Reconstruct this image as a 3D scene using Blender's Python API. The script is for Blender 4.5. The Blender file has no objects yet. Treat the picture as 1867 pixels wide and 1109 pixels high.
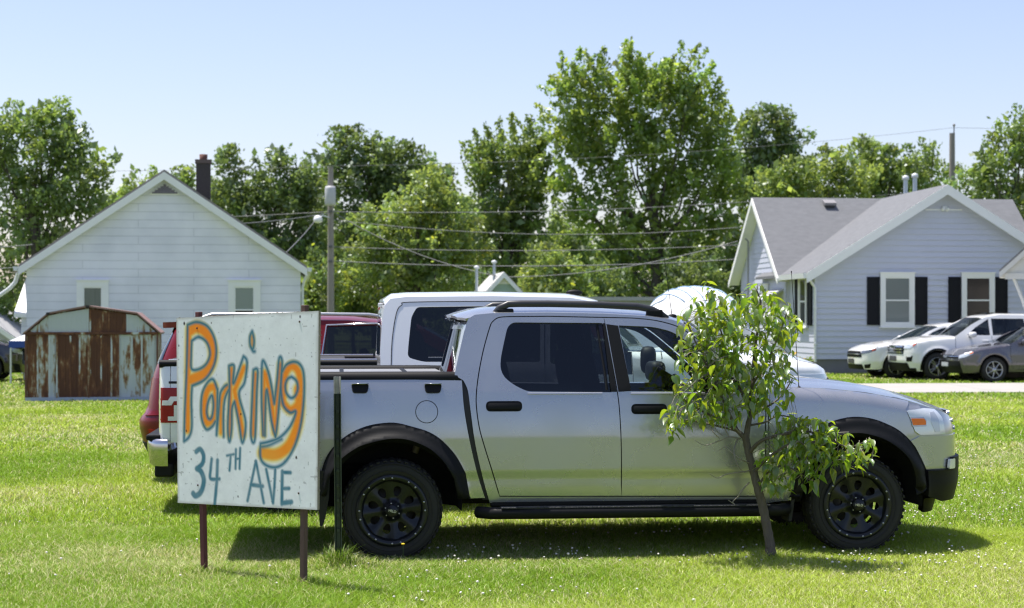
import bpy, bmesh, math, random
import numpy as np
from mathutils import Vector, Matrix, Euler
from mathutils.geometry import delaunay_2d_cdt
R = math.radians
scene = bpy.context.scene
COL = scene.collection
random.seed(7); RNG = np.random.default_rng(11)

# ------------------------------------------------------------------ camera, sky, sun
FPX, CX, HY, CAMH = 3100.0, 933.5, 580.0, 1.68      # focal length in photo pixels, horizon row, eye height
cam_d = bpy.data.cameras.new('camera'); cam = bpy.data.objects.new('camera', cam_d); COL.objects.link(cam)
cam.location = (0, 0, CAMH); cam.rotation_euler = (R(90), 0, 0)
cam_d.sensor_width = 36; cam_d.lens = 36 * FPX / 1867; cam_d.shift_y = (HY - 554.5) / 1867
cam_d.clip_start = 0.1; cam_d.clip_end = 2000
cam_d.dof.use_dof = True; cam_d.dof.focus_distance = 11.7; cam_d.dof.aperture_fstop = 4.0
scene.camera = cam
SUN_EL, SUN_AZ = R(72.5), R(-64)
world = bpy.data.worlds.new('World'); scene.world = world; world.use_nodes = True
wn = world.node_tree.nodes; wn.clear()
sky = wn.new('ShaderNodeTexSky'); sky.sky_type = 'NISHITA'; sky.sun_disc = False
sky.sun_elevation = SUN_EL; sky.sun_rotation = SUN_AZ; sky.air_density = 1.0; sky.dust_density = 1.2; sky.ozone_density = 1.5
bg = wn.new('ShaderNodeBackground'); bg.inputs['Strength'].default_value = 0.121
wo = wn.new('ShaderNodeOutputWorld')
tn = wn.new('ShaderNodeMix'); tn.data_type = 'RGBA'; tn.blend_type = 'MULTIPLY'; tn.inputs[0].default_value = 1; tn.inputs[7].default_value = (1.06, .95, 1.0, 1)
world.node_tree.links.new(sky.outputs[0], tn.inputs[6]); world.node_tree.links.new(tn.outputs[2], bg.inputs[0]); world.node_tree.links.new(bg.outputs[0], wo.inputs[0])
sun_d = bpy.data.lights.new('sun', 'SUN'); sun_d.energy = 4.7; sun_d.angle = R(0.53); sun_d.color = (1.0, 0.955, 0.88)
sun = bpy.data.objects.new('sun', sun_d); COL.objects.link(sun)
SDIR = Vector((math.sin(SUN_AZ) * math.cos(SUN_EL), math.cos(SUN_AZ) * math.cos(SUN_EL), math.sin(SUN_EL)))
sun.rotation_euler = SDIR.to_track_quat('Z', 'Y').to_euler(); sun.location = (-10, 20, 40)
scene.view_settings.view_transform = 'Standard'; scene.view_settings.look = 'None'
scene.view_settings.exposure = 0.65; scene.view_settings.gamma = 1
scene.render.engine = 'CYCLES'
scene.cycles.max_bounces = 10; scene.cycles.transparent_max_bounces = 16; scene.cycles.use_denoising = True; scene.cycles.pixel_filter_type = "BLACKMAN_HARRIS"; scene.cycles.filter_width = 1.3
scene.cycles.transmission_bounces = 6; scene.cycles.diffuse_bounces = 4; scene.cycles.glossy_bounces = 4

# ------------------------------------------------------------------ helpers
def P(u, v, D):
    return Vector(((u - CX) / FPX * D, D, CAMH - (v - HY) / FPX * D))
def S(D): return FPX / D

def tag(o, label=None, cat=None, group=None, kind=None):
    if label: o['label'] = label
    if cat: o['category'] = cat
    if group: o['group'] = group
    if kind: o['kind'] = kind
    return o
def empty(name, loc=(0, 0, 0), rz=0.0, parent=None):
    o = bpy.data.objects.new(name, None); COL.objects.link(o)
    o.empty_display_size = 0.2
    o.location = loc; o.rotation_euler = (0, 0, rz)
    if parent: o.parent = parent
    return o
def clone(o, parent=None):
    c = o.copy(); COL.objects.link(c)
    if parent: c.parent = parent
    for ch in list(o.children):
        clone(ch, c)
    return c

MATS = {}
def M(name, col, rough=0.6, metal=0.0, coat=0.0, spec=0.5, vary=None, bump=None, emit=None, coord='Object', alpha_col=None, streak=None):
    """principled material; vary=(scale, amount, colour2), bump=(scale, strength)"""
    if name in MATS: return MATS[name]
    m = bpy.data.materials.new(name); m.use_nodes = True; MATS[name] = m
    nt = m.node_tree; b = nt.nodes['Principled BSDF']
    b.inputs['Base Color'].default_value = (*col, 1); b.inputs['Roughness'].default_value = rough
    b.inputs['Metallic'].default_value = metal; b.inputs['Coat Weight'].default_value = coat
    b.inputs['Coat Roughness'].default_value = 0.04
    b.inputs['Specular IOR Level'].default_value = spec
    if emit:
        b.inputs['Emission Color'].default_value = (*emit[0], 1); b.inputs['Emission Strength'].default_value = emit[1]
    tc = nt.nodes.new('ShaderNodeTexCoord')
    src = tc.outputs[coord]
    if streak:
        mp = nt.nodes.new('ShaderNodeMapping'); mp.inputs['Scale'].default_value = streak
        nt.links.new(src, mp.inputs[0]); src = mp.outputs[0]
    if vary:
        sc, amt, c2 = vary
        n = nt.nodes.new('ShaderNodeTexNoise'); n.inputs['Scale'].default_value = sc; n.inputs['Detail'].default_value = 6
        n.inputs['Roughness'].default_value = 0.65
        nt.links.new(src, n.inputs['Vector'])
        r = nt.nodes.new('ShaderNodeValToRGB'); r.color_ramp.elements[0].position = 0.5 - 0.5 * amt; r.color_ramp.elements[1].position = 0.5 + 0.5 * amt + 0.01
        r.color_ramp.elements[0].color = (*col, 1); r.color_ramp.elements[1].color = (*c2, 1)
        nt.links.new(n.outputs['Fac'], r.inputs[0]); nt.links.new(r.outputs[0], b.inputs['Base Color'])
    if bump:
        n = nt.nodes.new('ShaderNodeTexNoise'); n.inputs['Scale'].default_value = bump[0]; n.inputs['Detail'].default_value = 5
        nt.links.new(src, n.inputs['Vector'])
        bp = nt.nodes.new('ShaderNodeBump'); bp.inputs['Strength'].default_value = bump[1]; bp.inputs['Distance'].default_value = 0.02
        nt.links.new(n.outputs['Fac'], bp.inputs['Height']); nt.links.new(bp.outputs[0], b.inputs['Normal'])
    return m
def glass(name, tint, refl=1.0):
    """thin pane: tinted see-through plus fresnel reflection"""
    if name in MATS: return MATS[name]
    m = bpy.data.materials.new(name); m.use_nodes = True; MATS[name] = m
    nt = m.node_tree; nt.nodes.clear()
    o = nt.nodes.new('ShaderNodeOutputMaterial'); mx = nt.nodes.new('ShaderNodeMixShader')
    t = nt.nodes.new('ShaderNodeBsdfTransparent'); t.inputs[0].default_value = (*tint, 1)
    g = nt.nodes.new('ShaderNodeBsdfGlossy'); g.inputs['Roughness'].default_value = 0.02; g.inputs[0].default_value = (0.9 * refl, 0.95 * refl, 1.0 * refl, 1)
    f = nt.nodes.new('ShaderNodeFresnel'); f.inputs[0].default_value = 1.5
    nt.links.new(f.outputs[0], mx.inputs[0]); nt.links.new(t.outputs[0], mx.inputs[1]); nt.links.new(g.outputs[0], mx.inputs[2])
    nt.links.new(mx.outputs[0], o.inputs[0])
    return m
def leaf_mat(name, dif, trans, tmix=0.45, rough=0.45, gloss=0.06, upn=0.0):
    """leaf: per-leaf colour attribute 'tint' multiplies the diffuse and translucent colours"""
    if name in MATS: return MATS[name]
    m = bpy.data.materials.new(name); m.use_nodes = True; MATS[name] = m
    nt = m.node_tree; nt.nodes.clear(); L = nt.links.new
    o = nt.nodes.new('ShaderNodeOutputMaterial')
    a = nt.nodes.new('ShaderNodeAttribute'); a.attribute_name = 'tint'
    def mul(c):
        x = nt.nodes.new('ShaderNodeMix'); x.data_type = 'RGBA'; x.blend_type = 'MULTIPLY'; x.inputs[0].default_value = 1
        x.inputs[6].default_value = (*c, 1); L(a.outputs['Color'], x.inputs[7]); return x.outputs[2]
    d = nt.nodes.new('ShaderNodeBsdfDiffuse'); L(mul(dif), d.inputs[0])
    t = nt.nodes.new('ShaderNodeBsdfTranslucent'); L(mul(trans), t.inputs[0])
    if upn:      # soft sward: blades shade partly like the surface they form
        ge = nt.nodes.new('ShaderNodeNewGeometry'); ad = nt.nodes.new('ShaderNodeVectorMath'); ad.operation = 'ADD'; ad.inputs[1].default_value = (0, 0, upn)
        no = nt.nodes.new('ShaderNodeVectorMath'); no.operation = 'NORMALIZE'; L(ge.outputs['Normal'], ad.inputs[0]); L(ad.outputs[0], no.inputs[0]); L(no.outputs[0], d.inputs['Normal'])
    mx = nt.nodes.new('ShaderNodeMixShader'); mx.inputs[0].default_value = tmix
    L(d.outputs[0], mx.inputs[1]); L(t.outputs[0], mx.inputs[2])
    g = nt.nodes.new('ShaderNodeBsdfGlossy'); g.inputs['Roughness'].default_value = rough; g.inputs[0].default_value = (0.9, 0.95, 1, 1)
    m2 = nt.nodes.new('ShaderNodeMixShader'); m2.inputs[0].default_value = gloss
    L(mx.outputs[0], m2.inputs[1]); L(g.outputs[0], m2.inputs[2]); L(m2.outputs[0], o.inputs[0])
    return m

def spl(pts, n=8, closed=False):
    """Catmull-Rom through pts"""
    pts = [np.array(p, float) for p in pts]; out = []
    N = len(pts); rng = range(N if closed else N - 1)
    for i in rng:
        if closed: p0, p1, p2, p3 = pts[i - 1], pts[i], pts[(i + 1) % N], pts[(i + 2) % N]
        else: p0, p1, p2, p3 = pts[max(i - 1, 0)], pts[i], pts[i + 1], pts[min(i + 2, N - 1)]
        for k in range(n):
            t = k / n
            out.append(tuple(0.5 * (2 * p1 + (p2 - p0) * t + (2 * p0 - 5 * p1 + 4 * p2 - p3) * t * t + (3 * p1 - p0 - 3 * p2 + p3) * t ** 3)))
    if not closed: out.append(tuple(pts[-1]))
    return out
def arc(cx, cz, r, a0, a1, n=20, rz=None):
    rz = rz or r
    return [(cx + r * math.cos(R(a0 + (a1 - a0) * i / n)), cz + rz * math.sin(R(a0 + (a1 - a0) * i / n))) for i in range(n + 1)]
def roundpoly(pts, r, n=4):
    """round the corners of a polygon (r: one radius or a list)"""
    out = []; N = len(pts)
    for i in range(N):
        p, a, b = np.array(pts[i], float), np.array(pts[i - 1], float), np.array(pts[(i + 1) % N], float)
        rr = r[i] if isinstance(r, (list, tuple)) else r
        la, lb = np.linalg.norm(a - p), np.linalg.norm(b - p)
        d = min(rr, la * .49, lb * .49)
        if d < 1e-5: out.append(tuple(p)); continue
        s, e = p + (a - p) / la * d, p + (b - p) / lb * d
        for k in range(n + 1):
            t = k / n
            out.append(tuple((1 - t) ** 2 * s + 2 * t * (1 - t) * p + t * t * e))
    return out
def resample(poly, step, closed=True):
    out = []; N = len(poly)
    for i in range(N if closed else N - 1):
        a = np.array(poly[i], float); b = np.array(poly[(i + 1) % N], float)
        L = np.linalg.norm(b - a)
        if L < 1e-6: continue
        k = max(1, int(math.ceil(L / step)))
        for j in range(k): out.append(tuple(a + (b - a) * j / k))
    if not closed: out.append(tuple(poly[-1]))
    return out
def inside(px, py, poly):
    poly = np.asarray(poly, float); r = np.zeros(len(px), bool)
    x1, y1 = poly[:, 0], poly[:, 1]; x2, y2 = np.roll(x1, -1), np.roll(y1, -1)
    for a, b, c, d in zip(x1, y1, x2, y2):
        if b == d: continue
        r ^= ((py < b) != (py < d)) & (px < (c - a) * (py - b) / (d - b) + a)
    return r
def segdist(px, py, poly):
    poly = np.asarray(poly, float); m = np.full(len(px), 1e9)
    for i in range(len(poly)):
        a, b = poly[i], poly[(i + 1) % len(poly)]; ab = b - a; l2 = max(ab @ ab, 1e-12)
        t = np.clip(((px - a[0]) * ab[0] + (py - a[1]) * ab[1]) / l2, 0, 1)
        m = np.minimum(m, (px - a[0] - t * ab[0]) ** 2 + (py - a[1] - t * ab[1]) ** 2)
    return np.sqrt(m)

class PB:
    """collects shapes and links them as ONE mesh object"""
    def __init__(s): s.v = []; s.f = []; s.n = []; s.mi = []; s.sm = []; s.mats = []; s.k = 0
    def m(s, mat):
        if mat not in s.mats: s.mats.append(mat)
        return s.mats.index(mat)
    def add(s, verts, faces, mat, smooth=False, normals=None):
        verts = np.asarray(verts, float).reshape(-1, 3)
        s.v.append(verts); s.n.append(np.zeros_like(verts) if normals is None else np.asarray(normals, float))
        k, i = s.k, s.m(mat)
        for f in faces: s.f.append(tuple(int(j) + k for j in f)); s.mi.append(i); s.sm.append(smooth)
        s.k += len(verts); return s
    def skin(s, poly, fn, mat, step=0.06, holes=(), lip=0.0, out=None, lipmat=None):
        """triangulated patch: 2-D polygon(s) mapped to 3-D by fn(u, v); exact smooth normals; lip = edge turned inwards; out = point-away reference"""
        loops = [resample(poly, step)] + [resample(h, step) for h in holes]
        pts = []; edges = []; spans = []
        for lp in loops:
            k = len(pts); pts += lp; n = len(lp); spans.append((k, n))
            edges += [(k + i, k + (i + 1) % n) for i in range(n)]
        A = np.array(pts); lo, hi = A.min(0), A.max(0)
        gx, gy = np.meshgrid(np.arange(lo[0] + step / 2, hi[0], step), np.arange(lo[1] + step / 2, hi[1], step * .87))
        gx = gx + (np.arange(gx.shape[0]) % 2)[:, None] * step * .5
        gx, gy = gx.ravel(), gy.ravel()
        ok = inside(gx, gy, loops[0])
        for h in loops[1:]: ok &= ~inside(gx, gy, h)
        gx, gy = gx[ok], gy[ok]
        if len(gx):
            d = np.min([segdist(gx, gy, lp) for lp in loops], axis=0)
            gx, gy = gx[d > step * .45], gy[d > step * .45]
        allp = [Vector(p) for p in pts] + [Vector((a, b)) for a, b in zip(gx, gy)]
        ov, oe, of, *_ = delaunay_2d_cdt(allp, edges, [], 0, 1e-6)
        ov = np.array([(p.x, p.y) for p in ov]); of = np.array([f for f in of if len(f) == 3])
        c = ov[of].mean(1)
        ok = inside(c[:, 0], c[:, 1], loops[0])
        for h in loops[1:]: ok &= ~inside(c[:, 0], c[:, 1], h)
        of = of[ok]
        def ev(u, v): return np.stack(np.broadcast_arrays(*fn(u, v)), -1).astype(float)
        def nrm(u, v):
            e = 1e-3
            a = ev(u + e, v) - ev(u - e, v); b = ev(u, v + e) - ev(u, v - e)
            n = np.cross(a, b); return n / np.maximum(np.linalg.norm(n, axis=1), 1e-12)[:, None]
        V = ev(ov[:, 0], ov[:, 1]); N = nrm(ov[:, 0], ov[:, 1])
        if out is not None:
            o = np.asarray(out(V) if callable(out) else np.broadcast_to(out, V.shape), float)
            if (N * o).sum() < 0: N = -N
        fn_ = np.cross(V[of[:, 1]] - V[of[:, 0]], V[of[:, 2]] - V[of[:, 0]])
        bad = (fn_ * N[of].mean(1)).sum(1) < 0
        of[bad] = of[bad][:, ::-1]
        s.add(V, of, mat, True, N)
        if lip:
            for lp in loops:
                q = np.array(lp); V = ev(q[:, 0], q[:, 1]); Nn = nrm(q[:, 0], q[:, 1])
                if out is not None:
                    o = np.asarray(out(V) if callable(out) else np.broadcast_to(out, V.shape), float)
                    if (Nn * o).sum() < 0: Nn = -Nn
                n = len(lp); W = V - Nn * lip
                s.add(np.concatenate([V, W]), [(i, (i + 1) % n, n + (i + 1) % n, n + i) for i in range(n)], lipmat or mat, False)
        return s
    def box(s, c, size, mat, rot=None, bevel=0.0, seg=2):
        bm = bmesh.new(); bmesh.ops.create_cube(bm, size=1)
        bmesh.ops.scale(bm, vec=Vector(size), verts=bm.verts)
        if bevel: bmesh.ops.bevel(bm, geom=list(bm.edges), offset=bevel, segments=seg, profile=.5, affect='EDGES')
        if rot is not None: bmesh.ops.rotate(bm, matrix=rot if isinstance(rot, Matrix) else Euler(rot).to_matrix(), verts=bm.verts)
        bm.verts.index_update()
        s.add([tuple(v.co + Vector(c)) for v in bm.verts], [[v.index for v in f.verts] for f in bm.faces], mat, False); bm.free(); return s
    def tube(s, path, rad, mat, n=8, cap=True, sx=1.0, smooth=True):
        path = [np.array(p, float) for p in path]; K = len(path)
        rad = [rad] * K if np.isscalar(rad) else list(rad)
        V = []; up = np.array((0.13, 0.21, 0.97)); prev = None
        for i in range(K):
            t = path[min(i + 1, K - 1)] - path[max(i - 1, 0)]; t = t / max(np.linalg.norm(t), 1e-9)
            if prev is None:
                a = np.cross(t, up)
                if np.linalg.norm(a) < .1: a = np.cross(t, (1, 0, 0))
            else: a = prev - t * (prev @ t)
            a = a / np.linalg.norm(a); prev = a; b = np.cross(t, a)
            for k in range(n):
                th = 2 * math.pi * k / n
                V.append(path[i] + (a * math.cos(th) * sx + b * math.sin(th)) * rad[i])
        F = [(i * n + k, i * n + (k + 1) % n, (i + 1) * n + (k + 1) % n, (i + 1) * n + k) for i in range(K - 1) for k in range(n)]
        s.add(V, F, mat, smooth)
        if cap:
            s.add(V[:n], [tuple(range(n))[::-1]], mat); s.add(V[-n:], [tuple(range(n))], mat)
        return s
    def lathe(s, prof, mat, c=(0, 0, 0), axis='y', n=32, smooth=True, a0=0, a1=360):
        """prof: [(radius, along)]"""
        V = []; full = abs(a1 - a0) >= 359.9; k = n if full else n + 1
        for r, a in prof:
            for i in range(k):
                th = R(a0 + (a1 - a0) * i / n); p, q = r * math.cos(th), r * math.sin(th)
                V.append({'y': (c[0] + p, c[1] + a, c[2] + q), 'z': (c[0] + p, c[1] + q, c[2] + a), 'x': (c[0] + a, c[1] + p, c[2] + q)}[axis])
        F = []
        for j in range(len(prof) - 1):
            for i in range(n):
                i2 = (i + 1) % k if full else i + 1
                F.append((j * k + i, j * k + i2, (j + 1) * k + i2, (j + 1) * k + i))
        return s.add(V, F, mat, smooth)
    def prism(s, poly, a, b, mat, plane='xz', off=0.0):
        """polygon in a plane extruded along the third axis from a to b"""
        def mp(p, t):
            return {'xz': (p[0], t, p[1]), 'yz': (t, p[0], p[1]), 'xy': (p[0], p[1], t)}[plane]
        n = len(poly); V = [mp(p, a) for p in poly] + [mp(p, b) for p in poly]
        ar = sum(poly[i][0] * poly[(i + 1) % n][1] - poly[(i + 1) % n][0] * poly[i][1] for i in range(n))
        F = [tuple(range(n)), tuple(range(2 * n - 1, n - 1, -1))] + [(i + n, (i + 1) % n + n, (i + 1) % n, i) for i in range(n)]
        s.add(V, F, mat, False); return s
    def blob(s, c, r, mat, n=12, rot=None, pw=1.0):
        """ellipsoid (pw<1 boxier)"""
        V = []; F = []; m2 = n // 2
        f = lambda t: math.copysign(abs(t) ** pw, t)
        for i in range(m2 + 1):
            ph = -math.pi / 2 + math.pi * i / m2
            for k in range(n):
                th = 2 * math.pi * k / n
                p = Vector((r[0] * f(math.cos(ph)) * f(math.cos(th)), r[1] * f(math.cos(ph)) * f(math.sin(th)), r[2] * f(math.sin(ph))))
                if rot is not None: p = (rot if isinstance(rot, Matrix) else Euler(rot).to_matrix()) @ p
                V.append(tuple(p + Vector(c)))
        for i in range(m2):
            for k in range(n): F.append((i * n + k, i * n + (k + 1) % n, (i + 1) * n + (k + 1) % n, (i + 1) * n + k))
        return s.add(V, F, mat, True)
    def xform(s, mtx):
        a = np.array(mtx.to_3x3()); t = np.array(mtx.translation)
        s.v = [v @ a.T + t for v in s.v]; s.n = [q @ a.T for q in s.n]; return s
    def build(s, name, parent=None, loc=None):
        me = bpy.data.meshes.new(name)
        V = np.concatenate(s.v) if s.v else np.zeros((0, 3)); N = np.concatenate(s.n)
        me.from_pydata(V.tolist(), [], s.f)
        for m in s.mats: me.materials.append(m)
        me.polygons.foreach_set('material_index', s.mi); me.polygons.foreach_set('use_smooth', s.sm)
        me.update()
        if np.abs(N).sum() > 0:
            me.normals_split_custom_set_from_vertices([tuple(n) for n in N])
        o = bpy.data.objects.new(name, me); COL.objects.link(o)
        if parent: o.parent = parent
        if loc is not None: o.location = loc
        if np.abs(N).sum() > 0: o.shadow_terminator_geometry_offset = .3; o.shadow_terminator_normal_offset = .004
        return o

def rawmesh(name, V, F4, mat, tint=None, parent=None, per=None, smooth=False):
    """fast mesh from numpy: V (n,3), F4 list of face-index arrays (quads and tris); tint per vertex"""
    me = bpy.data.meshes.new(name)
    V = np.ascontiguousarray(V, np.float32); me.vertices.add(len(V)); me.vertices.foreach_set('co', V.ravel())
    loops = np.concatenate([f.ravel() for f in F4]).astype(np.int32)
    tot = np.concatenate([np.full(len(f), f.shape[1], np.int32) for f in F4])
    start = np.concatenate([[0], np.cumsum(tot)[:-1]]).astype(np.int32)
    me.loops.add(len(loops)); me.loops.foreach_set('vertex_index', loops)
    me.polygons.add(len(tot)); me.polygons.foreach_set('loop_start', start); me.polygons.foreach_set('loop_total', tot)
    if smooth: me.polygons.foreach_set('use_smooth', np.ones(len(tot), bool))
    me.update(calc_edges=True)
    if tint is not None:
        ca = me.attributes.new('tint', 'FLOAT_COLOR', 'POINT')
        c = np.ones((len(V), 4), np.float32); c[:, :3] = tint; ca.data.foreach_set('color', c.ravel())
    for m in (mat if isinstance(mat, (list, tuple)) else [mat]): me.materials.append(m)
    o = bpy.data.objects.new(name, me); COL.objects.link(o)
    if parent: o.parent = parent
    return o
def vnoise(x, y, s, seed=0):
    """smooth value noise on numpy arrays"""
    r = np.random.default_rng(seed).random((64, 64)); x = np.asarray(x) * s + 1000; y = np.asarray(y) * s + 1000
    i, j = np.floor(x).astype(int), np.floor(y).astype(int); u, v = x - i, y - j
    u, v = u * u * (3 - 2 * u), v * v * (3 - 2 * v); i, j = i % 64, j % 64; i2, j2 = (i + 1) % 64, (j + 1) % 64
    return (r[i, j] * (1 - u) + r[i2, j] * u) * (1 - v) + (r[i, j2] * (1 - u) + r[i2, j2] * u) * v
YAW = R(6.0)          # the street grid: everything built square to it
# ------------------------------------------------------------------ the ground
def lawn_material():
    m = bpy.data.materials.new('lawn_turf'); m.use_nodes = True; nt = m.node_tree; L = nt.links.new; b = nt.nodes['Principled BSDF']
    tc = nt.nodes.new('ShaderNodeTexCoord')
    def noise(s, d=6):
        n = nt.nodes.new('ShaderNodeTexNoise'); n.inputs['Scale'].default_value = s; n.inputs['Detail'].default_value = d; L(tc.outputs['Object'], n.inputs['Vector']); return n.outputs['Fac']
    def ramp(f, stops):
        r = nt.nodes.new('ShaderNodeValToRGB'); e = r.color_ramp.elements
        e[0].position, e[0].color = stops[0][0], (*stops[0][1], 1); e[1].position, e[1].color = stops[-1][0], (*stops[-1][1], 1)
        for p, c in stops[1:-1]: x = e.new(p); x.color = (*c, 1)
        L(f, r.inputs[0]); return r.outputs[0]
    c1 = ramp(noise(0.35), [(0.3, (0.12, 0.19, 0.03)), (0.55, (0.16, 0.22, 0.035)), (0.75, (0.22, 0.24, 0.06))])
    c2 = ramp(noise(22), [(0.3, (0.45, 0.45, 0.4)), (0.7, (1.25, 1.2, 1.1))])
    x = nt.nodes.new('ShaderNodeMix'); x.data_type = 'RGBA'; x.blend_type = 'MULTIPLY'; x.inputs[0].default_value = 1
    L(c1, x.inputs[6]); L(c2, x.inputs[7]); L(x.outputs[2], b.inputs['Base Color']); b.inputs['Roughness'].default_value = 0.9
    bp = nt.nodes.new('ShaderNodeBump'); bp.inputs['Strength'].default_value = 0.9; bp.inputs['Distance'].default_value = 0.05
    L(noise(40), bp.inputs['Height']); L(bp.outputs[0], b.inputs['Normal'])
    return m
g = PB(); g.add([(-700, -60, 0), (700, -60, 0), (700, 1200, 0), (-700, 1200, 0)], [(0, 1, 2, 3)], lawn_material())
tag(g.build('lawn'), kind='structure')
conc = M('concrete_path', (0.33, 0.315, 0.285), .85, vary=(1.3, .5, (0.40, .38, .35)), bump=(60, .25))
DRIVE = [(6.2, 37.8), (34, 40.7), (34, 46.0), (6.2, 43.0)]
g = PB(); g.prism(DRIVE, -.1, 0.012, conc, 'xy')
for k in range(1, 12):
    x = 6.2 + k * 2.4; g.prism([(x, 37.85 + (x - 6.2) * .104), (x + .03, 37.85 + (x - 6.2) * .104), (x + .03, 43.0 + (x - 6.2) * .108), (x, 43.0 + (x - 6.2) * .108)], .0, .0125, M('path_joint', (.25, .24, .22)), 'xy')
tag(g.build('driveway'), kind='structure')

grass_mat = leaf_mat('grass_blades', (1, 1, 1), (1.0, 1.0, 0.55), .42, .5, .015, 1.1)
def drive_clear(x, y):
    return ~((x > 6.1) & (y > 37.7 + (x - 6.2) * .104) & (y < 43.1 + (x - 6.2) * .108))
def make_grass():
    VV, QQ, TT, CC = [], [], [], []; base = 0
    # (count, near, far, half-spread slope, height, half-width)
    for n, d0, d1, hs, hgt, hw in ((380000, 9.3, 13.5, .325, .046, .0021), (230000, 13.5, 21, .33, .046, .0034), (190000, 21, 34, .335, .046, .0066), (130000, 34, 62, .34, .05, .014)):
        d = np.sqrt(RNG.uniform(d0 ** 2, d1 ** 2, n)); x = RNG.uniform(-hs, hs, n) * d * 1.04
        m = n * 2 // 5; dm = RNG.uniform(d0, d1, m); sgm = RNG.choice((-1.0, 1.0), m)      # the lawn goes on past the picture's edges
        d = np.concatenate([d, dm]); x = np.concatenate([x, sgm * (hs * dm + RNG.uniform(0, 3.2, m))]); n += m
        ok = drive_clear(x, d); d, x = d[ok], x[ok]; n = len(d)
        a = RNG.uniform(0, 2 * math.pi, n)
        patch = vnoise(x, d, .55, 3); tall = vnoise(x, d, 1.7, 4)
        h = hgt * RNG.uniform(.45, 1.25, n) * (.6 + .8 * tall)
        # uncut tufts at posts, tree and tyres
        for (tx, ty, tr, th) in ((-1.175, 11.45, .22, 2.6), (-1.32, 10.56, .13, 1.7), (-2.03, 11.06, .13, 1.7), (1.78, 11.72, .2, 1.35)):
            q = np.exp(-((x - tx) ** 2 + (d - ty) ** 2) / (2 * (tr * .6) ** 2)); h = h * (1 + (th - 1) * q)
        w = hw * RNG.uniform(.6, 1.3, n)
        lean = RNG.uniform(.2, 1.8, n) * h; la = RNG.uniform(0, 2 * math.pi, n)
        ux, uy = np.cos(a) * w, np.sin(a) * w; lx, ly = np.cos(la) * lean, np.sin(la) * lean
        z0 = np.full(n, -.005)
        V = np.stack([np.stack([x - ux, d - uy, z0], 1), np.stack([x + ux, d + uy, z0], 1),
                      np.stack([x + lx * .35 + ux * .8, d + ly * .35 + uy * .8, h * .6], 1), np.stack([x + lx * .35 - ux * .8, d + ly * .35 - uy * .8, h * .6], 1),
                      np.stack([x + lx, d + ly, h * RNG.uniform(.8, 1, n)], 1)], 1).reshape(-1, 3)
        i = np.arange(n) * 5 + base; base += 5 * n
        QQ.append(np.stack([i, i + 1, i + 2, i + 3], 1)); TT.append(np.stack([i + 3, i + 2, i + 4], 1)); VV.append(V)
        g1, g2, g3 = np.array((.21, .36, .028)), np.array((.46, .58, .075)), np.array((.74, .71, .40))
        t = np.clip(RNG.normal(.35, .25, n) + (patch - .5) * 1.3, 0, 1)[:, None]
        c = g1 * (1 - t) + g2 * t
        dry = (RNG.random(n) < .07 + .38 * np.clip(vnoise(x, d, .9, 8) - .42, 0, 1) + .5 * np.clip(vnoise(x, d * 1.6, .42, 9) - .52, 0, 1) * 2)[:, None]
        c = np.where(dry, g3 * RNG.uniform(.6, 1.1, n)[:, None], c) * RNG.uniform(.75, 1.2, n)[:, None]
        CC.append(np.repeat(c, 5, 0))
    o = rawmesh('grass', np.concatenate(VV), [np.concatenate(QQ), np.concatenate(TT)], grass_mat, np.concatenate(CC))
    tag(o, 'short sunlit lawn grass with pale dry patches', 'grass', kind='stuff')
make_grass()

def flower_mesh(name, pts, r, mat, stem, squash=.8):
    """little globe heads on thin stems, one object"""
    ph = [(-90, 0)]; V, F = [], []; n = 6
    rings = [(-.75, .6), (-.1, 1.0), (.55, .8)]
    hv = [(0, 0, -1)] + [(math.cos(k * 2 * math.pi / n) * q, math.sin(k * 2 * math.pi / n) * q, z) for z, q in rings for k in range(n)] + [(0, 0, 1)]
    hf = [(0, 1 + (k + 1) % n, 1 + k) for k in range(n)] + [(1 + j * n + k, 1 + j * n + (k + 1) % n, 1 + (j + 1) * n + (k + 1) % n, 1 + (j + 1) * n + k) for j in range(2) for k in range(n)] + [(19, 13 + k, 13 + (k + 1) % n) for k in range(n)]
    pb = PB(); hv = np.array(hv)
    for x, y, z, s in pts:
        pb.add(hv * np.array((r * s, r * s, r * s * squash)) + np.array((x, y, z)), hf, mat, True)
        pb.add([(x - .0012, y, 0), (x + .0012, y, 0), (x + .001, y + .003, z), (x - .001, y + .003, z)], [(0, 1, 2, 3)], stem)
    return pb.build(name)
fl = []
def scatter(n, u0, u1, v0, v1, hz=(.03, .06)):
    for _ in range(n):
        u, v = random.uniform(u0, u1), random.uniform(v0, v1); D = FPX * CAMH / (v - HY)
        fl.append(((u - CX) / FPX * D, D, random.uniform(*hz), random.uniform(.6, 1.2)))
scatter(190, 1650, 1867, 860, 960); scatter(120, 1700, 1867, 740, 860); scatter(60, 1500, 1867, 960, 1060)
scatter(70, 830, 1480, 950, 985); scatter(35, 800, 1100, 1005, 1030); scatter(45, 1300, 1800, 1005, 1040)
scatter(40, 620, 900, 1005, 1109); scatter(45, 900, 1867, 1010, 1109); scatter(25, 0, 600, 900, 1109)
o = flower_mesh('clover_flowers', fl, .0085, M('clover_white', (.78, .74, .68), .8), M('clover_stem', (.09, .16, .03), .7))
tag(o, 'white clover heads dotted through the lawn', 'clover', kind='stuff')
D = FPX * CAMH / (1016 - HY)
o = flower_mesh('dandelion', [((735 - CX) / FPX * 11.55, 11.55, .145, 1.0)], .014, M('dandelion_yellow', (.85, .55, .02), .7), M('clover_stem', (.09, .16, .03)), .5)
tag(o, 'single yellow dandelion in front of the rear black wheel', 'flower')
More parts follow.
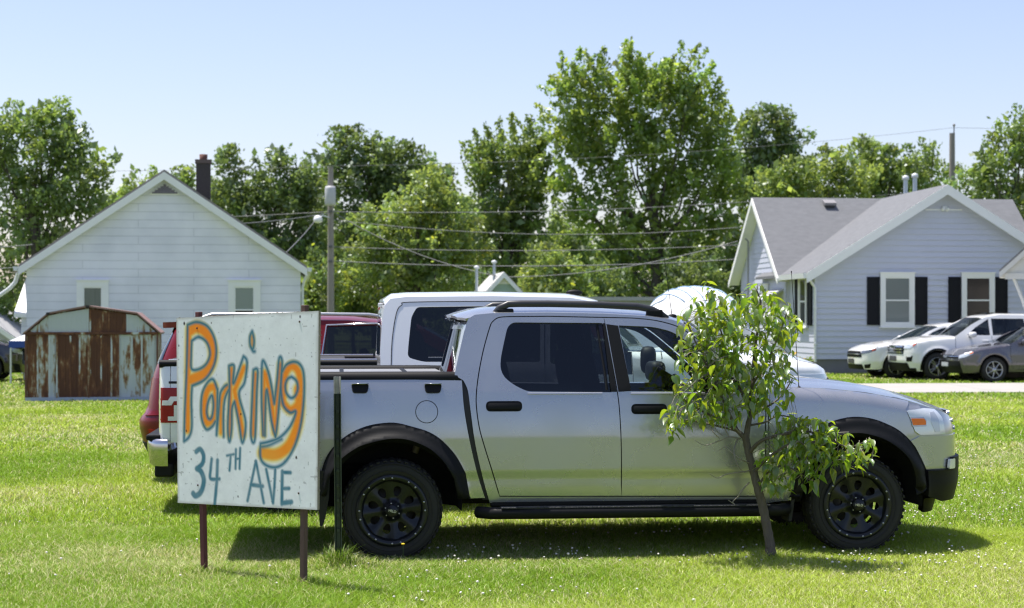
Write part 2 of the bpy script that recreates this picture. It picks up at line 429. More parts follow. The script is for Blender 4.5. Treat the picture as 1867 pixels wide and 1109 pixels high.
def tuft(x, y, n, h, r, name, label):
    V, Q, T, C = [], [], [], []
    for i in range(n):
        a = random.uniform(0, 6.28); rr = random.uniform(0, r); bx, by = x + math.cos(a) * rr * .5, y + math.sin(a) * rr * .5
        hh = h * random.uniform(.5, 1.1); le = hh * random.uniform(.15, .8); la = random.uniform(0, 6.28); w = .003
        ux, uy = -math.sin(la) * w, math.cos(la) * w; k = len(V)
        for t in (0, .45, .8): 
            ox, oy, oz = math.cos(la) * le * t * t, math.sin(la) * le * t * t, hh * (t - .28 * t * t)
            V += [(bx + ox - ux * (1 - t * .6), by + oy - uy * (1 - t * .6), oz), (bx + ox + ux * (1 - t * .6), by + oy + uy * (1 - t * .6), oz)]
        V.append((bx + math.cos(la) * le, by + math.sin(la) * le, hh * .72))
        Q += [(k, k + 1, k + 3, k + 2), (k + 2, k + 3, k + 5, k + 4)]; T.append((k + 4, k + 5, k + 6))
        c = random.choice(((.10, .18, .02), (.12, .22, .02), (.17, .28, .03), (.36, .38, .2))); C += [c] * 7
    o = rawmesh(name, np.array(V), [np.array(Q), np.array(T)], grass_mat, np.array(C))
    return tag(o, label, 'weed')
tuft(-1.17, 11.42, 170, .21, .20, 'weed_tuft', 'long uncut grass tuft around the foot of the green post')
# ------------------------------------------------------------------ frames: things placed by where they stand
class Frame:
    def __init__(s, O, yaw): s.O, s.yaw, s.c, s.s = O, yaw, math.cos(yaw), math.sin(yaw)
    def tr(s, u, v, y=0.0):
        """local (x, z) at which the sight line through (u, v) meets the local plane y"""
        a = (u - CX) / FPX; ox, oy = s.O[0], s.O[1]
        x = (ox - y * s.s - a * (oy + y * s.c)) / (a * s.s - s.c)
        D = oy + x * s.s + y * s.c
        return x, CAMH - (v - HY) / FPX * D
def frame_at(u, D, yaw): return Frame(((u - CX) / FPX * D, D), yaw)

white_trim = M('white_trim', (.88, .88, .87), .5, vary=(3, .6, (.82, .82, .81)))
def window(pb_parent, fr, box, mats, name='window', sash=.5, y=-.0, trim=.11, curtain=None, side=None, label=None):
    """window > pane, sash: box=(x0,x1,z0,z1) of the outer trim, on the local plane y (outside is -y)"""
    x0, x1, z0, z1 = box; mp = side or (lambda s, o, z: (s, y - o, z))
    def bx(pb, a, b, c, d, o0, o1, mat):
        V = [mp(s_, o_, z_) for o_ in (o0, o1) for s_, z_ in ((a, c), (b, c), (b, d), (a, d))]
        F = [(4, 5, 6, 7), (3, 2, 1, 0), (0, 1, 5, 4), (1, 2, 6, 5), (2, 3, 7, 6), (3, 0, 4, 7)]
        pb.add(V, F, mat)
    f = PB(); t = trim
    bx(f, x0, x0 + t, z0, z1, -.01, .05, mats['trim']); bx(f, x1 - t, x1, z0, z1, -.01, .05, mats['trim'])
    bx(f, x0 + t, x1 - t, z1 - t, z1, -.01, .05, mats['trim']); bx(f, x0 - .03, x1 + .03, z1, z1 + .03, -.01, .08, mats['trim'])
    bx(f, x0 + t, x1 - t, z0, z0 + t * .8, -.01, .05, mats['trim']); bx(f, x0 - .04, x1 + .04, z0 - .04, z0, -.01, .085, mats['trim'])
    w = f.build(name, pb_parent)
    if label: w['label'] = label
    s = PB(); a, b, c, d = x0 + t, x1 - t, z0 + t * .8, z1 - t; q = .045; zm = c + (d - c) * sash
    for e in ((a, a + q, c, d), (b - q, b, c, d), (a + q, b - q, d - q, d), (a + q, b - q, c, c + q), (a + q, b - q, zm - q / 2, zm + q / 2)): bx(s, *e, .0, .03, mats['trim'])
    s.build('sash', w)
    p = PB(); bx(p, a + q * .5, b - q * .5, zm, d - q * .5, -.004, .012, mats['up']); bx(p, a + q * .5, b - q * .5, c + q * .5, zm - .001, -.004, .010, mats['low'])
    p.build('pane', w)
    return w
def lap(pb, ext, z0, z1, course, mat, mp, proud=.035):
    """lap siding: ext(z) -> (a, b); mp(s, out, z) -> point"""
    z = z0
    while z < z1 - .01:
        zt = min(z + course, z1); a, b = ext(z); c, d = ext(zt)
        if b - a > .05:
            V = [mp(a, .004 + proud, z), mp(b, .004 + proud, z), mp(d, .004, zt), mp(c, .004, zt), mp(a, 0, z), mp(b, 0, z)]
            pb.add(V, [(0, 1, 2, 3), (4, 5, 1, 0)], mat)
        z = zt

# ---- white house on the left
def left_house():
    O = P(48, 0, 49.5); B = P(548, 0, 50.5); yaw = math.atan2(B.y - O.y, B.x - O.x); W = math.hypot(B.y - O.y, B.x - O.x)
    fr = Frame((O.x, O.y), yaw); root = empty('white_house', (O.x, O.y, 0), yaw)
    tag(root, 'white gabled house with dark brick chimney behind the rusty shed', 'house')
    zr = 5.93; ze = 3.14; dp = 10.0; xm = W / 2
    wm = bpy.data.materials.new('white_shingle_siding'); wm.use_nodes = True; nt = wm.node_tree; L = nt.links.new; b = nt.nodes['Principled BSDF']
    tc = nt.nodes.new('ShaderNodeTexCoord'); mp = nt.nodes.new('ShaderNodeMapping'); mp.inputs['Rotation'].default_value = (R(90), 0, 0); L(tc.outputs['Object'], mp.inputs[0])
    br = nt.nodes.new('ShaderNodeTexBrick'); br.inputs['Scale'].default_value = 1; br.inputs['Brick Width'].default_value = 3.2; br.inputs['Row Height'].default_value = .24
    br.inputs['Mortar Size'].default_value = .012; br.inputs['Mortar Smooth'].default_value = .6
    br.inputs['Color1'].default_value = (.85, .845, .93, 1); br.inputs['Color2'].default_value = (.82, .815, .90, 1); br.inputs['Mortar'].default_value = (.66, .66, .74, 1)
    L(mp.outputs[0], br.inputs['Vector'])
    n = nt.nodes.new('ShaderNodeTexNoise'); n.inputs['Scale'].default_value = .8; n.inputs['Detail'].default_value = 7; L(tc.outputs['Object'], n.inputs['Vector'])
    r = nt.nodes.new('ShaderNodeValToRGB'); r.color_ramp.elements[0].position = .35; r.color_ramp.elements[0].color = (.86, .87, .88, 1); r.color_ramp.elements[1].position = .6; r.color_ramp.elements[1].color = (1, 1, 1, 1); L(n.outputs['Fac'], r.inputs[0])
    x = nt.nodes.new('ShaderNodeMix'); x.data_type = 'RGBA'; x.blend_type = 'MULTIPLY'; x.inputs[0].default_value = 1; L(br.outputs['Color'], x.inputs[6]); L(r.outputs[0], x.inputs[7]); L(x.outputs[2], b.inputs['Base Color'])
    b.inputs['Roughness'].default_value = .75
    bp = nt.nodes.new('ShaderNodeBump'); bp.inputs['Strength'].default_value = .5; bp.inputs['Distance'].default_value = .02; L(br.outputs['Fac'], bp.inputs['Height']); bp.invert = True; L(bp.outputs[0], b.inputs['Normal'])
    w = PB(); sl = (zr - ze) / (xm + .16)
    w.prism([(0, 0), (W, 0), (W, ze + .05), (xm, zr - .12), (0, ze + .05)], 0, dp, wm); w.box((xm, dp / 2, .2), (W + .06, dp + .06, .4), M('foundation', (.3, .3, .3), .9)); w.build('wall', root)
    shin = M('dark_shingles', (.16, .15, .15), .9, vary=(9, .6, (.23, .22, .21)), bump=(30, .4))
    rf = PB(); ov = .22; t = .10
    for sg in (-1, 1):
        ex = xm + sg * (xm + .19); ez = zr - sl * (xm + .19)
        rf.prism([(xm, zr + t), (ex, ez + t), (ex, ez), (xm, zr)] if sg < 0 else [(xm, zr), (ex, ez), (ex, ez + t), (xm, zr + t)], -ov, dp + ov, shin)
    ro = rf.build('roof', root)
    rk = PB()
    for sg in (-1, 1):
        ex = xm + sg * (xm + .2); ez = zr - sl * (xm + .2)
        q = [(xm, zr + .03), (ex, ez + .03), (ex, ez - .2), (xm, zr - .2)]
        rk.prism(q if sg < 0 else q[::-1], -ov - .035, -ov + .0, white_trim)
        q = [(xm, zr - .02), (ex, ez - .02), (ex, ez - .06), (xm, zr - .06)]
        rk.prism(q if sg < 0 else q[::-1], -ov, .0, white_trim)
    rk.build('rake_board', root)
    v = PB(); vm = M('vent_louvre', (.20, .18, .26), .7)
    zb = zr - .62; hw = .46
    v.prism([(xm - hw, zb), (xm + hw, zb), (xm, zb + hw * sl)], -.03, .0, white_trim)
    for k in range(5):
        z = zb + .03 + k * .055; h = hw - (z - zb) / sl - .05
        if h > .03: v.box((xm, -.04, z + .02), (2 * h, .03, .045), vm, rot=(R(25), 0, 0))
    v.build('gable_vent', root)
    pm = dict(trim=white_trim, up=M('curtained_pane', (.10, .125, .11), .12, spec=.6, vary=(14, .5, (.16, .19, .17)), streak=(1, 1, .02)), low=M('dark_pane', (.02, .024, .026), .06, spec=.6))
    for (u0, u1, lowm) in ((140, 198, 'up'), (416, 475, 'low')):
        a, z1 = fr.tr(u0, 512, 0); c, _ = fr.tr(u1, 512, 0)
        window(root, fr, (a, c, 1.28, z1), dict(pm, low=pm[lowm]) if lowm == 'up' else dict(trim=white_trim, up=M('blind_pane', (.24, .29, .27), .15, spec=.6), low=pm['low']), y=0, trim=.17, sash=.42)
    # chimney on the right slope
    cx, _ = fr.tr(371, 300, 4.2); ch = PB(); brick = M('sooty_brick', (.042, .038, .038), .9, vary=(16, .7, (.075, .066, .062)), bump=(40, .6))
    ch.box((cx, 4.2, 5.3), (.44, .5, 2.6), brick); ch.box((cx, 4.2, 6.66), (.5, .56, .12), M('chimney_crown', (.13, .10, .09), .9))
    c = ch.build('chimney', root); f = PB(); f.lathe([(.12, 0), (.13, .18), (.09, .18), (.08, 0)], M('clay_flue', (.14, .06, .045), .8), (cx, 4.2, 6.72), 'z', 12); f.build('flue', c)
    # gutters with their ends
    gm = M('gutter_white', (.75, .76, .77), .4)
    for sg in (-1, 1):
        gt = PB(); ex = xm + sg * (xm + .27); ez = zr - sl * (xm + .19) - .02
        gt.prism([(ex - .07, ez + .07), (ex - .05, ez - .05), (ex + .05, ez - .05), (ex + .07, ez + .07)], -ov - .05, dp + ov, gm); gt.build('gutter', root)
    ds = PB(); ds.tube([(W + .2, .0, 3.0), (W + .1, .1, 2.75), (W + .06, .12, 2.6), (W + .06, .12, .15)], .045, gm, 8); ds.build('downspout', root); ds = PB()
    ds.tube([(-.26, .2, 3.0), (-.35, .3, 2.75), (-.42, .3, 2.66), (-.52, .3, 2.55), (-1.6, .6, 1.8)], .06, gm, 8); ds.build('downspout', root)
    aw = PB(); am = M('awning_white', (.85, .85, .85), .5)
    q = [(-.38, .2, 1.84), (-.02, .2, 1.84), (-.02, 1.5, 2.98), (-.20, 1.5, 2.98)]; q += [(x, y, z - .06) for x, y, z in q]
    aw.add(q, [(0, 1, 2, 3), (7, 6, 5, 4), (0, 4, 5, 1), (1, 5, 6, 2), (2, 6, 7, 3), (3, 7, 4, 0)], am); aw.box((-.2, .18, 1.76), (.36, .05, .12), am)
    aw.box((-.12, .6, .88), (.16, .5, 1.66), wm)
    aw.build('awning', root)
left_house()

# ---- rusty gambrel shed
def rust_mat(level):
    nm = 'rusted_panel_%d' % int(level * 100)
    if nm in MATS: return MATS[nm]
    m = bpy.data.materials.new(nm); MATS[nm] = m; m.use_nodes = True; nt = m.node_tree; L = nt.links.new; b = nt.nodes['Principled BSDF']; b.inputs['Roughness'].default_value = .7
    tc = nt.nodes.new('ShaderNodeTexCoord')
    def noise(s, sc, det=6):
        mp = nt.nodes.new('ShaderNodeMapping'); mp.inputs['Scale'].default_value = s; mp.inputs['Location'].default_value = (level * 7, 0, level * 3); L(tc.outputs['Object'], mp.inputs[0])
        n = nt.nodes.new('ShaderNodeTexNoise'); n.inputs['Scale'].default_value = sc; n.inputs['Detail'].default_value = det; n.inputs['Roughness'].default_value = .62; L(mp.outputs[0], n.inputs['Vector']); return n.outputs['Fac']
    c = nt.nodes.new('ShaderNodeMath'); c.operation = 'ADD'; L(noise((5, 5, 1.3), 1.0), c.inputs[0])
    k = nt.nodes.new('ShaderNodeMath'); k.operation = 'MULTIPLY'; k.inputs[1].default_value = .35; L(noise((1, 1, .5), 9), k.inputs[0]); L(k.outputs[0], c.inputs[1])
    r = nt.nodes.new('ShaderNodeValToRGB'); e = r.color_ramp.elements; p = .93 - level * .55
    e[0].position = max(p - .06, 0); e[0].color = (.52, .56, .58, 1); e[1].position = p + .16; e[1].color = (.10, .036, .017, 1)
    x = e.new(max(p, .01)); x.color = (.34, .27, .17, 1); x = e.new(p + .05); x.color = (.19, .075, .03, 1)
    L(c.outputs[0], r.inputs[0]); L(r.outputs[0], b.inputs['Base Color'])
    return m
def shed():
    D0 = 34.2; O = P(46, 0, D0); yaw = R(9.5); fr = Frame((O.x, O.y), yaw); root = empty('garden_shed', (O.x, O.y, 0), yaw)
    tag(root, 'rusted metal gambrel shed with corrugated panels on the lawn', 'shed')
    T = lambda u, v: fr.tr(u, v, 0); dep = 1.9
    W = T(288, 600)[0]; prof = [T(46, 608), T(88, 573), T(160, 560), T(250, 573), T(289, 607)]
    ze = prof[0][1]
    f = PB(); side = rust_mat(.55)
    f.prism([(0.0, 0.02), (W, .02), (W, ze), (prof[3][0], prof[3][1]), (prof[2][0], prof[2][1]), (prof[1][0], prof[1][1]), (0, ze)], .05, dep, side); 
    def strip(u0, u1, lev, zlo, zhi, proud=0.0, rib=True):
        a, b = T(u0, 650)[0], T(u1, 650)[0]; m = rust_mat(lev)
        za, zb = zhi(a), zhi(b); w = b - a
        f.add([(a, 0 - proud, zlo), (b, 0 - proud, zlo), (b, -proud, zb), (a, -proud, za)], [(0, 1, 2, 3)], m)
        if rib:
            n = max(1, int(round(w / .11)))
            for k in range(n):
                x0 = a + w * k / n + .012; x1 = x0 + .032
                f.prism([(x0, zlo + .02), (x1, zlo + .02), (x1, zhi(x1) - .02), (x0, zhi(x0) - .02)], -proud - .014, -proud, m if k % 2 else rust_mat(max(lev - .2, .02)))
    flat = lambda x: ze - .03
    lv = [(46, 66, .66), (66, 88, .54), (88, 104, .40), (104, 126, .86), (126, 143, .82), (143, 162, .60), (162, 182, .76), (182, 201, .70), (201, 216, .55), (216, 238, .34), (238, 256, .42), (256, 288, .38)]
    for u0, u1, l in lv: strip(u0, u1, l, .07, flat, .012 if 104 <= u0 < 216 else 0)
    xs = [p[0] for p in prof]; zs = [p[1] for p in prof]
    gab = lambda x: float(np.interp(x, xs, zs)) - .03
    strip(50, 88, .33, ze, gab); strip(88, 125, .02, ze, gab, .01); strip(125, 162, .02, ze, gab, .01); strip(162, 196, .8, ze, gab, .01); strip(196, 230, .86, ze, gab, .01); strip(230, 250, .2, ze, gab); strip(250, 286, .28, ze, gab)
    f.build('wall_panels', root)
    tr = PB(); rm = M('rusted_brown_metal', (.16, .07, .045), .7, vary=(6, .7, (.09, .04, .028)))
    tr.box((W / 2, -.02, ze), (W, .05, .05), rust_mat(.7)); tr.box((W / 2, -.02, .045), (W, .05, .07), M('pale_rail', (.38, .44, .52), .6)); 
    for x in (0.012, W - .012): tr.box((x, -.015, ze / 2), (.035, .05, ze), rm)
    for u in (104, 162, 216): tr.box((T(u, 650)[0], -.03, ze / 2 + .02), (.03, .04, ze - .1), rust_mat(.5))
    tr.build('corner_trim', root)
    rf = PB(); pr = [(xs[0] - .04, zs[0] - .03)] + list(zip(xs[1:4], zs[1:4])) + [(xs[4] + .05, zs[4] - .03)]
    rmm = M('faded_red_roof', (.30, .19, .17), .65, vary=(4, .6, (.19, .10, .08)))
    for (a, b) in zip(pr[:-1], pr[1:]):
        rf.prism([(a[0], a[1]), (b[0], b[1]), (b[0], b[1] + .035), (a[0], a[1] + .035)], -.07, dep + .07, rmm)
    rf.build('roof', root)
    for (x, z) in pr[1:3]: k = PB(); k.box((x, -.075, z + .01), (.07, .03, .05), M('dark_cap', (.03, .025, .025), .7)); k.build('roof_cap', root)
shed()

# ---- pale blue house on the right
def right_house():
    yaw = R(6.0); D0 = 51.3; O = P(1487, 0, D0); fr = Frame((O.x, O.y), yaw); root = empty('blue_house', (O.x, O.y, 0), yaw)
    tag(root, 'pale blue house with black shutters and grey shingle roof behind parked cars', 'house')
    sid = M('blue_lap_siding', (.57, .59, .69), .6, vary=(1.2, .6, (.53, .55, .645)))
    tr = white_trim; xm, zr = fr.tr(1720, 343, 0); W = 2 * xm; ze = 3.18; sl = (zr - ze) / xm; fz = fr.tr(1487, 655, 0)[1]
    shin = M('grey_shingles', (.125, .13, .138), .9, vary=(3.5, .6, (.185, .19, .20)), bump=(35, .5), streak=(1, 1, 3))
    DW = 2.9; MX0, MX1, MD = -.12, 8.6, 6.0; mr = fr.tr(1500, 366, DW + MD / 2)[1]; msl = (mr - ze) / (MD / 2)
    w = PB()
    w.prism([(0, fz), (W, fz), (W, ze), (xm, zr - .1), (0, ze)], 0.0, DW + 1, sid)
    w.prism([(DW, fz), (DW + MD, fz), (DW + MD, ze), (DW + MD / 2, mr - .1), (DW, ze)], MX0, MX1, sid, 'yz')
    ext = lambda z: (0, W) if z < ze else ((z - ze) / sl, W - (z - ze) / sl)
    lap(w, ext, fz, zr - .15, .172, sid, lambda s, o, z: (s, -o, z))
    lap(w, lambda z: (0, DW), fz, ze, .172, sid, lambda s, o, z: (-o, s, z), .014)
    mext = lambda z: (DW, DW + MD) if z < ze else (DW + (z - ze) / msl, DW + MD - (z - ze) / msl)
    lap(w, mext, fz, mr - .15, .172, sid, lambda s, o, z: (MX0 - o, s, z), .014)
    w.box((-.0, 0, (fz + ze) / 2), (.07, .07, ze - fz), sid)
    w.build('wall', root)
    fd = PB(); fm = M('grey_foundation', (.17, .175, .19), .9, vary=(4, .6, (.22, .22, .23)))
    fd.prism([(.03, .03), (W - .03, .03), (W - .03, DW + 1), (.03, DW + 1)], -.05, fz, fm, 'xy'); fd.prism([(MX0 + .03, DW + .03), (MX1, DW + .03), (MX1, DW + MD), (MX0 + .03, DW + MD)], -.05, fz, fm, 'xy'); fd.build('foundation', root)
    rf = PB(); t = .09; ov = .36; oh = .36
    for sg in (-1, 1):       # wing slopes, running back into the main roof
        ex = xm + sg * (xm + ov); ez = zr - sl * (xm + ov)
        q = [(xm, zr + t), (ex, ez + t), (ex, ez), (xm, zr)]
        rf.prism(q if sg < 0 else q[::-1], -oh, DW + MD / 2, shin)
    fe = (DW - ov, mr - msl * (MD / 2 + ov))
    for sg in (-1, 1):       # main slopes
        ey = DW + MD / 2 + sg * (MD / 2 + ov); ez = mr - msl * (MD / 2 + ov); ym = DW + MD / 2
        if sg > 0:
            rf.prism([(ym, mr), (ey, ez), (ey, ez + t), (ym, mr + t)], MX0 - .35, MX1 + .0, shin, 'yz')
        else:
            rf.prism([(ym, mr + t), (ey, ez + t), (ey, ez), (ym, mr)], MX0 - .35, MX1 + .0, shin, 'yz')
    ro = rf.build('roof', root)
    rk = PB()
    for sg in (-1, 1):
        ex = xm + sg * (xm + ov + .02); ez = zr - sl * (xm + ov + .02)
        q = [(xm, zr + .08), (ex, ez + .08), (ex, ez - .22), (xm, zr - .22)]
        rk.prism(q if sg < 0 else q[::-1], -oh - .03, -oh, tr)
        q = [(xm, zr - .01), (ex, ez - .01), (ex, ez - .05), (xm, zr - .05)]
        rk.prism(q if sg < 0 else q[::-1], -oh, .0, tr)
        ym = DW + MD / 2; ey = ym + sg * (MD / 2 + ov); ez = mr - msl * (MD / 2 + ov)
        q = [(ym, mr + .06), (ey, ez + .06), (ey, ez - .14), (ym, mr - .14)]
        rk.prism(q if sg < 0 else q[::-1], MX0 - .39, MX0 - .35, tr, 'yz')
        q = [(ym, mr - .01), (ey, ez - .01), (ey, ez - .05), (ym, mr - .05)]
        rk.prism(q if sg < 0 else q[::-1], MX0 - .35, MX0, tr, 'yz')
    rk.prism([(.0, zr - .62), (1.2, zr - .62), (.6, zr - .62 + .6 * sl)], -.03, -.012, sid) if False else None
    rk.box((xm, -.028, zr - .66), (1.16, .03, .035), tr)
    rk.build('rake_board', root)
    gt = PB(); gm = M('gutter_white', (.75, .76, .77), .4); ex = -ov - .06; ez = zr - sl * (xm + ov) - .02
    gt.prism([(ex - .07, ez + .09), (ex - .05, ez - .07), (ex + .07, ez - .07), (ex + .07, ez + .09)], -oh, DW, gm)
    gt.build('gutter', root)
    ds = PB(); ds.tube([(-.3, -.25, ez), (-.15, -.1, ez - .2), (-.03, -.07, ez - .35), (-.03, -.07, .35)], .04, gm, 8)
    for z in (.9, 2.0): ds.box((-.03, -.07, z), (.1, .1, .03), gm)
    ds.build('downspout', root)
    blk = M('black_shutter', (.007, .008, .013), .6, spec=.25)
    def shutters(x0, x1, z0, z1, mp):
        for a, b in ((x0, x1),):
            s = PB()
            def bx(a, b, c, d, o0, o1):
                V = [mp(s_, o_, z_) for o_ in (o0, o1) for s_, z_ in ((a, c), (b, c), (b, d), (a, d))]
                s.add(V, [(4, 5, 6, 7), (3, 2, 1, 0), (0, 1, 5, 4), (1, 2, 6, 5), (2, 3, 7, 6), (3, 0, 4, 7)], blk)
            bx(a, b, z0, z1, .02, .045); m = .045; zm = (z0 + z1) / 2
            for e in ((a, a + m, z0, z1), (b - m, b, z0, z1), (a, b, z0, z0 + m), (a, b, z1 - m, z1), (a, b, zm - m / 2, zm + m / 2)): bx(*e, .045, .062)
            n = 22
            for k in range(n):
                z = z0 + m + (z1 - z0 - 2 * m) * (k + .3) / n
                if abs(z - zm) > .06: bx(a + m, b - m, z, z + .022, .045, .055)
            s.build('shutter', root)
    fmap = lambda s, o, z: (s, -o, z)
    p1 = dict(trim=tr, up=M('screened_pane', (.15, .18, .185), .12, spec=.6), low=M('screened_pane_low', (.19, .22, .225), .12, spec=.6))
    p2 = dict(trim=tr, up=M('brown_pane', (.045, .035, .036), .12, spec=.6), low=M('brown_pane', (.045, .035, .036), .12))
    for (a, b, sa, sb, pm) in ((1604, 1666, (1580, 1603), (1667, 1690), p1), (1752, 1812, (1728, 1751), (1813, 1836), p2)):
        x0, z1 = fr.tr(a, 498, 0); x1, _ = fr.tr(b, 498, 0); _, z0 = fr.tr(a, 596, 0)
        window(root, fr, (x0, x1, z0, z1), pm, y=-.042, trim=.12, sash=.5)
        for q in (sa, sb):
            c, zt = fr.tr(q[0], 505, 0); d, zb = fr.tr(q[1], 593, 0); shutters(c, d, zb, zt, fmap)
    smap = lambda s, o, z: (-o, s, z)
    window(root, fr, (.75, 1.65, 1.4, 3.0), dict(p1, up=M('dark_pane', (.02, .024, .026), .06), low=M('dark_pane', (.02, .024, .026), .06)), side=lambda s, o, z: (-.042 - o, s, z), trim=.1)
    shutters(.28, .72, 1.45, 2.95, smap); shutters(1.68, 2.12, 1.45, 2.95, smap)
    window(root, fr, (5.0, 5.8, 1.7, 2.8), p1, side=lambda s, o, z: (MX0 - .042 - o, s, z), trim=.1)
    aw = PB(); aw.prism([(MX0 - .02, 2.62), (MX0 - .02, 2.56), (MX0 - .75, 2.2), (MX0 - .77, 2.25)][::-1], DW + .25, DW + 1.7, M('grey_awning', (.45, .46, .47), .5)); 
    for y in (DW + .3, DW + 1.65): aw.tube([(MX0, y, 2.1), (MX0 - .7, y, 2.2)], .015, tr, 6)
    aw.build('door_awning', root)
    dr = PB(); dr.prism([(DW + .5, fz), (DW + 1.45, fz), (DW + 1.45, 2.15), (DW + .5, 2.15)], MX0 - .05, MX0 - .01, tr, 'yz'); dr.build('door', root)
    fl = PB(); fx, fz2 = fr.tr(1721, 379, 0); fl.box((fx, -.05, fz2), (.14, .06, .1), tr, bevel=.01); fl.blob((fx - .07, -.12, fz2 - .05), (.06, .08, .06), tr); fl.blob((fx + .07, -.12, fz2 - .05), (.06, .08, .06), tr); fl.build('floodlight', root)
    vm = M('black_vent', (.02, .02, .02), .6); v = PB()
    vx, vz = fr.tr(1512, 372, DW + MD / 2 - .35); v.box((vx, DW + MD / 2 - .35, mr - msl * .35 + .2), (.4, .35, .09), M('vent_cap_metal', (.25, .24, .24), .5), rot=(R(22), 0, 0)); v.box((vx, DW + MD / 2 - .35, mr - msl * .35 + .1), (.32, .28, .16), vm)
    v.build('roof_vent', ro)
    st = M('galvanised', (.45, .5, .56), .35, .7)
    for u, vt, y in ((1651, 326, DW + 2.2), (1668, 322, DW + 2.7)):
        px, pz = fr.tr(u, vt, y); q = PB(); q.tube([(px, y, zr - 1.0), (px, y, pz)], .075, st, 12); q.lathe([(.0, .16), (.1, .12), (.12, 0), (.07, 0)], M('pipe_cap', (.7, .72, .74), .4), (px, y, pz - .04), 'z', 12); q.build('vent_pipe', ro)
    # service mast and meter on the gable end
    mt = PB(); mt.tube([(MX0 - .2, DW + 4.2, 2.2), (MX0 - .2, DW + 4.2, 4.3), (MX0 - .3, DW + 4.15, 4.4)], .035, M('mast_grey', (.3, .31, .33), .5, .4), 8); mt.build('service_mast', root)
right_house()

# ---- white porch at the right edge
def porch():
    yaw = R(-16); fr = frame_at(1822, 47.6, yaw); root = empty('white_porch', (fr.O[0], fr.O[1], 0), yaw)
    tag(root, 'white gabled porch with angled bracket cut by the right picture edge', 'porch')
    z0 = fr.tr(1822, 500, 0)[1]; W = 3.6; xm = W / 2; sl = .92; zr = z0 + xm * sl; dp = 1.6
    wm = M('porch_white', (.72, .70, .66), .6, vary=(5, .6, (.66, .64, .6)))
    r = PB(); sh = MATS['grey_shingles']
    for sg in (-1, 1):
        ex = xm + sg * xm; q = [(xm, zr + .12), (ex, z0 + .12), (ex, z0 + .05), (xm, zr + .05)]
        r.prism(q if sg < 0 else q[::-1], -.12, dp, sh)
    r.build('roof', root)
    f = PB()
    for sg in (-1, 1):
        ex = xm + sg * xm; q = [(xm, zr + .05), (ex, z0 + .05), (ex, z0 - .11), (xm, zr - .11)]
        f.prism(q if sg < 0 else q[::-1], -.16, -.1, wm)
        q = [(xm, zr + .05), (ex, z0 + .05), (ex, z0 + .0), (xm, zr + .0)]
        f.prism(q if sg < 0 else q[::-1], -.1, dp, wm)
        f.box((ex - sg * .2, dp / 2, z0 - .03), (.36, dp, .1), wm)
    f.prism([(.1, z0 - .02), (W - .1, z0 - .02), (xm, zr - .08)], -.02, .06, wm); f.box((xm, 0.02, z0 - .06), (W - .3, .16, .16), wm)
    f.build('gable', root)
    for x, d in ((.42, 1), (W - .42, -1)):
        p = PB(); p.tube([(x - d * .03, .02, z0 - .1), (x + d * .22, .02, z0 - .75), (x + d * .42, .02, z0 - 1.5)], .055, wm, 4); p.box((x + d * .52, .02, (z0 - .1) / 2), (.12, .12, z0 - .1), wm); p.build('post', root)
    b = PB(); b.box((xm, 1.0, .12), (W, 2.0, .24), M('porch_step', (.4, .39, .37), .8)); b.build('step', root)
porch()

# ---- small buildings further back
def gable_box(name, fr, x0, x1, ze, zr, dp, wall, roofm, trim, label, cat, pitch_over=.2):
    root = empty(name, (fr.O[0], fr.O[1], 0), fr.yaw); tag(root, label, cat); xm = (x0 + x1) / 2; sl = (zr - ze) / (xm - x0)
    w = PB(); w.prism([(x0, 0), (x1, 0), (x1, ze), (xm, zr - .05), (x0, ze)], 0, dp, wall); w.build('wall', root)
    r = PB(); k = PB()
    for sg in (-1, 1):
        ex = xm + sg * (xm - x0 + pitch_over); ez = zr - sl * (xm - x0 + pitch_over)
        q = [(xm, zr + .1), (ex, ez + .1), (ex, ez), (xm, zr)]; r.prism(q if sg < 0 else q[::-1], -.2, dp + .2, roofm)
        q = [(xm, zr + .06), (ex, ez + .06), (ex, ez - .14), (xm, zr - .14)]; k.prism(q if sg < 0 else q[::-1], -.24, -.2, trim)
    ro = r.build('roof', root); k.build('rake_board', root)
    return root, ro, xm, sl
fr = frame_at(850, 68, R(6)); sc = 68 / FPX
grn, gro, xm, sl = gable_box('green_house', fr, .1, 2.9, 1.95, CAMH + (580 - 500) * sc, 6, M('sage_siding', (.36, .47, .44), .7), M('pale_roof', (.50, .50, .48), .8), white_trim, 'small pale green house with two roof pipes beyond the white truck', 'house')
v = PB(); v.prism([(xm - .5, CAMH + (580 - 518) * sc), (xm + .5, CAMH + (580 - 518) * sc), (xm, CAMH + (580 - 505) * sc)], -.03, 0.01, white_trim); v.build('gable_vent', grn)
for u, vt, vb in ((869, 489, 522), (901, 479, 508)):
    x, z = fr.tr(u, vt, 1.0); _, zb = fr.tr(u, vb, 1.0); q = PB(); q.tube([(x, 1.0, zb - .3), (x, 1.0, z)], .06, M('galvanised', (.45, .5, .56), .35, .7), 10); q.lathe([(0, .14), (.10, .10), (.12, .02), (.06, 0)], M('pipe_cap', (.7, .72, .74), .4), (x, 1.0, z - .03), 'z', 10); q.build('vent_pipe', gro)
fr = frame_at(1080, 60, R(6)); g = PB(); root = empty('grey_garage', (fr.O[0], fr.O[1], 0), R(6)); tag(root, 'low grey flat roofed garage between the white truck roof and ribbed white canopy', 'garage')
g.box((2.0, 2, 1.15), (4.2, 4, 2.3), M('grey_block', (.33, .34, .35), .85)); g.build('wall', root)
g = PB(); g.box((2.0, 2, 2.36), (4.5, 4.3, .13), M('grey_roofing', (.38, .38, .39), .8)); g.build('roof', root)
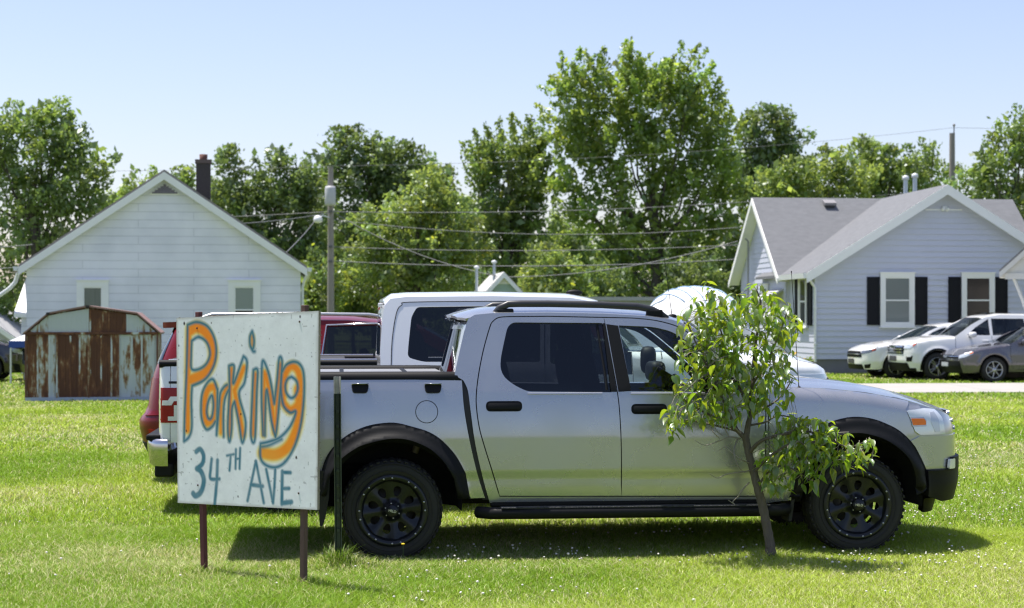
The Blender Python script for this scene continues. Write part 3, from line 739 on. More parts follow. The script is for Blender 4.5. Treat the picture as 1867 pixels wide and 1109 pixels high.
fr = frame_at(-60, 62, R(6)); gable_box('grey_house', fr, -2.0, 1.6, 1.0, 2.3, 6, M('pale_grey_wall', (.5, .5, .52), .8), M('grey_roofing', (.38, .38, .39), .8), white_trim, 'low grey roofed building at the far left behind the blue canopy', 'house', .4)

def dome_canopy():
    D = 40.0; root = empty('dome_canopy', P(1266, 0, D).xy.to_3d(), R(14)); tag(root, 'white ribbed dome canopy rising behind the silver truck and small tree', 'canopy')
    a, b, zt, zb = 1.36, 1.1, CAMH + (580 - 523) / S(D), 1.15
    n, m = 28, 12; V, F = [], []
    for j in range(m + 1):
        ph = math.pi / 2 * j / m
        for i in range(n):
            th = 2 * math.pi * i / n; c = math.cos(ph) ** .8
            V.append((a * c * math.cos(th), b * c * math.sin(th), zb + (zt - zb) * math.sin(ph) ** 1.15))
    for j in range(m):
        for i in range(n): F.append((j * n + i, j * n + (i + 1) % n, (j + 1) * n + (i + 1) % n, (j + 1) * n + i))
    p = PB(); wm = M('white_fabric', (.80, .80, .80), .6); p.add(V, F, wm, True)
    p.lathe([(1.0, 0), (1.0, zb)], wm, (0, 0, 0), 'z', 28); q = p.v[-1]; q[:, 0] *= a; q[:, 1] *= b
    p.build('cover', root)
    bm = M('seam_blue', (.28, .42, .62), .6)
    for k in range(-4, 5):
        x = k * .27; pts = []
        for i in range(13):
            t = -1 + 2 * i / 12; y = t * b * math.sqrt(max(0, 1 - ((x + .25 * t) / a) ** 2)); xx = x - .32 * t
            e = min(.999, math.sqrt((xx / a) ** 2 + (y / b) ** 2)); s_ = math.sqrt(max(0, 1 - e ** 2.5)); pts.append((xx, y, zb + (zt - zb) * s_ ** 1.15 + .012))
        pts = [p for p in pts if (p[0] / a) ** 2 + (p[1] / b) ** 2 < .97]
        if len(pts) > 2: r = PB(); r.tube(pts, .016, bm, 5); r.build('rib', root)
dome_canopy()

def popup_canopy():
    D = 43; O = P(17, 0, D); root = empty('popup_canopy', (O.x, O.y, 0), R(8)); tag(root, 'white pop up canopy with blue valance left of the rusty shed', 'canopy')
    zt = CAMH + (580 - 634) / S(D); zv = zt + .17; W = 2.4
    t = PB(); wm = M('canopy_white', (.75, .77, .82), .7); ap = (W / 2, W / 2, zv + .55)
    c = [(0, 0, zv), (W, 0, zv), (W, W, zv), (0, W, zv)]; t.add(c + [ap], [(0, 1, 4), (1, 2, 4), (2, 3, 4), (3, 0, 4)], wm); t.build('top', root)
    v = PB(); bm = M('valance_blue', (.03, .07, .30), .7)
    v.box((W / 2, 0, (zt + zv) / 2), (W, .03, zv - zt), bm); v.box((W / 2, W, (zt + zv) / 2), (W, .03, zv - zt), bm); v.box((0, W / 2, (zt + zv) / 2), (.03, W, zv - zt), bm); v.box((W, W / 2, (zt + zv) / 2), (.03, W, zv - zt), bm); v.build('valance', root)
    for x in (0.03, W - .03):
        for y in (.03, W - .03):
            q = PB(); q.tube([(x, y, 0), (x, y, zt)], .025, M('canopy_leg', (.6, .62, .64), .4, .5), 8); q.build('leg', root)
popup_canopy()

# ---- poles and wires
wood = M('weathered_pole', (.24, .215, .19), .9, vary=(6, .6, (.32, .29, .26)), streak=(1, 1, .08), bump=(30, .4))
def pole(name, u, vt, D, label, r=.14):
    b = P(u, 0, D); o = empty(name, (b.x, b.y, 0)); tag(o, label, 'utility pole'); h = CAMH + (HY - vt) / S(D)
    q = PB(); q.tube([(0, 0, 0), (0, 0, h * .5), (0, 0, h)], [r * 1.15, r, r * .82], wood, 12); q.build('pole_shaft', o); return o, h
po, ph = pole('utility_pole', 603, 305, 72, 'weathered utility pole with transformer can between house and white truck', .14)
z = lambda v: CAMH + (HY - v) / S(72)
q = PB(); q.lathe([(0, z(340)), (.2, z(341)), (.23, z(346)), (.23, z(372)), (.2, z(376)), (0, z(376))], M('transformer_grey', (.55, .56, .57), .5, vary=(3, .6, (.42, .42, .43))), (.02, -.36, 0), 'z', 18); q.box((.0, -.14, z(358)), (.1, .1, .3), wood); tr_ = q.build('transformer', po)
q = PB(); q.lathe([(.03, z(340)), (.045, z(336)), (.03, z(332)), (.03, z(330))], M('insulator', (.3, .28, .26), .4), (-.06, -.36, 0), 'z', 8); q.build('bushing', tr_)
q = PB(); q.tube([(0, -.1, z(398)), (-.3, -.15, z(394)), (-.5, -.2, z(396))], .025, M('galvanised', (.45, .5, .56), .35, .7), 8); a_ = q.build('lamp_arm', po)
q = PB(); q.lathe([(0, z(393)), (.12, z(394)), (.2, z(400)), (.19, z(406)), (0, z(408))], M('lamp_head', (.8, .8, .8), .4), (-.52, -.2, 0), 'z', 14); q.build('lamp_head', a_)
for v in (386, 450, 477): q = PB(); q.box((0, -.12, z(v)), (.16, .14, .1), M('pole_bracket', (.12, .12, .12), .6)); q.build('bracket', po)
po2, ph2 = pole('utility_pole', 1736, 243, 76, 'bare topped utility pole rising behind the blue house ridge', .15)
q = PB(); q.tube([(.07, -.05, ph2 - .4), (.07, -.05, ph2 + .3)], .03, M('mast_grey', (.3, .31, .33), .5, .4), 6); q.lathe([(.03, 0), (.06, .05), (.06, .1), (.02, .14)], M('insulator', (.3, .28, .26), .4), (.07, -.05, ph2 + .28), 'z', 8); q.build('insulator', po2)
WL = M('cable_grey', (.17, .17, .17), .6)
def wire(a, b, sag, label, r=.009, group='overhead wires'):
    A, B = P(*a), P(*b); pts = [A.lerp(B, t / 14) + Vector((0, 0, -sag * 4 * (t / 14) * (1 - t / 14))) for t in range(15)]
    c = A; q = PB(); q.tube([p - c for p in pts], r * .85, WL, 5); o = q.build('overhead_wire', loc=c); tag(o, label, 'wire', group)
wire((-60, 311, 72), (603, 303, 72), .10, 'topmost overhead wire left of the transformer pole')
wire((603, 303, 72), (1739, 233, 76), .35, 'topmost overhead wire climbing right across the big maple')
wire((1739, 233, 76), (1960, 236, 80), .02, 'thin wire running right from the bare topped pole')
wire((-60, 406, 72), (603, 386, 72), .12, 'second overhead wire down on the left of the transformer pole', .018)
wire((603, 386, 72), (1370, 368, 74), .2, 'second wire down right of the transformer pole reaching the blue house', .02)
wire((1370, 368, 74), (1760, 345, 76), .05, 'wire passing just above the ridge of the blue house')
wire((603, 388, 72), (440, 408, 58), .05, 'short drop wire from the transformer pole towards the white house roof', .018)
wire((612, 390, 72), (905, 503, 69), .35, 'slanting drop wire from the transformer pole down to the green house', .022)
wire((575, 402, 72), (520, 462, 52), .05, 'guy wire slanting down left from the street lamp head', .02)
wire((603, 400, 72), (1345, 415, 70), .45, 'third wire down right of the transformer pole', .018)
wire((603, 450, 72), (1345, 447, 70), .2, 'fourth wire down right of the transformer pole', .02)
wire((603, 476, 72), (1345, 473, 70), .25, 'lowest long wire right of the transformer pole', .024)
wire((-60, 453, 66), (60, 446, 56), .03, 'short wire reaching the left eave of the white house from the left edge', .018)
wire((-60, 492, 66), (38, 487, 52), .02, 'lowest short wire at the left edge meeting the white house gutter', .018)
wire((905, 505, 69), (1345, 440, 60), .35, 'sagging drop wire between green house and blue house', .02)
# ------------------------------------------------------------------ vehicles
def paint(name, col, metal=.0, rough=.35):
    if name in MATS: return MATS[name]
    m = M(name, col, rough, metal, 1.0); nt = m.node_tree; b = nt.nodes['Principled BSDF']
    # faint dust that thickens low on the body, and fine flake
    tc = nt.nodes.new('ShaderNodeTexCoord'); n = nt.nodes.new('ShaderNodeTexNoise'); n.inputs['Scale'].default_value = 3; n.inputs['Detail'].default_value = 8; nt.links.new(tc.outputs['Object'], n.inputs['Vector'])
    r = nt.nodes.new('ShaderNodeMapRange'); r.inputs[1].default_value = .3; r.inputs[2].default_value = .75; r.inputs[3].default_value = rough * .85; r.inputs[4].default_value = rough * 1.3; nt.links.new(n.outputs['Fac'], r.inputs[0]); nt.links.new(r.outputs[0], b.inputs['Roughness'])
    return m
BLACKP = M('black_plastic', (.006, .0065, .0075), .55, spec=.2, bump=(300, .05)); RUB = M('tyre_rubber', (.014, .014, .015), .8, vary=(6, .6, (.024, .023, .021))); DARK = M('underbody_dark', (.006, .006, .006), .9)
CHROME = M('chrome', (.52, .53, .54), .14, 1.0); CABIN = M('cabin_dark', (.02, .02, .022), .8); SEAT = M('seat_grey', (.05, .05, .053), .85)
LENS = M('lamp_lens', (.62, .66, .70), .08, .25, 1.0); REDL = M('red_lens', (.30, .004, .006), .25, 0, .1, .3); AMB = M('amber_lens', (.85, .19, .01), .25, 0, .15, .3); WLENS = M('clear_lens', (.75, .75, .74), .12, 0, 1.0)
ALLOY = M('alloy_grey', (.42, .43, .44), .3, .9)
GCLEAR = glass('clear_glass', (.78, .86, .82)); GTINT = glass('tinted_glass', (.17, .18, .19)); GMID = glass('smoked_glass', (.34, .38, .38))

class Body:
    """body surface in local coordinates: x forward from the rear axle, z up; y = +-W(x, z)"""
    def __init__(s, O, yaw, w, wb, xF, x0, n, xR, x1, nr, zs=.86, zb=1.17, tum=.30, tilt=.05, kl=.9, gh=None, top=None, bulge=(), crease=None):
        s.fr = Frame(O, yaw); s.w, s.wb, s.xF, s.x0, s.n, s.xR, s.x1, s.nr = w, wb, xF, x0, n, xR, x1, nr
        s.zs, s.zb, s.tum, s.tilt, s.kl, s.top, s.bulge, s.crease = zs, zb, tum, tilt, kl, top, bulge, crease
    def w0(s, x, z):
        x, z = np.asarray(x, float), np.asarray(z, float)
        w = s.w - s.kl * np.clip(.52 - z, 0, 1) ** 2 - s.tilt * np.clip(z - s.zs, 0, 9) - .28 * np.clip(np.minimum(z, s.zb) - s.zs, 0, 9) ** 2 - s.tum * np.clip(z - s.zb, 0, 9)
        if s.crease:
            zc, dp = s.crease; t = np.clip((zc + .035 - z) / .07, 0, 1); w = w - dp * t * t * (3 - 2 * t)
        for (cx, cz, r, sg, h) in s.bulge:
            w = w + h * np.exp(-((np.hypot(x - cx, z - cz) - r) / sg) ** 2) * np.clip((z - cz + .1) / .2, 0, 1)
        if s.top is not None:
            zt, r = s.top(x); t = np.clip((z - (zt - r)) / np.maximum(r, 1e-4), 0, .985) * (r > .005)
            w = w - r * (1 - np.sqrt(1 - t * t))
        return w
    def W(s, x, z):
        x = np.asarray(x, float); z = np.asarray(z, float)
        f = np.clip((x - s.x0) / (s.xF(z) - s.x0), 0, .9995); r = np.clip((s.x1 - x) / (s.x1 - s.xR(z)), 0, .9995)
        return s.w0(x, z) * (1 - f ** s.n) ** (1 / s.n) * (1 - r ** s.nr) ** (1 / s.nr)
    def side(s, sg, off=0.0): return lambda x, z: (x, sg * (s.W(x, z) + off), z)
    def nose(s, off=0.0):
        def f(th, z):
            c = np.maximum(np.abs(np.cos(th)), 1e-6); sn = np.sin(th); xf = s.xF(z)
            x = s.x0 + (xf - s.x0) * c ** (2 / s.n); y = s.w0(np.minimum(x, s.x0 + .8 * (xf - s.x0)), z) * np.sign(sn) * np.abs(sn) ** (2 / s.n)
            return x + off * c, y + off * sn, z
        return f
    def tail(s, off=0.0):
        def f(th, z):
            c = np.maximum(np.abs(np.cos(th)), 1e-6); sn = np.sin(th); xr = s.xR(z)
            x = s.x1 + (xr - s.x1) * c ** (2 / s.nr); y = s.w0(np.maximum(x, s.x1 + .8 * (xr - s.x1)), z) * np.sign(sn) * np.abs(sn) ** (2 / s.nr)
            return x - off * c, y + off * sn, z
        return f
    def tr(s, u, v, off=0.0):
        y = -s.w
        for _ in range(14):
            x, z = s.fr.tr(u, v, y); y = .5 * y + .5 * -(float(s.W(min(x, s.x0 + .9 * (float(s.xF(z)) - s.x0)), z)) + off)
        return s.fr.tr(u, v, y)
    def T(s, pts, off=0.0): return [s.tr(u, v, off) for u, v in pts]
    def px(s, p):
        X = s.fr.O[0] + p[0] * s.fr.c - p[1] * s.fr.s; D = s.fr.O[1] + p[0] * s.fr.s + p[1] * s.fr.c
        return CX + FPX * X / D, HY + (CAMH - p[2]) * FPX / D
    def trN(s, u, v, which='nose', lim=-.05):
        """(theta, z) on the nose/tail whose picture is (u, v), near side"""
        f = s.nose() if which == 'nose' else s.tail(); th = np.linspace(-1.56, lim, 400); z = CAMH - (v - HY) / FPX * (s.fr.O[1] - s.w)
        for _ in range(5):
            x, y, _z = f(th, np.full(400, z)); D = s.fr.O[1] + x * s.fr.s + y * s.fr.c; U = CX + FPX * (s.fr.O[0] + x * s.fr.c - y * s.fr.s) / D
            if which == 'nose': k = int(np.argmax(U)); i = int(np.argmin(np.abs(U[:k + 1] - u)))
            else: k = int(np.argmin(U)); i = int(np.argmin(np.abs(U[:k + 1] - u)))
            z = CAMH - (v - HY) / FPX * D[i]
        return float(th[i]), z
    def TN(s, pts, which='nose', lim=-.05): return [s.trN(u, v, which, lim) for u, v in pts]

OUTY = lambda sg: (lambda V: np.tile((0, sg, 0), (len(V), 1)))
UP = (0, 0, 1)
def rad_out(V): return V * np.array((1, 1, 0)) - np.array((V[:, 0].mean() * .0, 0, 0))

def make_wheel(r, w, rim_r, style, parent, at, side, rimmat, name='wheel', copyfrom=None, steer=0):
    """wheel (tyre mesh) > rim, hub_cap; outer face towards -y"""
    if copyfrom:
        o = clone(copyfrom, parent); o.location = at; o.rotation_euler = (0, o.rotation_euler[1] + random.uniform(0, .7), (0 if side < 0 else math.pi) + steer); return o
    h = w / 2; t = PB()
    prof = [(rim_r - .012, -h + .02), (rim_r + .004, -h + .006), (rim_r + .03, -h + .001), (rim_r + (r - rim_r) * .55, -h - .004), (r - .028, -h + .008), (r - .010, -h + .022), (r - .002, -h + .05), (r, 0), (r - .002, h - .05), (r - .012, h - .02), (rim_r + .02, h), (rim_r - .012, h - .02)]
    t.lathe(prof, RUB, n=56)
    for q in (rim_r + (r - rim_r) * .3, rim_r + (r - rim_r) * .75): t.lathe([(q - .003, -h - .001), (q, -h - .0065), (q + .003, -h - .001)], RUB, n=56)
    nb = 44
    for k in range(nb):
        a = 2 * math.pi * k / nb; c_, s_ = math.cos(a), math.sin(a); m = Euler((0, -a, 0)).to_matrix()
        for y in (-h + .03, h - .03): t.box(((r - .008) * c_, y, (r - .008) * s_), (.014, .045, .026), RUB, rot=m, bevel=.004, seg=1)
        t.box(((r - .002) * c_, (k % 2 - .5) * .06, (r - .002) * s_), (.012, .05, .03), RUB, rot=m)
    o = t.build(name, parent, at); rm = PB()
    if style == 'offroad':
        blk, bolt = rimmat, M('rivet_silver', (.8, .8, .8), .3, .6)
        rm.lathe([(rim_r + .006, -h + .012), (rim_r, -h - .004), (rim_r - .014, -h - .006), (rim_r - .032, -h - .003), (rim_r - .04, -h + .012), (rim_r - .05, -h + .03)], blk, n=56)
        R1 = rim_r - .045
        def f(u, v):
            rr = np.hypot(u, v); return u, -h + .03 + .032 * np.clip((R1 - rr) / R1, 0, 1) ** .8 - .05 * np.exp(-(rr / .062) ** 4) - .010 * np.cos(8 * (np.arctan2(v, u) - R(97.5))) * np.clip(rr / R1, 0, 1), v
        holes = []
        for k in range(8):
            a = R(75 - 45 * k); cc, ss = math.cos(a), math.sin(a); q = []
            for i in range(20):
                b = 2 * math.pi * i / 20; pr, pt = .036 * math.cos(b), (.026 + .007 * math.cos(b)) * math.sin(b); q.append(((.134 + pr) * cc - pt * ss, (.134 + pr) * ss + pt * cc))
            holes.append(q)
        rm.skin(arc(0, 0, R1, 0, 360, 48)[:-1], f, blk, .012, holes, .035, (0, -1, 0))
        for k in range(8):
            for da in (-7.5, 7.5):
                a = R(97.5 - 45 * k + da); q = rim_r - .020; rm.lathe([(.0062, 0), (.0062, -.004), (0, -.005)], bolt, (q * math.cos(a), -h - .006, q * math.sin(a)), 'y', 8); rm.lathe([(.0025, 0), (.0025, -.0012), (0, -.0014)], blk, (q * math.cos(a), -h - .0109, q * math.sin(a)), 'y', 6)
        rm.lathe([(rim_r - .02, h - .03), (rim_r - .05, h - .05), (rim_r - .055, -h + .06)], DARK, n=40)
        rm.lathe([(.0, h - .06), (.15, h - .06), (.155, -h + .13), (0, -h + .12)], M('brake_disc', (.20, .19, .18), .5, .7), n=32)
        ri = rm.build('rim', o)
        hc = PB(); hc.lathe([(.045, -h + .02), (.044, -h - .022), (.038, -h - .03), (0, -h - .032)], blk, n=28)
        for k in range(6):
            a = R(38 + 60 * k); hc.lathe([(.0045, 0), (.0045, -.006), (0, -.007)], bolt, (.051 * math.cos(a), -h + .0, .051 * math.sin(a)), 'y', 8)
        tc = bpy.data.curves.new('txt', 'FONT'); tc.body = 'HELO'; tc.size = .024; tc.align_x = 'CENTER'; tc.align_y = 'CENTER'; tc.extrude = .0008
        to = bpy.data.objects.new('txt', tc); dg = bpy.context.evaluated_depsgraph_get(); COL.objects.link(to); bpy.context.view_layer.update(); me = bpy.data.meshes.new_from_object(to.evaluated_get(bpy.context.evaluated_depsgraph_get()))
        ca, sa = math.cos(R(-12)), math.sin(R(-12))
        hc.add([((v.co.x * ca - v.co.y * sa) * .9, -h - .034 - v.co.z, v.co.x * sa + v.co.y * ca) for v in me.vertices], [list(p.vertices) for p in me.polygons], M('rivet_silver', (.8, .8, .8), .3, .6)); bpy.data.objects.remove(to)
        hc.build('hub_cap', o)
    else:
        ns = 5 if style == 'five' else 7
        rm.lathe([(rim_r + .004, -h + .015), (rim_r - .004, -h + .002), (rim_r - .016, -h + .006), (rim_r - .03, -h + .04), (rim_r - .035, h - .03)], rimmat, n=40)
        for k in range(ns):
            for da in ((-9, 9) if style == 'five' else (0,)):
                a = R(90 + 360 / ns * k); b = a + R(da); c0 = np.array((.055 * math.cos(a), -h + .015, .055 * math.sin(a))); c1 = np.array(((rim_r - .015) * math.cos(b), -h + .012, (rim_r - .015) * math.sin(b)))
                rm.tube([c0, c0 * .5 + c1 * .5 + np.array((0, -.004, 0)), c1], [.017, .013, .015], rimmat, 6)
        rm.lathe([(.0, -h - .004), (.05, -h + .0), (.062, -h + .02)], rimmat, n=20); rm.lathe([(.0, .0), (rim_r - .04, .0)], DARK, n=24)
        rm.lathe([(0, -.02), (.13, -.02), (.13, 0)], M('brake_disc', (.20, .19, .18), .5, .7), n=24)
        rm.build('rim', o)
    o.rotation_euler = (0, 0, (0 if side < 0 else math.pi) + steer)
    return o

def seat(pb, x, y, z, w=.5, mat=None, head=True):
    m = mat or SEAT
    pb.blob((x + .02, y, z + .05), (.27, w / 2, .12), m, 14, pw=.5); pb.blob((x - .27, y, z + .36), (.09, w / 2, .36), m, 14, (0, R(-12), 0), .5)
    if head: pb.blob((x - .36, y, z + .80), (.05, w * .26, .10), m, 12, (0, R(-10), 0), .5); pb.tube([(x - .34, y - .06, z + .66), (x - .35, y - .06, z + .76)], .008, CHROME, 6)
def handle(body, sg, x0, x1, z, parent, mat=BLACKP, hh=.036):
    q = PB(); y = float(body.W((x0 + x1) / 2, z)); sl = sg * (y + .016); L = x1 - x0; c = (x0 + x1) / 2
    r = hh
    q.skin(roundpoly([(x0, z - r), (x1, z - r), (x1, z + r), (x0, z + r)], r * .95, 6), lambda u, v: (u, sg * (body.W(u, v) + .004), v), mat, .02, (), .004, (0, sg, 0))
    q.skin(roundpoly([(x0 + .012, z - r * .55), (x1 - .012, z - r * .55), (x1 - .012, z + r * .62), (x0 + .012, z + r * .62)], r * .5, 5), lambda u, v: (u, sg * (body.W(u, v) + .034 - 3.0 * (u - c) ** 2 * .35 - 6 * (v - z) ** 2), v), mat, .012, (), .022, (0, sg, 0))
    return q.build('handle', parent)

# ---------- silver crew cab pickup: the main subject
def silver_pickup():
    yaw = R(5.72); w = .925
    zF = lambda z: 4.205 - .30 * np.clip(np.asarray(z, float) - .86, 0, 1) ** 1.2 - .25 * np.clip(.5 - np.asarray(z, float), 0, 1)
    zR = lambda z: np.full_like(np.asarray(z, float), -1.15)
    hx = [2.55, 2.75, 3.14, 3.41, 3.65, 3.84, 4.0, 4.3]; hz = [1.205, 1.19, 1.172, 1.145, 1.10, 1.05, 1.0, .9]
    def top(x):
        x = np.asarray(x, float); r = np.clip((x - 2.62) / .25, 0, 1) * .10; zt = np.where(x > 2.55, np.interp(x, hx, hz), 9.0); return zt, r
    B = Body((-.9232, 12.708), yaw, w, 3.306, zF, 3.6, 3.0, zR, -.8, 4.0, zs=.84, zb=1.17, tum=.29, tilt=.055, kl=.8, top=top, bulge=((0, .352, .485, .045, .045), (3.306, .358, .485, .045, .034)), crease=(.585, .012))
    root = empty('pickup_truck', (B.fr.O[0], B.fr.O[1], 0), yaw)
    tag(root, 'silver crew cab pickup with black wheels and black fender flares nearest the camera', 'pickup truck')
    sil = paint('silver_paint', (.42, .43, .44), .72, .26)
    T = B.T; G = .035
    # body shell: cab frame with the door opening, fender, bed side, hood, roof, tailgate
    sh = PB()
    rd_rear = [(911, 905), (897, 858), (883, 813), (874, 780), (869, 745), (868.5, 720), (872.5, 684), (881, 640), (893, 597), (899, 586), (910, 579), (930, 577.5)]
    split = [(1101, 579), (1112, 640), (1126, 717), (1131, 770), (1133, 830), (1133, 905)]
    fd_top = [(1150, 580), (1185, 583), (1215, 589), (1242, 599), (1275, 621), (1320, 656), (1362, 690), (1390, 714), (1395, 750), (1396, 830), (1393, 905)]
    rd_rear, split = spl(rd_rear, 4), spl(split, 3); fd_top = spl(fd_top[:-1], 4) + fd_top[-1:]
    def grow(pts, k):
        a = np.array(pts); c = a.mean(0); area = sum(a[i - 1][0] * a[i][1] - a[i][0] * a[i - 1][1] for i in range(len(a))); out = []
        for i in range(len(a)):
            d = a[(i + 1) % len(a)] - a[i - 1]; n = np.array((d[1], -d[0])) / max(np.linalg.norm(d), 1e-9); out.append(tuple(a[i] + n * k * np.sign(area)))
        return out
    dooropen = T(rd_rear + [(1000, 577)] + [split[0]] + fd_top)
    frame = T(spl([(893, 917), (879, 866), (866, 806), (858, 748), (853, 712), (845, 694)], 4) + [(829, 684), (838, 640), (846, 608), (850, 592), (854, 581), (866, 574), (898, 571), (1000, 570), (1100, 572), (1180, 576.5), (1225, 583), (1252, 592), (1292, 615), (1337, 650), (1377, 683), (1404, 708), (1400, 760), (1401, 917)])
    arcF = T([(1401, 917), (1442, 912), (1446, 858), (1454, 836), (1470, 805), (1492, 783), (1518, 768), (1545, 761), (1568, 760), (1592, 764), (1612, 771), (1636, 783), (1657, 801)])
    fend = arcF + T([(1667, 787), (1651, 747)]) + [(3.72, float(np.interp(3.72, hx, hz)) - .001)] + [(x, float(np.interp(x, hx, hz)) - .001) for x in (3.5, 3.3, 3.1, 2.9, 2.8)] + T([(1404, 706), (1402, 760)])
    flout = [(583, 905), (584, 870), (590, 845), (602, 822), (624, 800), (650, 784), (680, 774), (718, 770.5), (752, 778), (783, 788), (808, 805), (832, 832), (849, 863), (857, 909)]
    bed = T(spl([(842, 694), (846, 745), (856, 803), (870, 863), (884, 908)], 4) + [(857, 909)] + flout[::-1][1:]) + [(-.9, .47), (-1.12, .55), (-1.135, .9), (-1.13, 1.25), (-.5, 1.262)]
    for sg in (-1, 1):
        o = (0, sg, 0)
        sh.skin(grow(frame, -.0), B.side(sg), sil, .028, [grow(dooropen, .004)], G, o)
        sh.skin(fend, B.side(sg), sil, .024, (), G, o); sh.skin(bed, B.side(sg), sil, .024, (), G, o)
    # roof
    ze = lambda x: np.interp(x, [.42, .50, .60, .723, 1.114, 1.508, 1.825, 2.0, 2.11], [1.642, 1.668, 1.695, 1.712, 1.718, 1.710, 1.690, 1.665, 1.628])
    def roof(x, n):
        yy = B.W(x, ze(x)); return x, n * yy, ze(x) + .055 * (1 - np.abs(n) ** 4)
    sh.skin([(2.10, -1), (2.135, -.5), (2.15, 0), (2.135, .5), (2.10, 1), (.53, 1), (.47, .85), (.44, .5), (.43, 0), (.44, -.5), (.47, -.85), (.53, -1)], roof, sil, .05, (), .02, UP)
    # cab rear wall with its window
    cr = [(.53, 1.645), (.447, 1.277), (.447, 1.0)]
    def rear(n, z):
        x = np.interp(z, [.6, 1.27, 1.63, 1.68], [.43, .435, .525, .56]); return x - .05 * (1 - n * n) , n * (B.W(x + .02, z) - .004), z
    sh.skin([(-1, .6), (1, .6), (1, 1.655), (-1, 1.655)], rear, sil, .08, [roundpoly([(-.90, 1.285), (.90, 1.285), (.88, 1.60), (-.88, 1.60)], .05)], .02, (-1, 0, 0))
    # hood
    def hood(x, n):
        zt = np.interp(x, hx, hz); yy = B.W(x, zt); return x, n * yy, zt + .062 * (1 - np.abs(n) ** 2.6) + .012 * np.exp(-((np.abs(n) - .55) / .1) ** 2) * np.clip((4 - x) / 1, 0, 1)
    sh.skin([(2.70, -1), (3.2, -1), (3.6, -1), (3.9, -1), (4.06, -.93), (4.10, -.5), (4.11, 0), (4.10, .5), (4.06, .93), (3.9, 1), (3.6, 1), (3.2, 1), (2.70, 1)], hood, sil, .06, (), .03, UP)
    # tailgate and bed end
    def tg(n, z): return -1.13 - .012 * np.cos(n * 1.5), n * (B.W(-1.0, z) - .005), z
    sh.skin([(-1, .55), (1, .55), (1, 1.25), (-1, 1.25)], tg, sil, .1, (), .03, (-1, 0, 0))
    body = sh.build('body_shell', root)
    # bumper cover and lower bumpers, wrapped round the nose
    TN = B.TN; nb = PB()
    cov = TN([(1660, 804), (1677, 795.5), (1700, 795), (1724, 794)]); zc = cov[-1][1]
    low = TN([(1715, 856), (1689, 857), (1681, 838), (1669, 815)])
    thE = -.02
    nb.skin(cov + [(-.5, zc), (.5, zc)] + [(-a, b) for a, b in cov[::-1]] + [(-a, b) for a, b in low[::-1]] + [(.5, low[0][1]), (-.5, low[0][1])] + low, B.nose(.004), sil, .06, (), .02, rad_out)
    nbo = nb.build('front_bumper_cover', root)
    lb = PB(); l2 = TN([(1686, 858), (1718, 857)]); zt = l2[0][1]
    q = [(-1.35, zt), (-.98, zt), (-.90, zt + .085), (.90, zt + .085), (.98, zt), (1.35, zt), (1.33, .40), (1.1, .36), (.5, .36), (-.5, .36), (-1.1, .36), (-1.33, .40)]
    lb.skin(q, lambda th, z: B.nose(.030 + 0)(th, z), BLACKP, .05, (), .06, rad_out)
    lb.skin([(-1.2, .37), (1.2, .37), (1.15, .265), (-1.15, .265)], B.nose(-.10), BLACKP, .08, (), .05, rad_out)
    lbo = lb.build('lower_bumper', root)
    for sg in (-1, 1):
        f = PB(); f.skin(roundpoly([(sg * 1.02, zt + .005), (sg * .86, zt + .005), (sg * .86, zt + .075), (sg * 1.0, zt + .075)], .015), B.nose(.034), WLENS, .03, (), .02, rad_out); f.build('fog_lamp', lbo)
    # headlights with amber markers
    hl = [(1653, 748.5), (1683, 744), (1702, 745.5), (1716, 760), (1722, 791.5), (1676.5, 793), (1668, 786)]; hp = TN(hl)
    am = TN([(1660, 763), (1683, 763), (1687, 767), (1687, 774.5), (1664, 775.5)])
    for sg in (-1, 1):
        mir = lambda p: [(sg * -a, b) for a, b in p]
        h = PB(); h.skin(mir(roundpoly(hp, .008, 2)), B.nose(.006), LENS, .03, (), .03, rad_out); ho = h.build('headlight', root)
        a_ = PB(); a_.skin(mir(roundpoly(am, .006, 2)), B.nose(.010), AMB, .03, (), .006, rad_out); a_.build('indicator', ho)
        c_ = PB(); c_.skin(mir(grow(am, .012)), B.nose(.008), M('lamp_inner', (.45, .47, .49), .2, .5), .03, (), .004, rad_out); 
        c_.skin(mir(TN([(1694, 752), (1701, 750), (1710, 764), (1713, 787), (1704, 788), (1696, 770)])), B.nose(.008), M('lamp_bowl', (.50, .53, .57), .2, .45), .03, (), .004, rad_out); c_.build('reflector', ho)
    gr = PB(); gz0, gz1 = zc + .0, .985; gr.skin([(-.62, gz0), (.62, gz0), (.62, gz1), (-.62, gz1)], B.nose(-.01), BLACKP, .1, (), .02, rad_out)
    for k in range(3): gr.skin([(-.6, gz0 + .03 + k * .055), (.6, gz0 + .03 + k * .055), (.6, gz0 + .055 + k * .055), (-.6, gz0 + .055 + k * .055)], B.nose(.004), CHROME, .1, (), .02, rad_out)
    gr.build('grille', root)
    hn = PB(); tt = np.concatenate([[-1.5705], np.linspace(-1.52, 1.52, 31), [1.5705]]); nf = B.nose()
    ztop = [(float(t), float(np.interp(float(nf(t, 1.0)[0]), hx, hz)) + .004) for t in tt]
    hn.skin([(-1.5705, .80), (-.62, .80), (-.60, .97), (.60, .97), (.62, .80), (1.5705, .80)] + ztop[::-1], B.nose(-.010), sil, .05, (), 0, rad_out); hn.build('front_panel', root)
    # doors
    wr = roundpoly(T([(934, 588), (1100, 589), (1115, 715.5), (962, 714), (938, 703), (919, 688), (912, 672), (913, 652), (919.5, 621), (925, 597)]), [.03, .02, .005, .03, .05, .05, .05, .05, .05, .03], 3)
    wf = roundpoly(T([(1128, 593.5), (1190, 596), (1224, 604), (1262, 628), (1318, 671), (1352, 703), (1350, 713.5), (1151, 713.5)]), [.005, .05, .05, .08, .08, .02, .01, .005], 3)
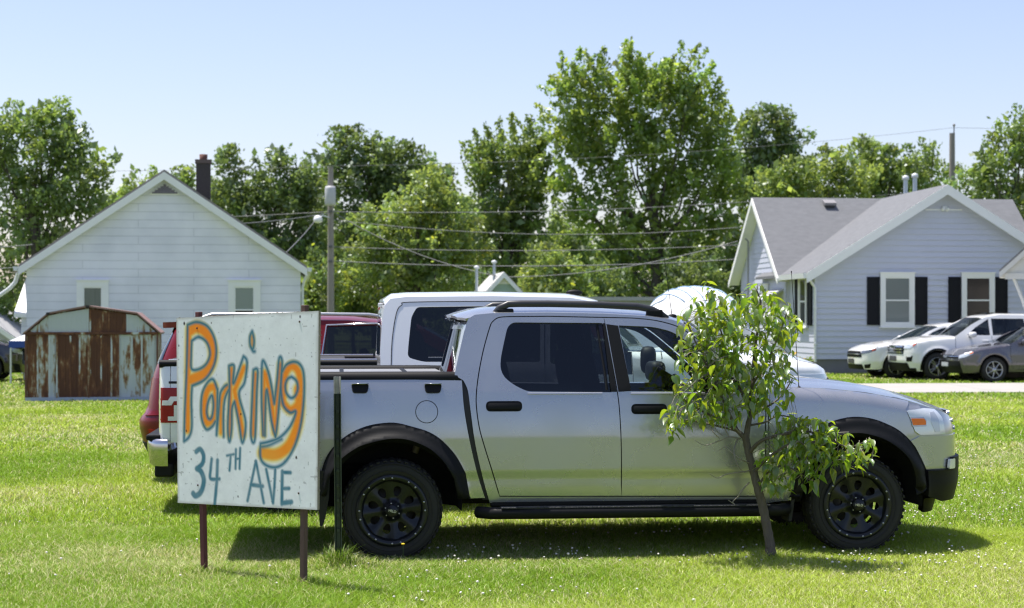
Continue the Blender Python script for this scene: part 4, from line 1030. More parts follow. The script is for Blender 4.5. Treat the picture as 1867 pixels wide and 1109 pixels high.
    reard = T(rd_rear + [(1000, 577)] + split); frontd = T([(split[0][0] + .0, split[0][1])] + fd_top) + T(split[::-1][:-1])
    for sg in (-1, 1):
        o = (0, sg, 0)
        for nm, poly, win, gl, hx0, hv in (('rear_door', reard, wr, GTINT, (886, 952), 741), ('front_door', frontd, wf, GCLEAR, (1151, 1216), 746)):
            d = PB(); d.skin(grow(poly, -.0035), B.side(sg), sil, .03, [win], G, o)
            d.skin(grow(win, .0), lambda u, v, sg=sg: (u, sg * (B.W(u, v) - .045), v), CABIN, .3, [grow(win, -.02)], .0, o) if False else None
            if nm == 'rear_door': bp = T([(1099, 589.5), (1103.5, 589.5), (1124.5, 714.5), (1114, 714.5)])
            else: bp = T([(1105.5, 591), (1127, 594), (1151, 713), (1127.5, 714.5)])
            d.skin(bp, B.side(sg, .0025), BLACKP, .06, (), .004, o)
            # window weatherstrip: bright lip under the glass
            x0, z0 = B.tr(962 if nm == 'rear_door' else 1150, 717); x1, _ = B.tr(1098 if nm == 'rear_door' else 1345, 717)
            d.skin([(x0, z0 - .006), (x1, z0 - .006), (x1, z0 + .005), (x0, z0 + .005)], lambda u, v, sg=sg: (u, sg * (B.W(u, v) + .014 - .9 * np.clip(v - z0, 0, 1)), v), sil, .1, (), .014, o)
            do = d.build(nm, root)
            p = PB(); p.skin(grow(win, .002), B.side(sg, -.014), gl, .07, (), 0, o); p.build('window_glass', do)
            a0, zz = B.tr(hx0[0], hv); a1, _ = B.tr(hx0[1], hv); handle(B, sg, a0, a1, zz, do)
            if nm == 'rear_door':   # divider bar inside the glass
                v = PB(); pts = B.T([(1088, 592), (1096, 640), (1104, 690), (1106, 712)], -.02); v.tube([(x, sg * float(B.W(x, z) - .02), z) for x, z in pts], .012, BLACKP, 6); v.build('glass_divider', do)
            else:
                m_ = PB(); mx, mz = 2.18, 1.20; y = sg * (float(B.W(mx, mz)))
                m_.blob((mx + .03, y + sg * .15, mz + .045), (.07, .11, .085), BLACKP, 14, (0, 0, sg * R(10)), .6); m_.tube([(mx + .06, y - sg * .03, mz - .02), (mx + .04, y + sg * .08, mz)], .03, BLACKP, 8)
                m_.skin(T([(1215, 713), (1222, 697), (1238, 690), (1250, 713)]) if False else [(mx - .06, mz - .055), (mx + .26, mz - .055), (mx + .02, mz + .09)], B.side(sg, .003), BLACKP, .08, (), .01, o); m_.build('mirror', do)
    # windshield and back glass
    def ws(t, n):
        x = 2.72 + (2.13 - 2.72) * t; z = 1.195 + (1.66 - 1.195) * t; yy = B.W(x - .02, z) - .055; return x + .10 * (1 - n * n), n * yy, z + .01 * (1 - n * n)
    p = PB(); p.skin([(0, -1), (1, -1), (1, 1), (0, 1)], ws, GCLEAR, .12, (), 0, (1, 0, .5)); p.build('windshield', root)
    ap = PB()
    for sg in (-1, 1):
        q0, q1 = [], []
        for t in np.linspace(0, 1, 10):
            x, y, z = ws(t, np.array(.97 * sg)); q0.append((float(x), float(y), float(z)))
            fx = 2.69 - (2.69 - 2.085) * t; q1.append((fx, sg * float(B.W(fx, z)), float(z)))
        V = q0 + q1; ap.add(V, [(i, i + 1, 11 + i, 10 + i) for i in range(9)], sil, True)
    ap.build('windshield_pillar', root)
    p = PB(); p.skin(roundpoly([(-.91, 1.275), (.91, 1.275), (.89, 1.61), (-.89, 1.61)], .05), lambda n, z: (rear(n, z)[0] - .004 + .012, rear(n, z)[1], z), GTINT, .1, (), 0, (-1, 0, 0)); p.build('rear_window', root)
    hb = PB(); hb.box((.46, 0, 1.672), (.05, .5, .022), M('dark_lens', (.12, .14, .17), .08, .2, 1.0), (0, R(-15), 0), .008); hb.build('brake_light', root)
    # bed: tub, rail caps, cover, clips, fuel door, cab gap seal
    cap = PB(); z0 = B.tr(700, 700)[1]; z1 = B.tr(700, 682.5)[1]
    for sg in (-1, 1):
        pts = [(x, sg * (float(B.W(min(max(x, -1.0), .4), 1.25)) - .045), (z0 + z1) / 2) for x in (-1.14, -.9, -.5, 0, .3, .46, .50)]
        cap.tube(pts, [.052] * 5 + [.048, .03], BLACKP, 12, sx=.9)
    cap.box((-1.12, 0, (z0 + z1) / 2), (.09, 1.7, .085), BLACKP, bevel=.02); co = cap.build('bed_rail_cap', root)
    cv = PB(); cv.box((-.34, 0, z1 - .035), (1.50, 1.62, .05), M('bed_cover', (.20, .205, .21), .42, vary=(5, .5, (.27, .27, .275))), bevel=.02); 
    for x in (-.85, -.35, .12): cv.box((x, 0, z1 - .009), (.03, 1.56, .012), BLACKP)
    for y in (-.80, .80): cv.box((-.34, y, z1 - .011), (1.5, .03, .014), CHROME)
    cv.build('bed_cover', root)
    for u in (656.5, 789.5):
        for sg in (-1, 1):
            c = PB(); x, zz = B.tr(u, 708); c.skin(roundpoly([(x - .062, zz + .030), (x - .05, zz - .03), (x + .05, zz - .03), (x + .062, zz + .030)], .02), lambda a, b, sg=sg: (a, sg * (B.W(a, b) + .018), b), BLACKP, .03, (), .025, (0, sg, 0))
            c.box((x, sg * (float(B.W(x, zz)) + .012), zz + .032), (.118, .034, .006), CHROME); c.build('tie_down_clip', root)
    fdm = PB(); x, zz = B.tr(778, 751); fdm.skin(arc(x, zz, .074, 0, 360, 30)[:-1], B.side(-1, .0015), sil, .03, (), .01, (0, -1, 0)); fo = fdm.build('fuel_door', root)
    rg = PB(); rg.skin(arc(x, zz, .0795, 0, 360, 40)[:-1], B.side(-1, .001), DARK, .03, [arc(x, zz, .0745, 0, 360, 36)[:-1]], .002, (0, -1, 0)); rg.build('fuel_door_gap', fo)
    for sg in (-1, 1): sl = PB(); sl.skin(T(spl([(850, 690), (859, 716), (864, 748), (872, 806), (885, 866), (900, 912)], 4) + spl([(880, 912), (866, 863), (852, 803), (842, 745), (838, 692)], 4)), B.side(sg, -.016), M('seal_rubber', (.012, .012, .013), .55), .05, (), .02, (0, sg, 0)); sl.build('cab_gap_seal', root)
    # flares
    fin = [(595, 905), (600, 872), (608, 853), (623, 835), (645, 819), (664, 810), (706, 800), (741, 800.6), (777, 814), (797, 829), (812, 846), (827, 872), (834, 909)]
    FO = [(1441, 905), (1446, 858), (1454, 836), (1470, 805), (1492, 783), (1518, 768), (1545, 761), (1568, 760), (1592, 764), (1612, 771), (1636, 783), (1657, 801), (1668, 818), (1679, 838), (1686, 858), (1689, 890)]
    FI = [(1668, 902), (1666, 868), (1660, 848), (1652, 833), (1632, 814), (1604, 798), (1568, 789), (1538, 791), (1517, 797), (1492, 815), (1474, 840), (1463, 872), (1461, 905)]
    for po, pi in ((flout, fin[::-1]), (FO, FI)):
        po_, pi_ = spl(T(po[1:-1]), 4), spl(T(pi[1:-1]), 4); po_ = T(po[:1]) + po_ + T(po[-1:]); pi_ = T(pi[:1]) + pi_ + T(pi[-1:]); poly = po_ + pi_
        cx_ = 0.0 if po is flout else 3.306; pa = np.array(po_)
        for sg in (-1, 1):
            def off(u, v):
                d = segdist(np.asarray(u, float), np.asarray(v, float), pa); return u, sg * (B.W(np.asarray(u), np.asarray(v)) + .012 + .032 * (1 - np.exp(-d / .018))), v
            f = PB(); f.skin(poly, off, BLACKP, .022, (), .06, (0, sg, 0)); f.build('fender_flare', root)
    # wheel wells, underbody, rocker, running boards, mud flaps
    ub = PB(); ub.box((1.55, 0, .50), (4.6, 1.15, .30), DARK); ub.box((1.62, 0, .55), (2.2, 1.72, .26), DARK); ub.box((-.75, 0, .60), (.6, 1.5, .3), DARK); ub.box((3.95, 0, .62), (.3, 1.3, .4), DARK)
    ub.tube([(-.2, .35, .34), (1.2, .35, .36), (2.6, .3, .4)], .045, M('exhaust', (.12, .11, .10), .6, .6), 8); ub.tube([(0, -.8, .35), (0, .8, .35)], .05, DARK, 10); ub.lathe([(0, -.12), (.13, -.1), (.13, .1), (0, .12)], DARK, (0, 0, .35), 'y', 14)
    ub.tube([(3.306, -.8, .36), (3.306, .8, .36)], .04, DARK, 8)
    for cx_ in (0, 3.306):
        for sg in (-1, 1):
            ub.lathe([(.49, .0), (.47, sg * -.33), (.0, sg * -.33)], DARK, (cx_, sg * .905, .40), 'y', 28, True, -8, 188)
    ub.tube([(.17, -.60, .72), (.26, -.62, .98)], .025, M('shock_absorber', (.16, .13, .09), .6), 8)
    ub.build('underbody', root)
    for sg in (-1, 1): rk = PB(); rk.box((1.66, sg * .875, .405), (1.95, .05, .10), BLACKP, bevel=.015); rk.build('rocker_panel', root)
    for sg in (-1, 1):
        r = PB(); r.tube([(.60, sg * .90, .325), (.68, sg * .985, .325), (1.0, sg * 1.0, .325), (2.4, sg * 1.0, .325), (2.72, sg * .985, .325), (2.8, sg * .90, .325)], .042, BLACKP, 12, sx=1.0)
        r.box((1.7, sg * .985, .363), (1.9, .09, .012), M('step_tread', (.02, .022, .026), .6, bump=(90, .8)), bevel=.004)
        for x in (.9, 1.7, 2.5): r.box((x, sg * .85, .34), (.06, .25, .05), BLACKP)
        r.build('running_board', root)
        mfl = PB(); mp = B.T([(583, 858), (602, 858), (600, 905), (594, 940), (588, 958), (583, 955), (581, 915)]); mfl.prism(mp, sg * .74, sg * .965, M('flap_rubber', (.012, .012, .012), .7), 'xz'); mfl.build('mud_flap', root)
        mfl = PB(); mfl.box((2.84, sg * .82, .38), (.03, .2, .30), M('flap_rubber', (.012, .012, .012), .7), (0, R(8), 0), .01); mfl.build('mud_flap', root)
    # rear bumper and lights
    rb = PB(); rb.box((-1.2, 0, .60), (.16, 1.80, .2), BLACKP, bevel=.04); rb.build('rear_bumper', root)
    for sg in (-1, 1):
        tl = PB(); tl.skin(roundpoly([(-1.13, .85), (-.99, .85), (-1.0, 1.2), (-1.13, 1.2)], .02), B.side(sg, .004), REDL, .05, (), .02, (0, sg, 0)); tl.box((-1.145, sg * .84, 1.02), (.02, .14, .34), REDL, bevel=.008); tl.build('tail_light', root)
    # roof rails
    for sg in (-1, 1):
        r = PB(); yy = sg * .635
        def rz(u, v): return B.fr.tr(u, v, -.635)
        path = [rz(900, 570), rz(910, 561), rz(927, 553.5), rz(950, 553), rz(1000, 553), rz(1100, 555), rz(1163, 558), rz(1190, 564), rz(1206, 571), rz(1219, 578)]
        r.tube([(x, yy - sg * .0, z - .004) for x, z in path], [.014, .024, .026, .026, .026, .026, .026, .025, .02, .008], M('rail_black', (.022, .023, .025), .38, vary=(40, .4, (.03, .03, .032))), 12, sx=.8)
        for a, b in ((rz(912, 566), rz(930, 566)), (rz(1180, 568), rz(1206, 575))): r.box(((a[0] + b[0]) / 2, yy, a[1] - .012), (.12, .05, .05), BLACKP, bevel=.012)
        r.build('roof_rail', root)
    # antennas
    an = PB(); x, zz = B.fr.tr(1457, 707, -.78); x2, zt2 = B.fr.tr(1443, 496, -.78); an.tube([(x, -.78, zz - .03), (x - .004, -.78, zz + .03), (x2, -.78, zt2)], [.008, .0032, .0022], DARK, 6); an.blob((x, -.78, zz), (.014, .014, .012), BLACKP, 8); an.blob((x2, -.78, zt2), (.005, .005, .008), BLACKP, 6)
    an.build('antenna', root)
    an = PB(); x, zz = B.fr.tr(1226, 577, -.42); x2, zt2 = B.fr.tr(1211, 470, -.42); an.tube([(x, -.42, zz - .02), (x2, -.42, zt2)], [.003, .0018], DARK, 6); an.blob((x, -.42, zz), (.035, .022, .018), BLACKP, 10); an.build('roof_antenna', root)
    # cabin: floor, dash, wheel, seats, headliner
    cb = PB(); cb.box((1.5, 0, .58), (2.0, 1.5, .06), CABIN); cb.box((2.46, 0, 1.02), (.35, 1.42, .28), CABIN, bevel=.08); cb.box((.50, 0, .85), (.05, 1.5, .7), CABIN)
    for sg in (-1, 1): cb.box((1.5, sg * .80, .84), (2.0, .05, .55), CABIN)
    cb.build('cabin_lining', root)
    st = PB()
    for y in (-.38, .38): seat(st, 1.72, y, .74, .52)
    for y in (-.42, .42): seat(st, 1.06, y, .78, .56)
    st.build('seats', root)
    sw = PB(); sw.lathe([(.185 + .014 * math.cos(a), .014 * math.sin(a)) for a in np.linspace(0, 2 * math.pi, 9)], BLACKP, (0, 0, 0), 'x', 24); sw.tube([(0, -.18, 0), (0, .18, 0)], .014, BLACKP, 6); sw.xform(Matrix.Translation((2.18, .38, 1.06)) @ Matrix.Rotation(R(22), 4, 'Y')); sw.build('steering_wheel', root)
    blk = M('satin_black_alloy', (.014, .016, .020), .30, .4)
    w0 = make_wheel(.352, .26, .247, 'offroad', root, (0, -.815, .346), -1, blk)
    wf_ = make_wheel(0, 0, 0, '', root, (3.306, -.815, .352), -1, None, copyfrom=w0); wf_.rotation_euler[1] = R(-9)
    for x in (0, 3.306): make_wheel(0, 0, 0, '', root, (x, .815, .348), 1, None, copyfrom=w0)
silver_pickup()
# ---------- general car: body side, wrapped nose and tail, hood, cabin, glass, wheels
def arch(cx, cz, r, a0=-20, a1=200, n=22): return arc(cx, cz, r, a1, a0, n)      # from rear foot over to front foot
def gen_car(name, label, cat, O, yaw, w, wb, foh, roh, wr, hood, roofline, belt, windows, col, style, wheelmat, zb, xFz, xRz, kind='sedan', deck=None, group=None, n=2.7, sill=.22, ws=None, rs=None, tint=GMID, rear_tint=None, nose_kit=None, tail_kit=None, W_arch=.40, trim=None, ww=.21, tum=.34, x1=None, nr=2.8):
    x0 = wb + .46; x1 = x1 if x1 is not None else -.45
    hx, hz = zip(*hood); dx, dz = zip(*(deck or [(-9, 9), (-8.9, 9)]))
    def top(x):
        x = np.asarray(x, float); zh = np.where(x > hx[0], np.interp(x, hx, hz), 9.0); r = np.clip((x - hx[0] + .1) / .3, 0, 1) * .07
        if deck: zh = np.where(x < dx[-1], np.interp(x, dx, dz), zh); r = np.where(x < dx[-1] + .1, np.clip((dx[-1] + .1 - x) / .3, 0, 1) * .06, r)
        return zh, r
    B = Body(O, yaw, w, wb, xFz, x0, n, xRz, x1, nr, zs=.72, zb=zb, tum=tum, tilt=.07, kl=.9, top=top, bulge=((0, wr, wr + .10, .05, .02), (wb, wr, wr + .10, .05, .02)), crease=(.42, .012))
    root = empty(name, (O[0], O[1], 0), yaw); tag(root, label, cat, group)
    sh = PB(); ar = wr + .06
    zt0 = float(np.interp(x0, hx, hz)) - .001; zt1 = float(np.interp(x1, dx, dz)) - .001 if deck else None
    bl = [(x, z) for x, z in belt]              # belt from cowl back to the tail
    ftop = [(x, float(np.interp(x, hx, hz)) - .001) for x in np.linspace(x0, hx[0], 8)]
    dtop = ([(x, float(np.interp(x, dx, dz)) - .001) for x in np.linspace(dx[-1], x1, 6)] if deck else [(x1, belt[-1][1])])
    af, arr = arch(wb, wr, ar), arch(0, wr, ar)
    low = [(x1, sill + .06)] + [p for p in arr if p[1] > sill] + [p for p in af if p[1] > sill] + [(x0, sill + .02)]
    for sg in (-1, 1):
        o = (0, sg, 0); sh.skin(low + ftop + bl + dtop, B.side(sg), col, .06, (), .05, o)
    th = np.concatenate([[-1.5705], np.linspace(-1.54, 1.54, 25), [1.5705]]); N = B.nose(); TLf = B.tail()
    ntop = []
    for t in th:
        x = float(N(t, .8)[0]); z = float(np.interp(x, hx, hz)) - .001
        for _ in range(3): x = float(N(t, z)[0]); z = float(np.interp(x, hx, hz)) - .001
        ntop.append((t, z))
    sh.skin([(t, sill + .02) for t in th] + ntop[::-1], N, col, .08, (), .02, rad_out)
    if deck:
        ttop = []
        for t in th:
            x = float(TLf(t, .8)[0]); ttop.append((t, float(np.interp(x, dx, dz)) - .001))
        sh.skin([(t, sill + .06) for t in th] + ttop[::-1], TLf, col, .09, (), .02, lambda V: V * np.array((1, 1, 0)) - np.array((.5, 0, 0)))
    else:
        zt = roofline[-1][1]
        sh.skin([(t, sill + .06) for t in th] + [(t, zt - .002) for t in th[::-1]], TLf, col, .09, (), .02, lambda V: V * np.array((1, 1, 0)) - np.array((.5, 0, 0)))
    def hoodf(x, m):
        zt = np.interp(x, hx, hz); return x, m * B.W(x, zt - .001), zt + .05 * (1 - np.abs(m) ** 2.5) * np.clip((hx[-1] - x) / .25, 0, 1)
    sh.skin([(hx[0] - .04, -1), (hx[-1] - .01, -1), (hx[-1] - .01, 1), (hx[0] - .04, 1)], hoodf, col, .09, (), .0, UP)
    if deck:
        def deckf(x, m):
            zt = np.interp(x, dx, dz); return x, m * B.W(x, zt - .001), zt + .025 * (1 - np.abs(m) ** 2.5)
        sh.skin([(dx[0] + .01, -1), (dx[-1] + .05, -1), (dx[-1] + .05, 1), (dx[0] + .01, 1)], deckf, col, .09, (), 0, UP)
    # cabin side: from belt up to roofline
    gh = [(x, z) for x, z in roofline] + bl[::-1]
    for sg in (-1, 1): sh.skin(gh, B.side(sg), col, .06, [w_ for w_, g in windows], .03, (0, sg, 0))
    rx = [p[0] for p in roofline if True]; rl = sorted(roofline)
    xa, xb = rs[1][0] if rs else roofline[-1][0], ws[1][0]
    lx, lz = zip(*rl)
    def rooff(x, m):
        z = np.interp(x, lx, lz); return x, m * B.W(x, z), z + .05 * (1 - np.abs(m) ** 4)
    sh.skin([(xa, -1), (xb, -1), (xb + .04, -.5), (xb + .05, 0), (xb + .04, .5), (xb, 1), (xa, 1)], rooff, col, .09, (), 0, UP)
    sh.build('body_shell', root)
    for w_, g in windows:
        for sg in (-1, 1):
            p = PB(); p.skin(w_, B.side(sg, -.012), g, .12, (), 0, (0, sg, 0)); p.build('window_glass', root)
    def pane(a, b, bow):
        def f(t, m):
            x = a[0] + (b[0] - a[0]) * t; z = a[1] + (b[1] - a[1]) * t; return x + bow * (1 - m * m), m * (B.W(x, z) - .03), z + .02 * (1 - m * m)
        return f
    p = PB(); p.skin([(0, -1), (1, -1), (1, 1), (0, 1)], pane(ws[0], ws[1], .10), tint, .12, (), 0, (1, 0, 1)); p.build('windshield', root)
    if rs: p = PB(); p.skin([(0, -1), (1, -1), (1, 1), (0, 1)], pane(rs[0], rs[1], -.08), rear_tint or tint, .12, (), 0, (-1, 0, 1)); p.build('rear_window', root)
    ub = PB(); ub.box((wb / 2, 0, .38), (wb + .9, w * 1.25, .22), DARK); ub.box((wb / 2, 0, .5), (wb - 2 * ar, w * 1.8, .3), DARK)
    for cx_ in (0, wb):
        for sg in (-1, 1): ub.lathe([(ar + .0, 0), (ar - .03, sg * -.28), (0, sg * -.28)], DARK, (cx_, sg * (w - .03), wr), 'y', 22, True, -15, 195)
    ub.build('underbody', root)
    cb = PB(); cb.box((ws[0][0] - .25, 0, zb - .12), (.5, w * 1.6, .2), CABIN, bevel=.05); cb.box((wb * .45, 0, .5), (wb * .75, w * 1.6, .1), CABIN)
    for x in (wb * .52, wb * .22):
        for y in (-.38, .38): seat(cb, x, y, .45, .5)
    cb.build('cabin', root)
    w0 = make_wheel(wr, ww, wr * .68, style, root, (0, -(w - ww / 2 - .005), wr - .01), -1, wheelmat)
    make_wheel(0, 0, 0, '', root, (wb, -(w - ww / 2 - .005), wr - .01), -1, None, copyfrom=w0)
    for x in (0, wb): make_wheel(0, 0, 0, '', root, (x, (w - ww / 2 - .005), wr - .01), 1, None, copyfrom=w0)
    return root, B
def patch(root, name, poly, fn, mat, off_lip=.012, step=.05, out=rad_out, parent=None):
    p = PB(); p.skin(poly, fn, mat, step, (), off_lip, out); return p.build(name, parent or root)
def both(poly): return [poly, [(-a, b) for a, b in poly]]
def side_bits(root, B, doors, handles, mirror, col, hmat=None):
    gap = M('panel_gap', (.01, .01, .011), .7)
    for sg in (-1, 1):
        for line in doors:
            d = PB(); pts = [(x, sg * float(B.W(x, z) + .001), z) for x, z in spl(line, 4)]; d.tube(pts, .0045, gap, 4); d.build('door_seam', root)
        for x0, x1, z in handles: handle(B, sg, x0, x1, z, root, hmat or col, .024)
        mx, mz = mirror; y = sg * float(B.W(mx, mz)); m = PB()
        m.blob((mx, y + sg * .14, mz + .06), (.09, .11, .075), col, 14, (0, 0, sg * R(12)), .65); m.tube([(mx + .04, y - sg * .03, mz + .0), (mx + .01, y + sg * .09, mz + .03)], .03, BLACKP, 8); m.skin(arc(0, 0, 1, 0, 360, 16)[:-1], lambda u, v, mx=mx, mz=mz, y=y, sg=sg: (mx - .085 + 0 * u, y + sg * (.14 + .085 * u), mz + .06 + .055 * v), CHROME, .4, (), 0, (-1, 0, 0)); m.build('mirror', root)

PLATE = M('licence_plate', (.60, .62, .62), .4, vary=(60, .3, (.25, .28, .35)))
HEAD = R(180 + 6)
def car_origin(u_front, v_contact, wb, w):
    """centre-line rear-axle ground point of a left-facing car whose near front tyre stands at (u, v)"""
    D = FPX * CAMH / (v_contact - HY); p = P(u_front, 0, D); h = np.array((math.cos(HEAD), math.sin(HEAD))); lf = np.array((-math.sin(HEAD), math.cos(HEAD)))
    q = np.array((p.x, p.y)) - lf * (w - .1) - h * wb; return (float(q[0]), float(q[1]))

# grey sedan, nearest of the three on the right
def grey_sedan():
    wb, w = 2.78, .91; zF = lambda z: wb + 1.0 - .55 * np.clip(np.asarray(z, float) - .62, 0, 1) ** 1.3 - .35 * np.clip(.40 - np.asarray(z, float), 0, 1); zR = lambda z: -1.08 + .3 * np.clip(np.asarray(z, float) - .7, 0, 1)
    col = paint('grey_metallic', (.115, .11, .125), .6, .28)
    hood = [(wb - .42, .985), (wb - .1, .955), (wb + .3, .89), (wb + .6, .82), (wb + .8, .75), (wb + .90, .70)]; deck = [(-1.03, .98), (-.9, 1.03), (-.5, 1.06), (-.2, 1.06)]
    belt = [(wb - .42, .985), (wb - .9, 1.0), (1.2, 1.02), (.3, 1.05), (-.2, 1.06)]
    rl = [(wb - .42, .985), (wb - 1.0, 1.27), (wb - 1.32, 1.40), (1.1, 1.45), (.7, 1.44), (.25, 1.36), (-.2, 1.06)]
    win = [([(wb - .72, 1.03), (wb - 1.1, 1.25), (wb - 1.36, 1.345), (1.32, 1.385), (1.32, 1.05)], GMID), ([(1.25, 1.05), (1.25, 1.385), (.8, 1.375), (.42, 1.30), (.2, 1.11), (.25, 1.08)], GMID)]
    root, B = gen_car('parked_car', 'grey sedan with silver alloy wheels nosing in from the right edge', 'car', car_origin(1811, 697, wb, w), HEAD, w, wb, .97, 1.1, .335, hood, rl, belt, win, col, 'ten', ALLOY, 1.0, zF, zR, deck=deck, ws=((wb - .42, .985), (wb - 1.28, 1.40)), rs=((-.2, 1.06), (.30, 1.38)), group='cars parked beside the blue house')
    N = B.nose
    patch(root, 'grille', [(-.75, .62), (.75, .62), (.62, .70), (-.62, .70)], N(.006), BLACKP)
    patch(root, 'lower_grille', [(-.95, .24), (.95, .24), (.80, .55), (-.80, .55)], N(.006), BLACKP)
    patch(root, 'chrome_bar', [(-.72, .665), (.72, .665), (.72, .685), (-.72, .685)], N(.016), CHROME)
    patch(root, 'badge', roundpoly([(-.10, .63), (.10, .63), (.10, .70), (-.10, .70)], .03), N(.022), CHROME)
    patch(root, 'number_plate', [(-.16, .40), (.16, .40), (.16, .51), (-.16, .51)], N(.022), PLATE)
    for sg in (-1, 1):
        h = patch(root, 'headlight', [(sg * a, b) for a, b in ((.74, .62), (.76, .70), (1.15, .765), (1.45, .80), (1.42, .745), (1.1, .66))], N(.008), LENS)
        patch(root, 'indicator', [(sg * a, b) for a, b in ((1.25, .735), (1.42, .77), (1.44, .79), (1.3, .78))], N(.012), AMB, parent=h)
        patch(root, 'bumper_cut', [(sg * a, b) for a, b in ((.98, .26), (1.2, .30), (1.1, .52), (1.0, .55))], N(.008), paint('grey_metallic', (0, 0, 0)))
        patch(root, 'tail_light', [(sg * a, b) for a, b in ((.8, .80), (1.5, .84), (1.5, .97), (.8, .95))], B.tail(.006), REDL, out=lambda V: V - np.array((.5, 0, 0)))
    side_bits(root, B, [[(wb - .45, .97), (wb - .43, .7), (wb - .52, .35)], [(1.28, 1.02), (1.28, .7), (1.22, .3)], [(.35, 1.05), (.32, .8), (.5, .5)], [(wb - .6, .33), (.6, .31)]], [(1.36, 1.54, .90), (.35, .53, .93)], (wb - .80, 1.0), col)
    return root, B
grey_sedan()
def white_suv():
    wb, w = 2.82, .97; zF = lambda z: wb + .93 - .5 * np.clip(np.asarray(z, float) - .85, 0, 1) ** 1.2 - .30 * np.clip(.50 - np.asarray(z, float), 0, 1); zR = lambda z: -1.12 + .45 * np.clip(np.asarray(z, float) - .95, 0, 1)
    col = paint('pearl_white', (.76, .76, .75), .0, .22)
    hood = [(wb - .50, 1.17), (wb - .1, 1.15), (wb + .3, 1.10), (wb + .6, 1.03), (wb + .78, .95), (wb + .86, .90)]
    belt = [(wb - .50, 1.17), (1.8, 1.17), (.9, 1.19), (.0, 1.22), (-.45, 1.25)]
    rl = [(wb - .50, 1.17), (wb - 1.0, 1.50), (wb - 1.38, 1.69), (1.0, 1.765), (.2, 1.755), (-.45, 1.70)]
    win = [([(wb - .85, 1.215), (wb - 1.12, 1.43), (wb - 1.42, 1.61), (1.32, 1.66), (1.32, 1.21)], GMID), ([(1.24, 1.21), (1.24, 1.665), (.32, 1.66), (.26, 1.24)], GTINT), ([(.18, 1.25), (.22, 1.655), (-.3, 1.61), (-.42, 1.31)], GTINT)]
    root, B = gen_car('parked_car', 'white sport utility vehicle between the grey sedan and the white sedan', 'car', car_origin(1708, 693, wb, w), HEAD, w, wb, .95, 1.15, .375, hood, rl, belt, win, col, 'five', ALLOY, 1.19, zF, zR, ws=((wb - .50, 1.17), (wb - 1.33, 1.67)), group='cars parked beside the blue house', tum=.27, ww=.23)
    N = B.nose
    patch(root, 'grille', roundpoly([(-.62, .70), (.62, .70), (.72, .93), (-.72, .93)], .04), N(.006), BLACKP)
    for k, z in enumerate((.73, .81, .885)): patch(root, 'grille_bar', [(-.60, z), (.60, z), (.62, z + .035), (-.62, z + .035)], N(.02), CHROME)
    patch(root, 'badge', roundpoly([(-.12, .76), (.12, .76), (.12, .90), (-.12, .90)], .05), N(.030), CHROME)
    patch(root, 'lower_grille', [(-1.0, .30), (1.0, .30), (.85, .46), (-.85, .46)], N(.008), BLACKP); patch(root, 'skid_plate', [(-1.4, .24), (1.4, .24), (1.35, .32), (-1.35, .32)], N(.014), BLACKP)
    patch(root, 'number_plate', [(-.17, .50), (.17, .50), (.17, .64), (-.17, .64)], N(.02), M('plate_dark', (.05, .05, .055), .5))
    for sg in (-1, 1):
        h = patch(root, 'headlight', [(sg * a, b) for a, b in ((.66, .84), (.70, .93), (1.1, .985), (1.40, 1.035), (1.36, .97), (1.05, .86))], N(.008), LENS)
        patch(root, 'indicator', [(sg * a, b) for a, b in ((1.18, .95), (1.36, 1.02), (1.38, .99), (1.2, .90))], N(.013), M('orange_red_lens', (.55, .10, .03), .15, 0, 1.0), parent=h)
        f = patch(root, 'fog_lamp', [(sg * a, b) for a, b in ((.82, .50), (1.12, .50), (1.18, .66), (.80, .64))], N(.008), BLACKP); patch(root, 'fog_trim', [(sg * a, b) for a, b in ((.84, .62), (1.1, .63), (1.1, .655), (.84, .645))], N(.02), WLENS, parent=f)
        patch(root, 'tail_light', [(sg * a, b) for a, b in ((.95, .95), (1.5, .95), (1.5, 1.25), (.95, 1.2))], B.tail(.006), REDL, out=lambda V: V - np.array((.5, 0, 0)))
        for cx_ in (0, wb):
            ar = arch(cx_, .375, .50, -14, 194); f = PB(); f.skin(arc(cx_, .375, .485, -14, 194, 24) + arc(cx_, .375, .437, 194, -14, 24), B.side(sg, .006), BLACKP, .05, (), .03, (0, sg, 0)); f.build('arch_trim', root)
    rr = PB(); rr.box((.9, 0, 1.825), (.7, .8, .012), GTINT); rr.build('sunroof', root)
    side_bits(root, B, [[(wb - .52, 1.16), (wb - .5, .8), (wb - .6, .4)], [(1.28, 1.2), (1.28, .8), (1.24, .36)], [(.3, 1.22), (.3, .9), (.5, .6)], [(wb - .6, .40), (.55, .40)]], [(1.36, 1.56, 1.06), (.36, .56, 1.08)], (wb - .95, 1.17), col)
white_suv()
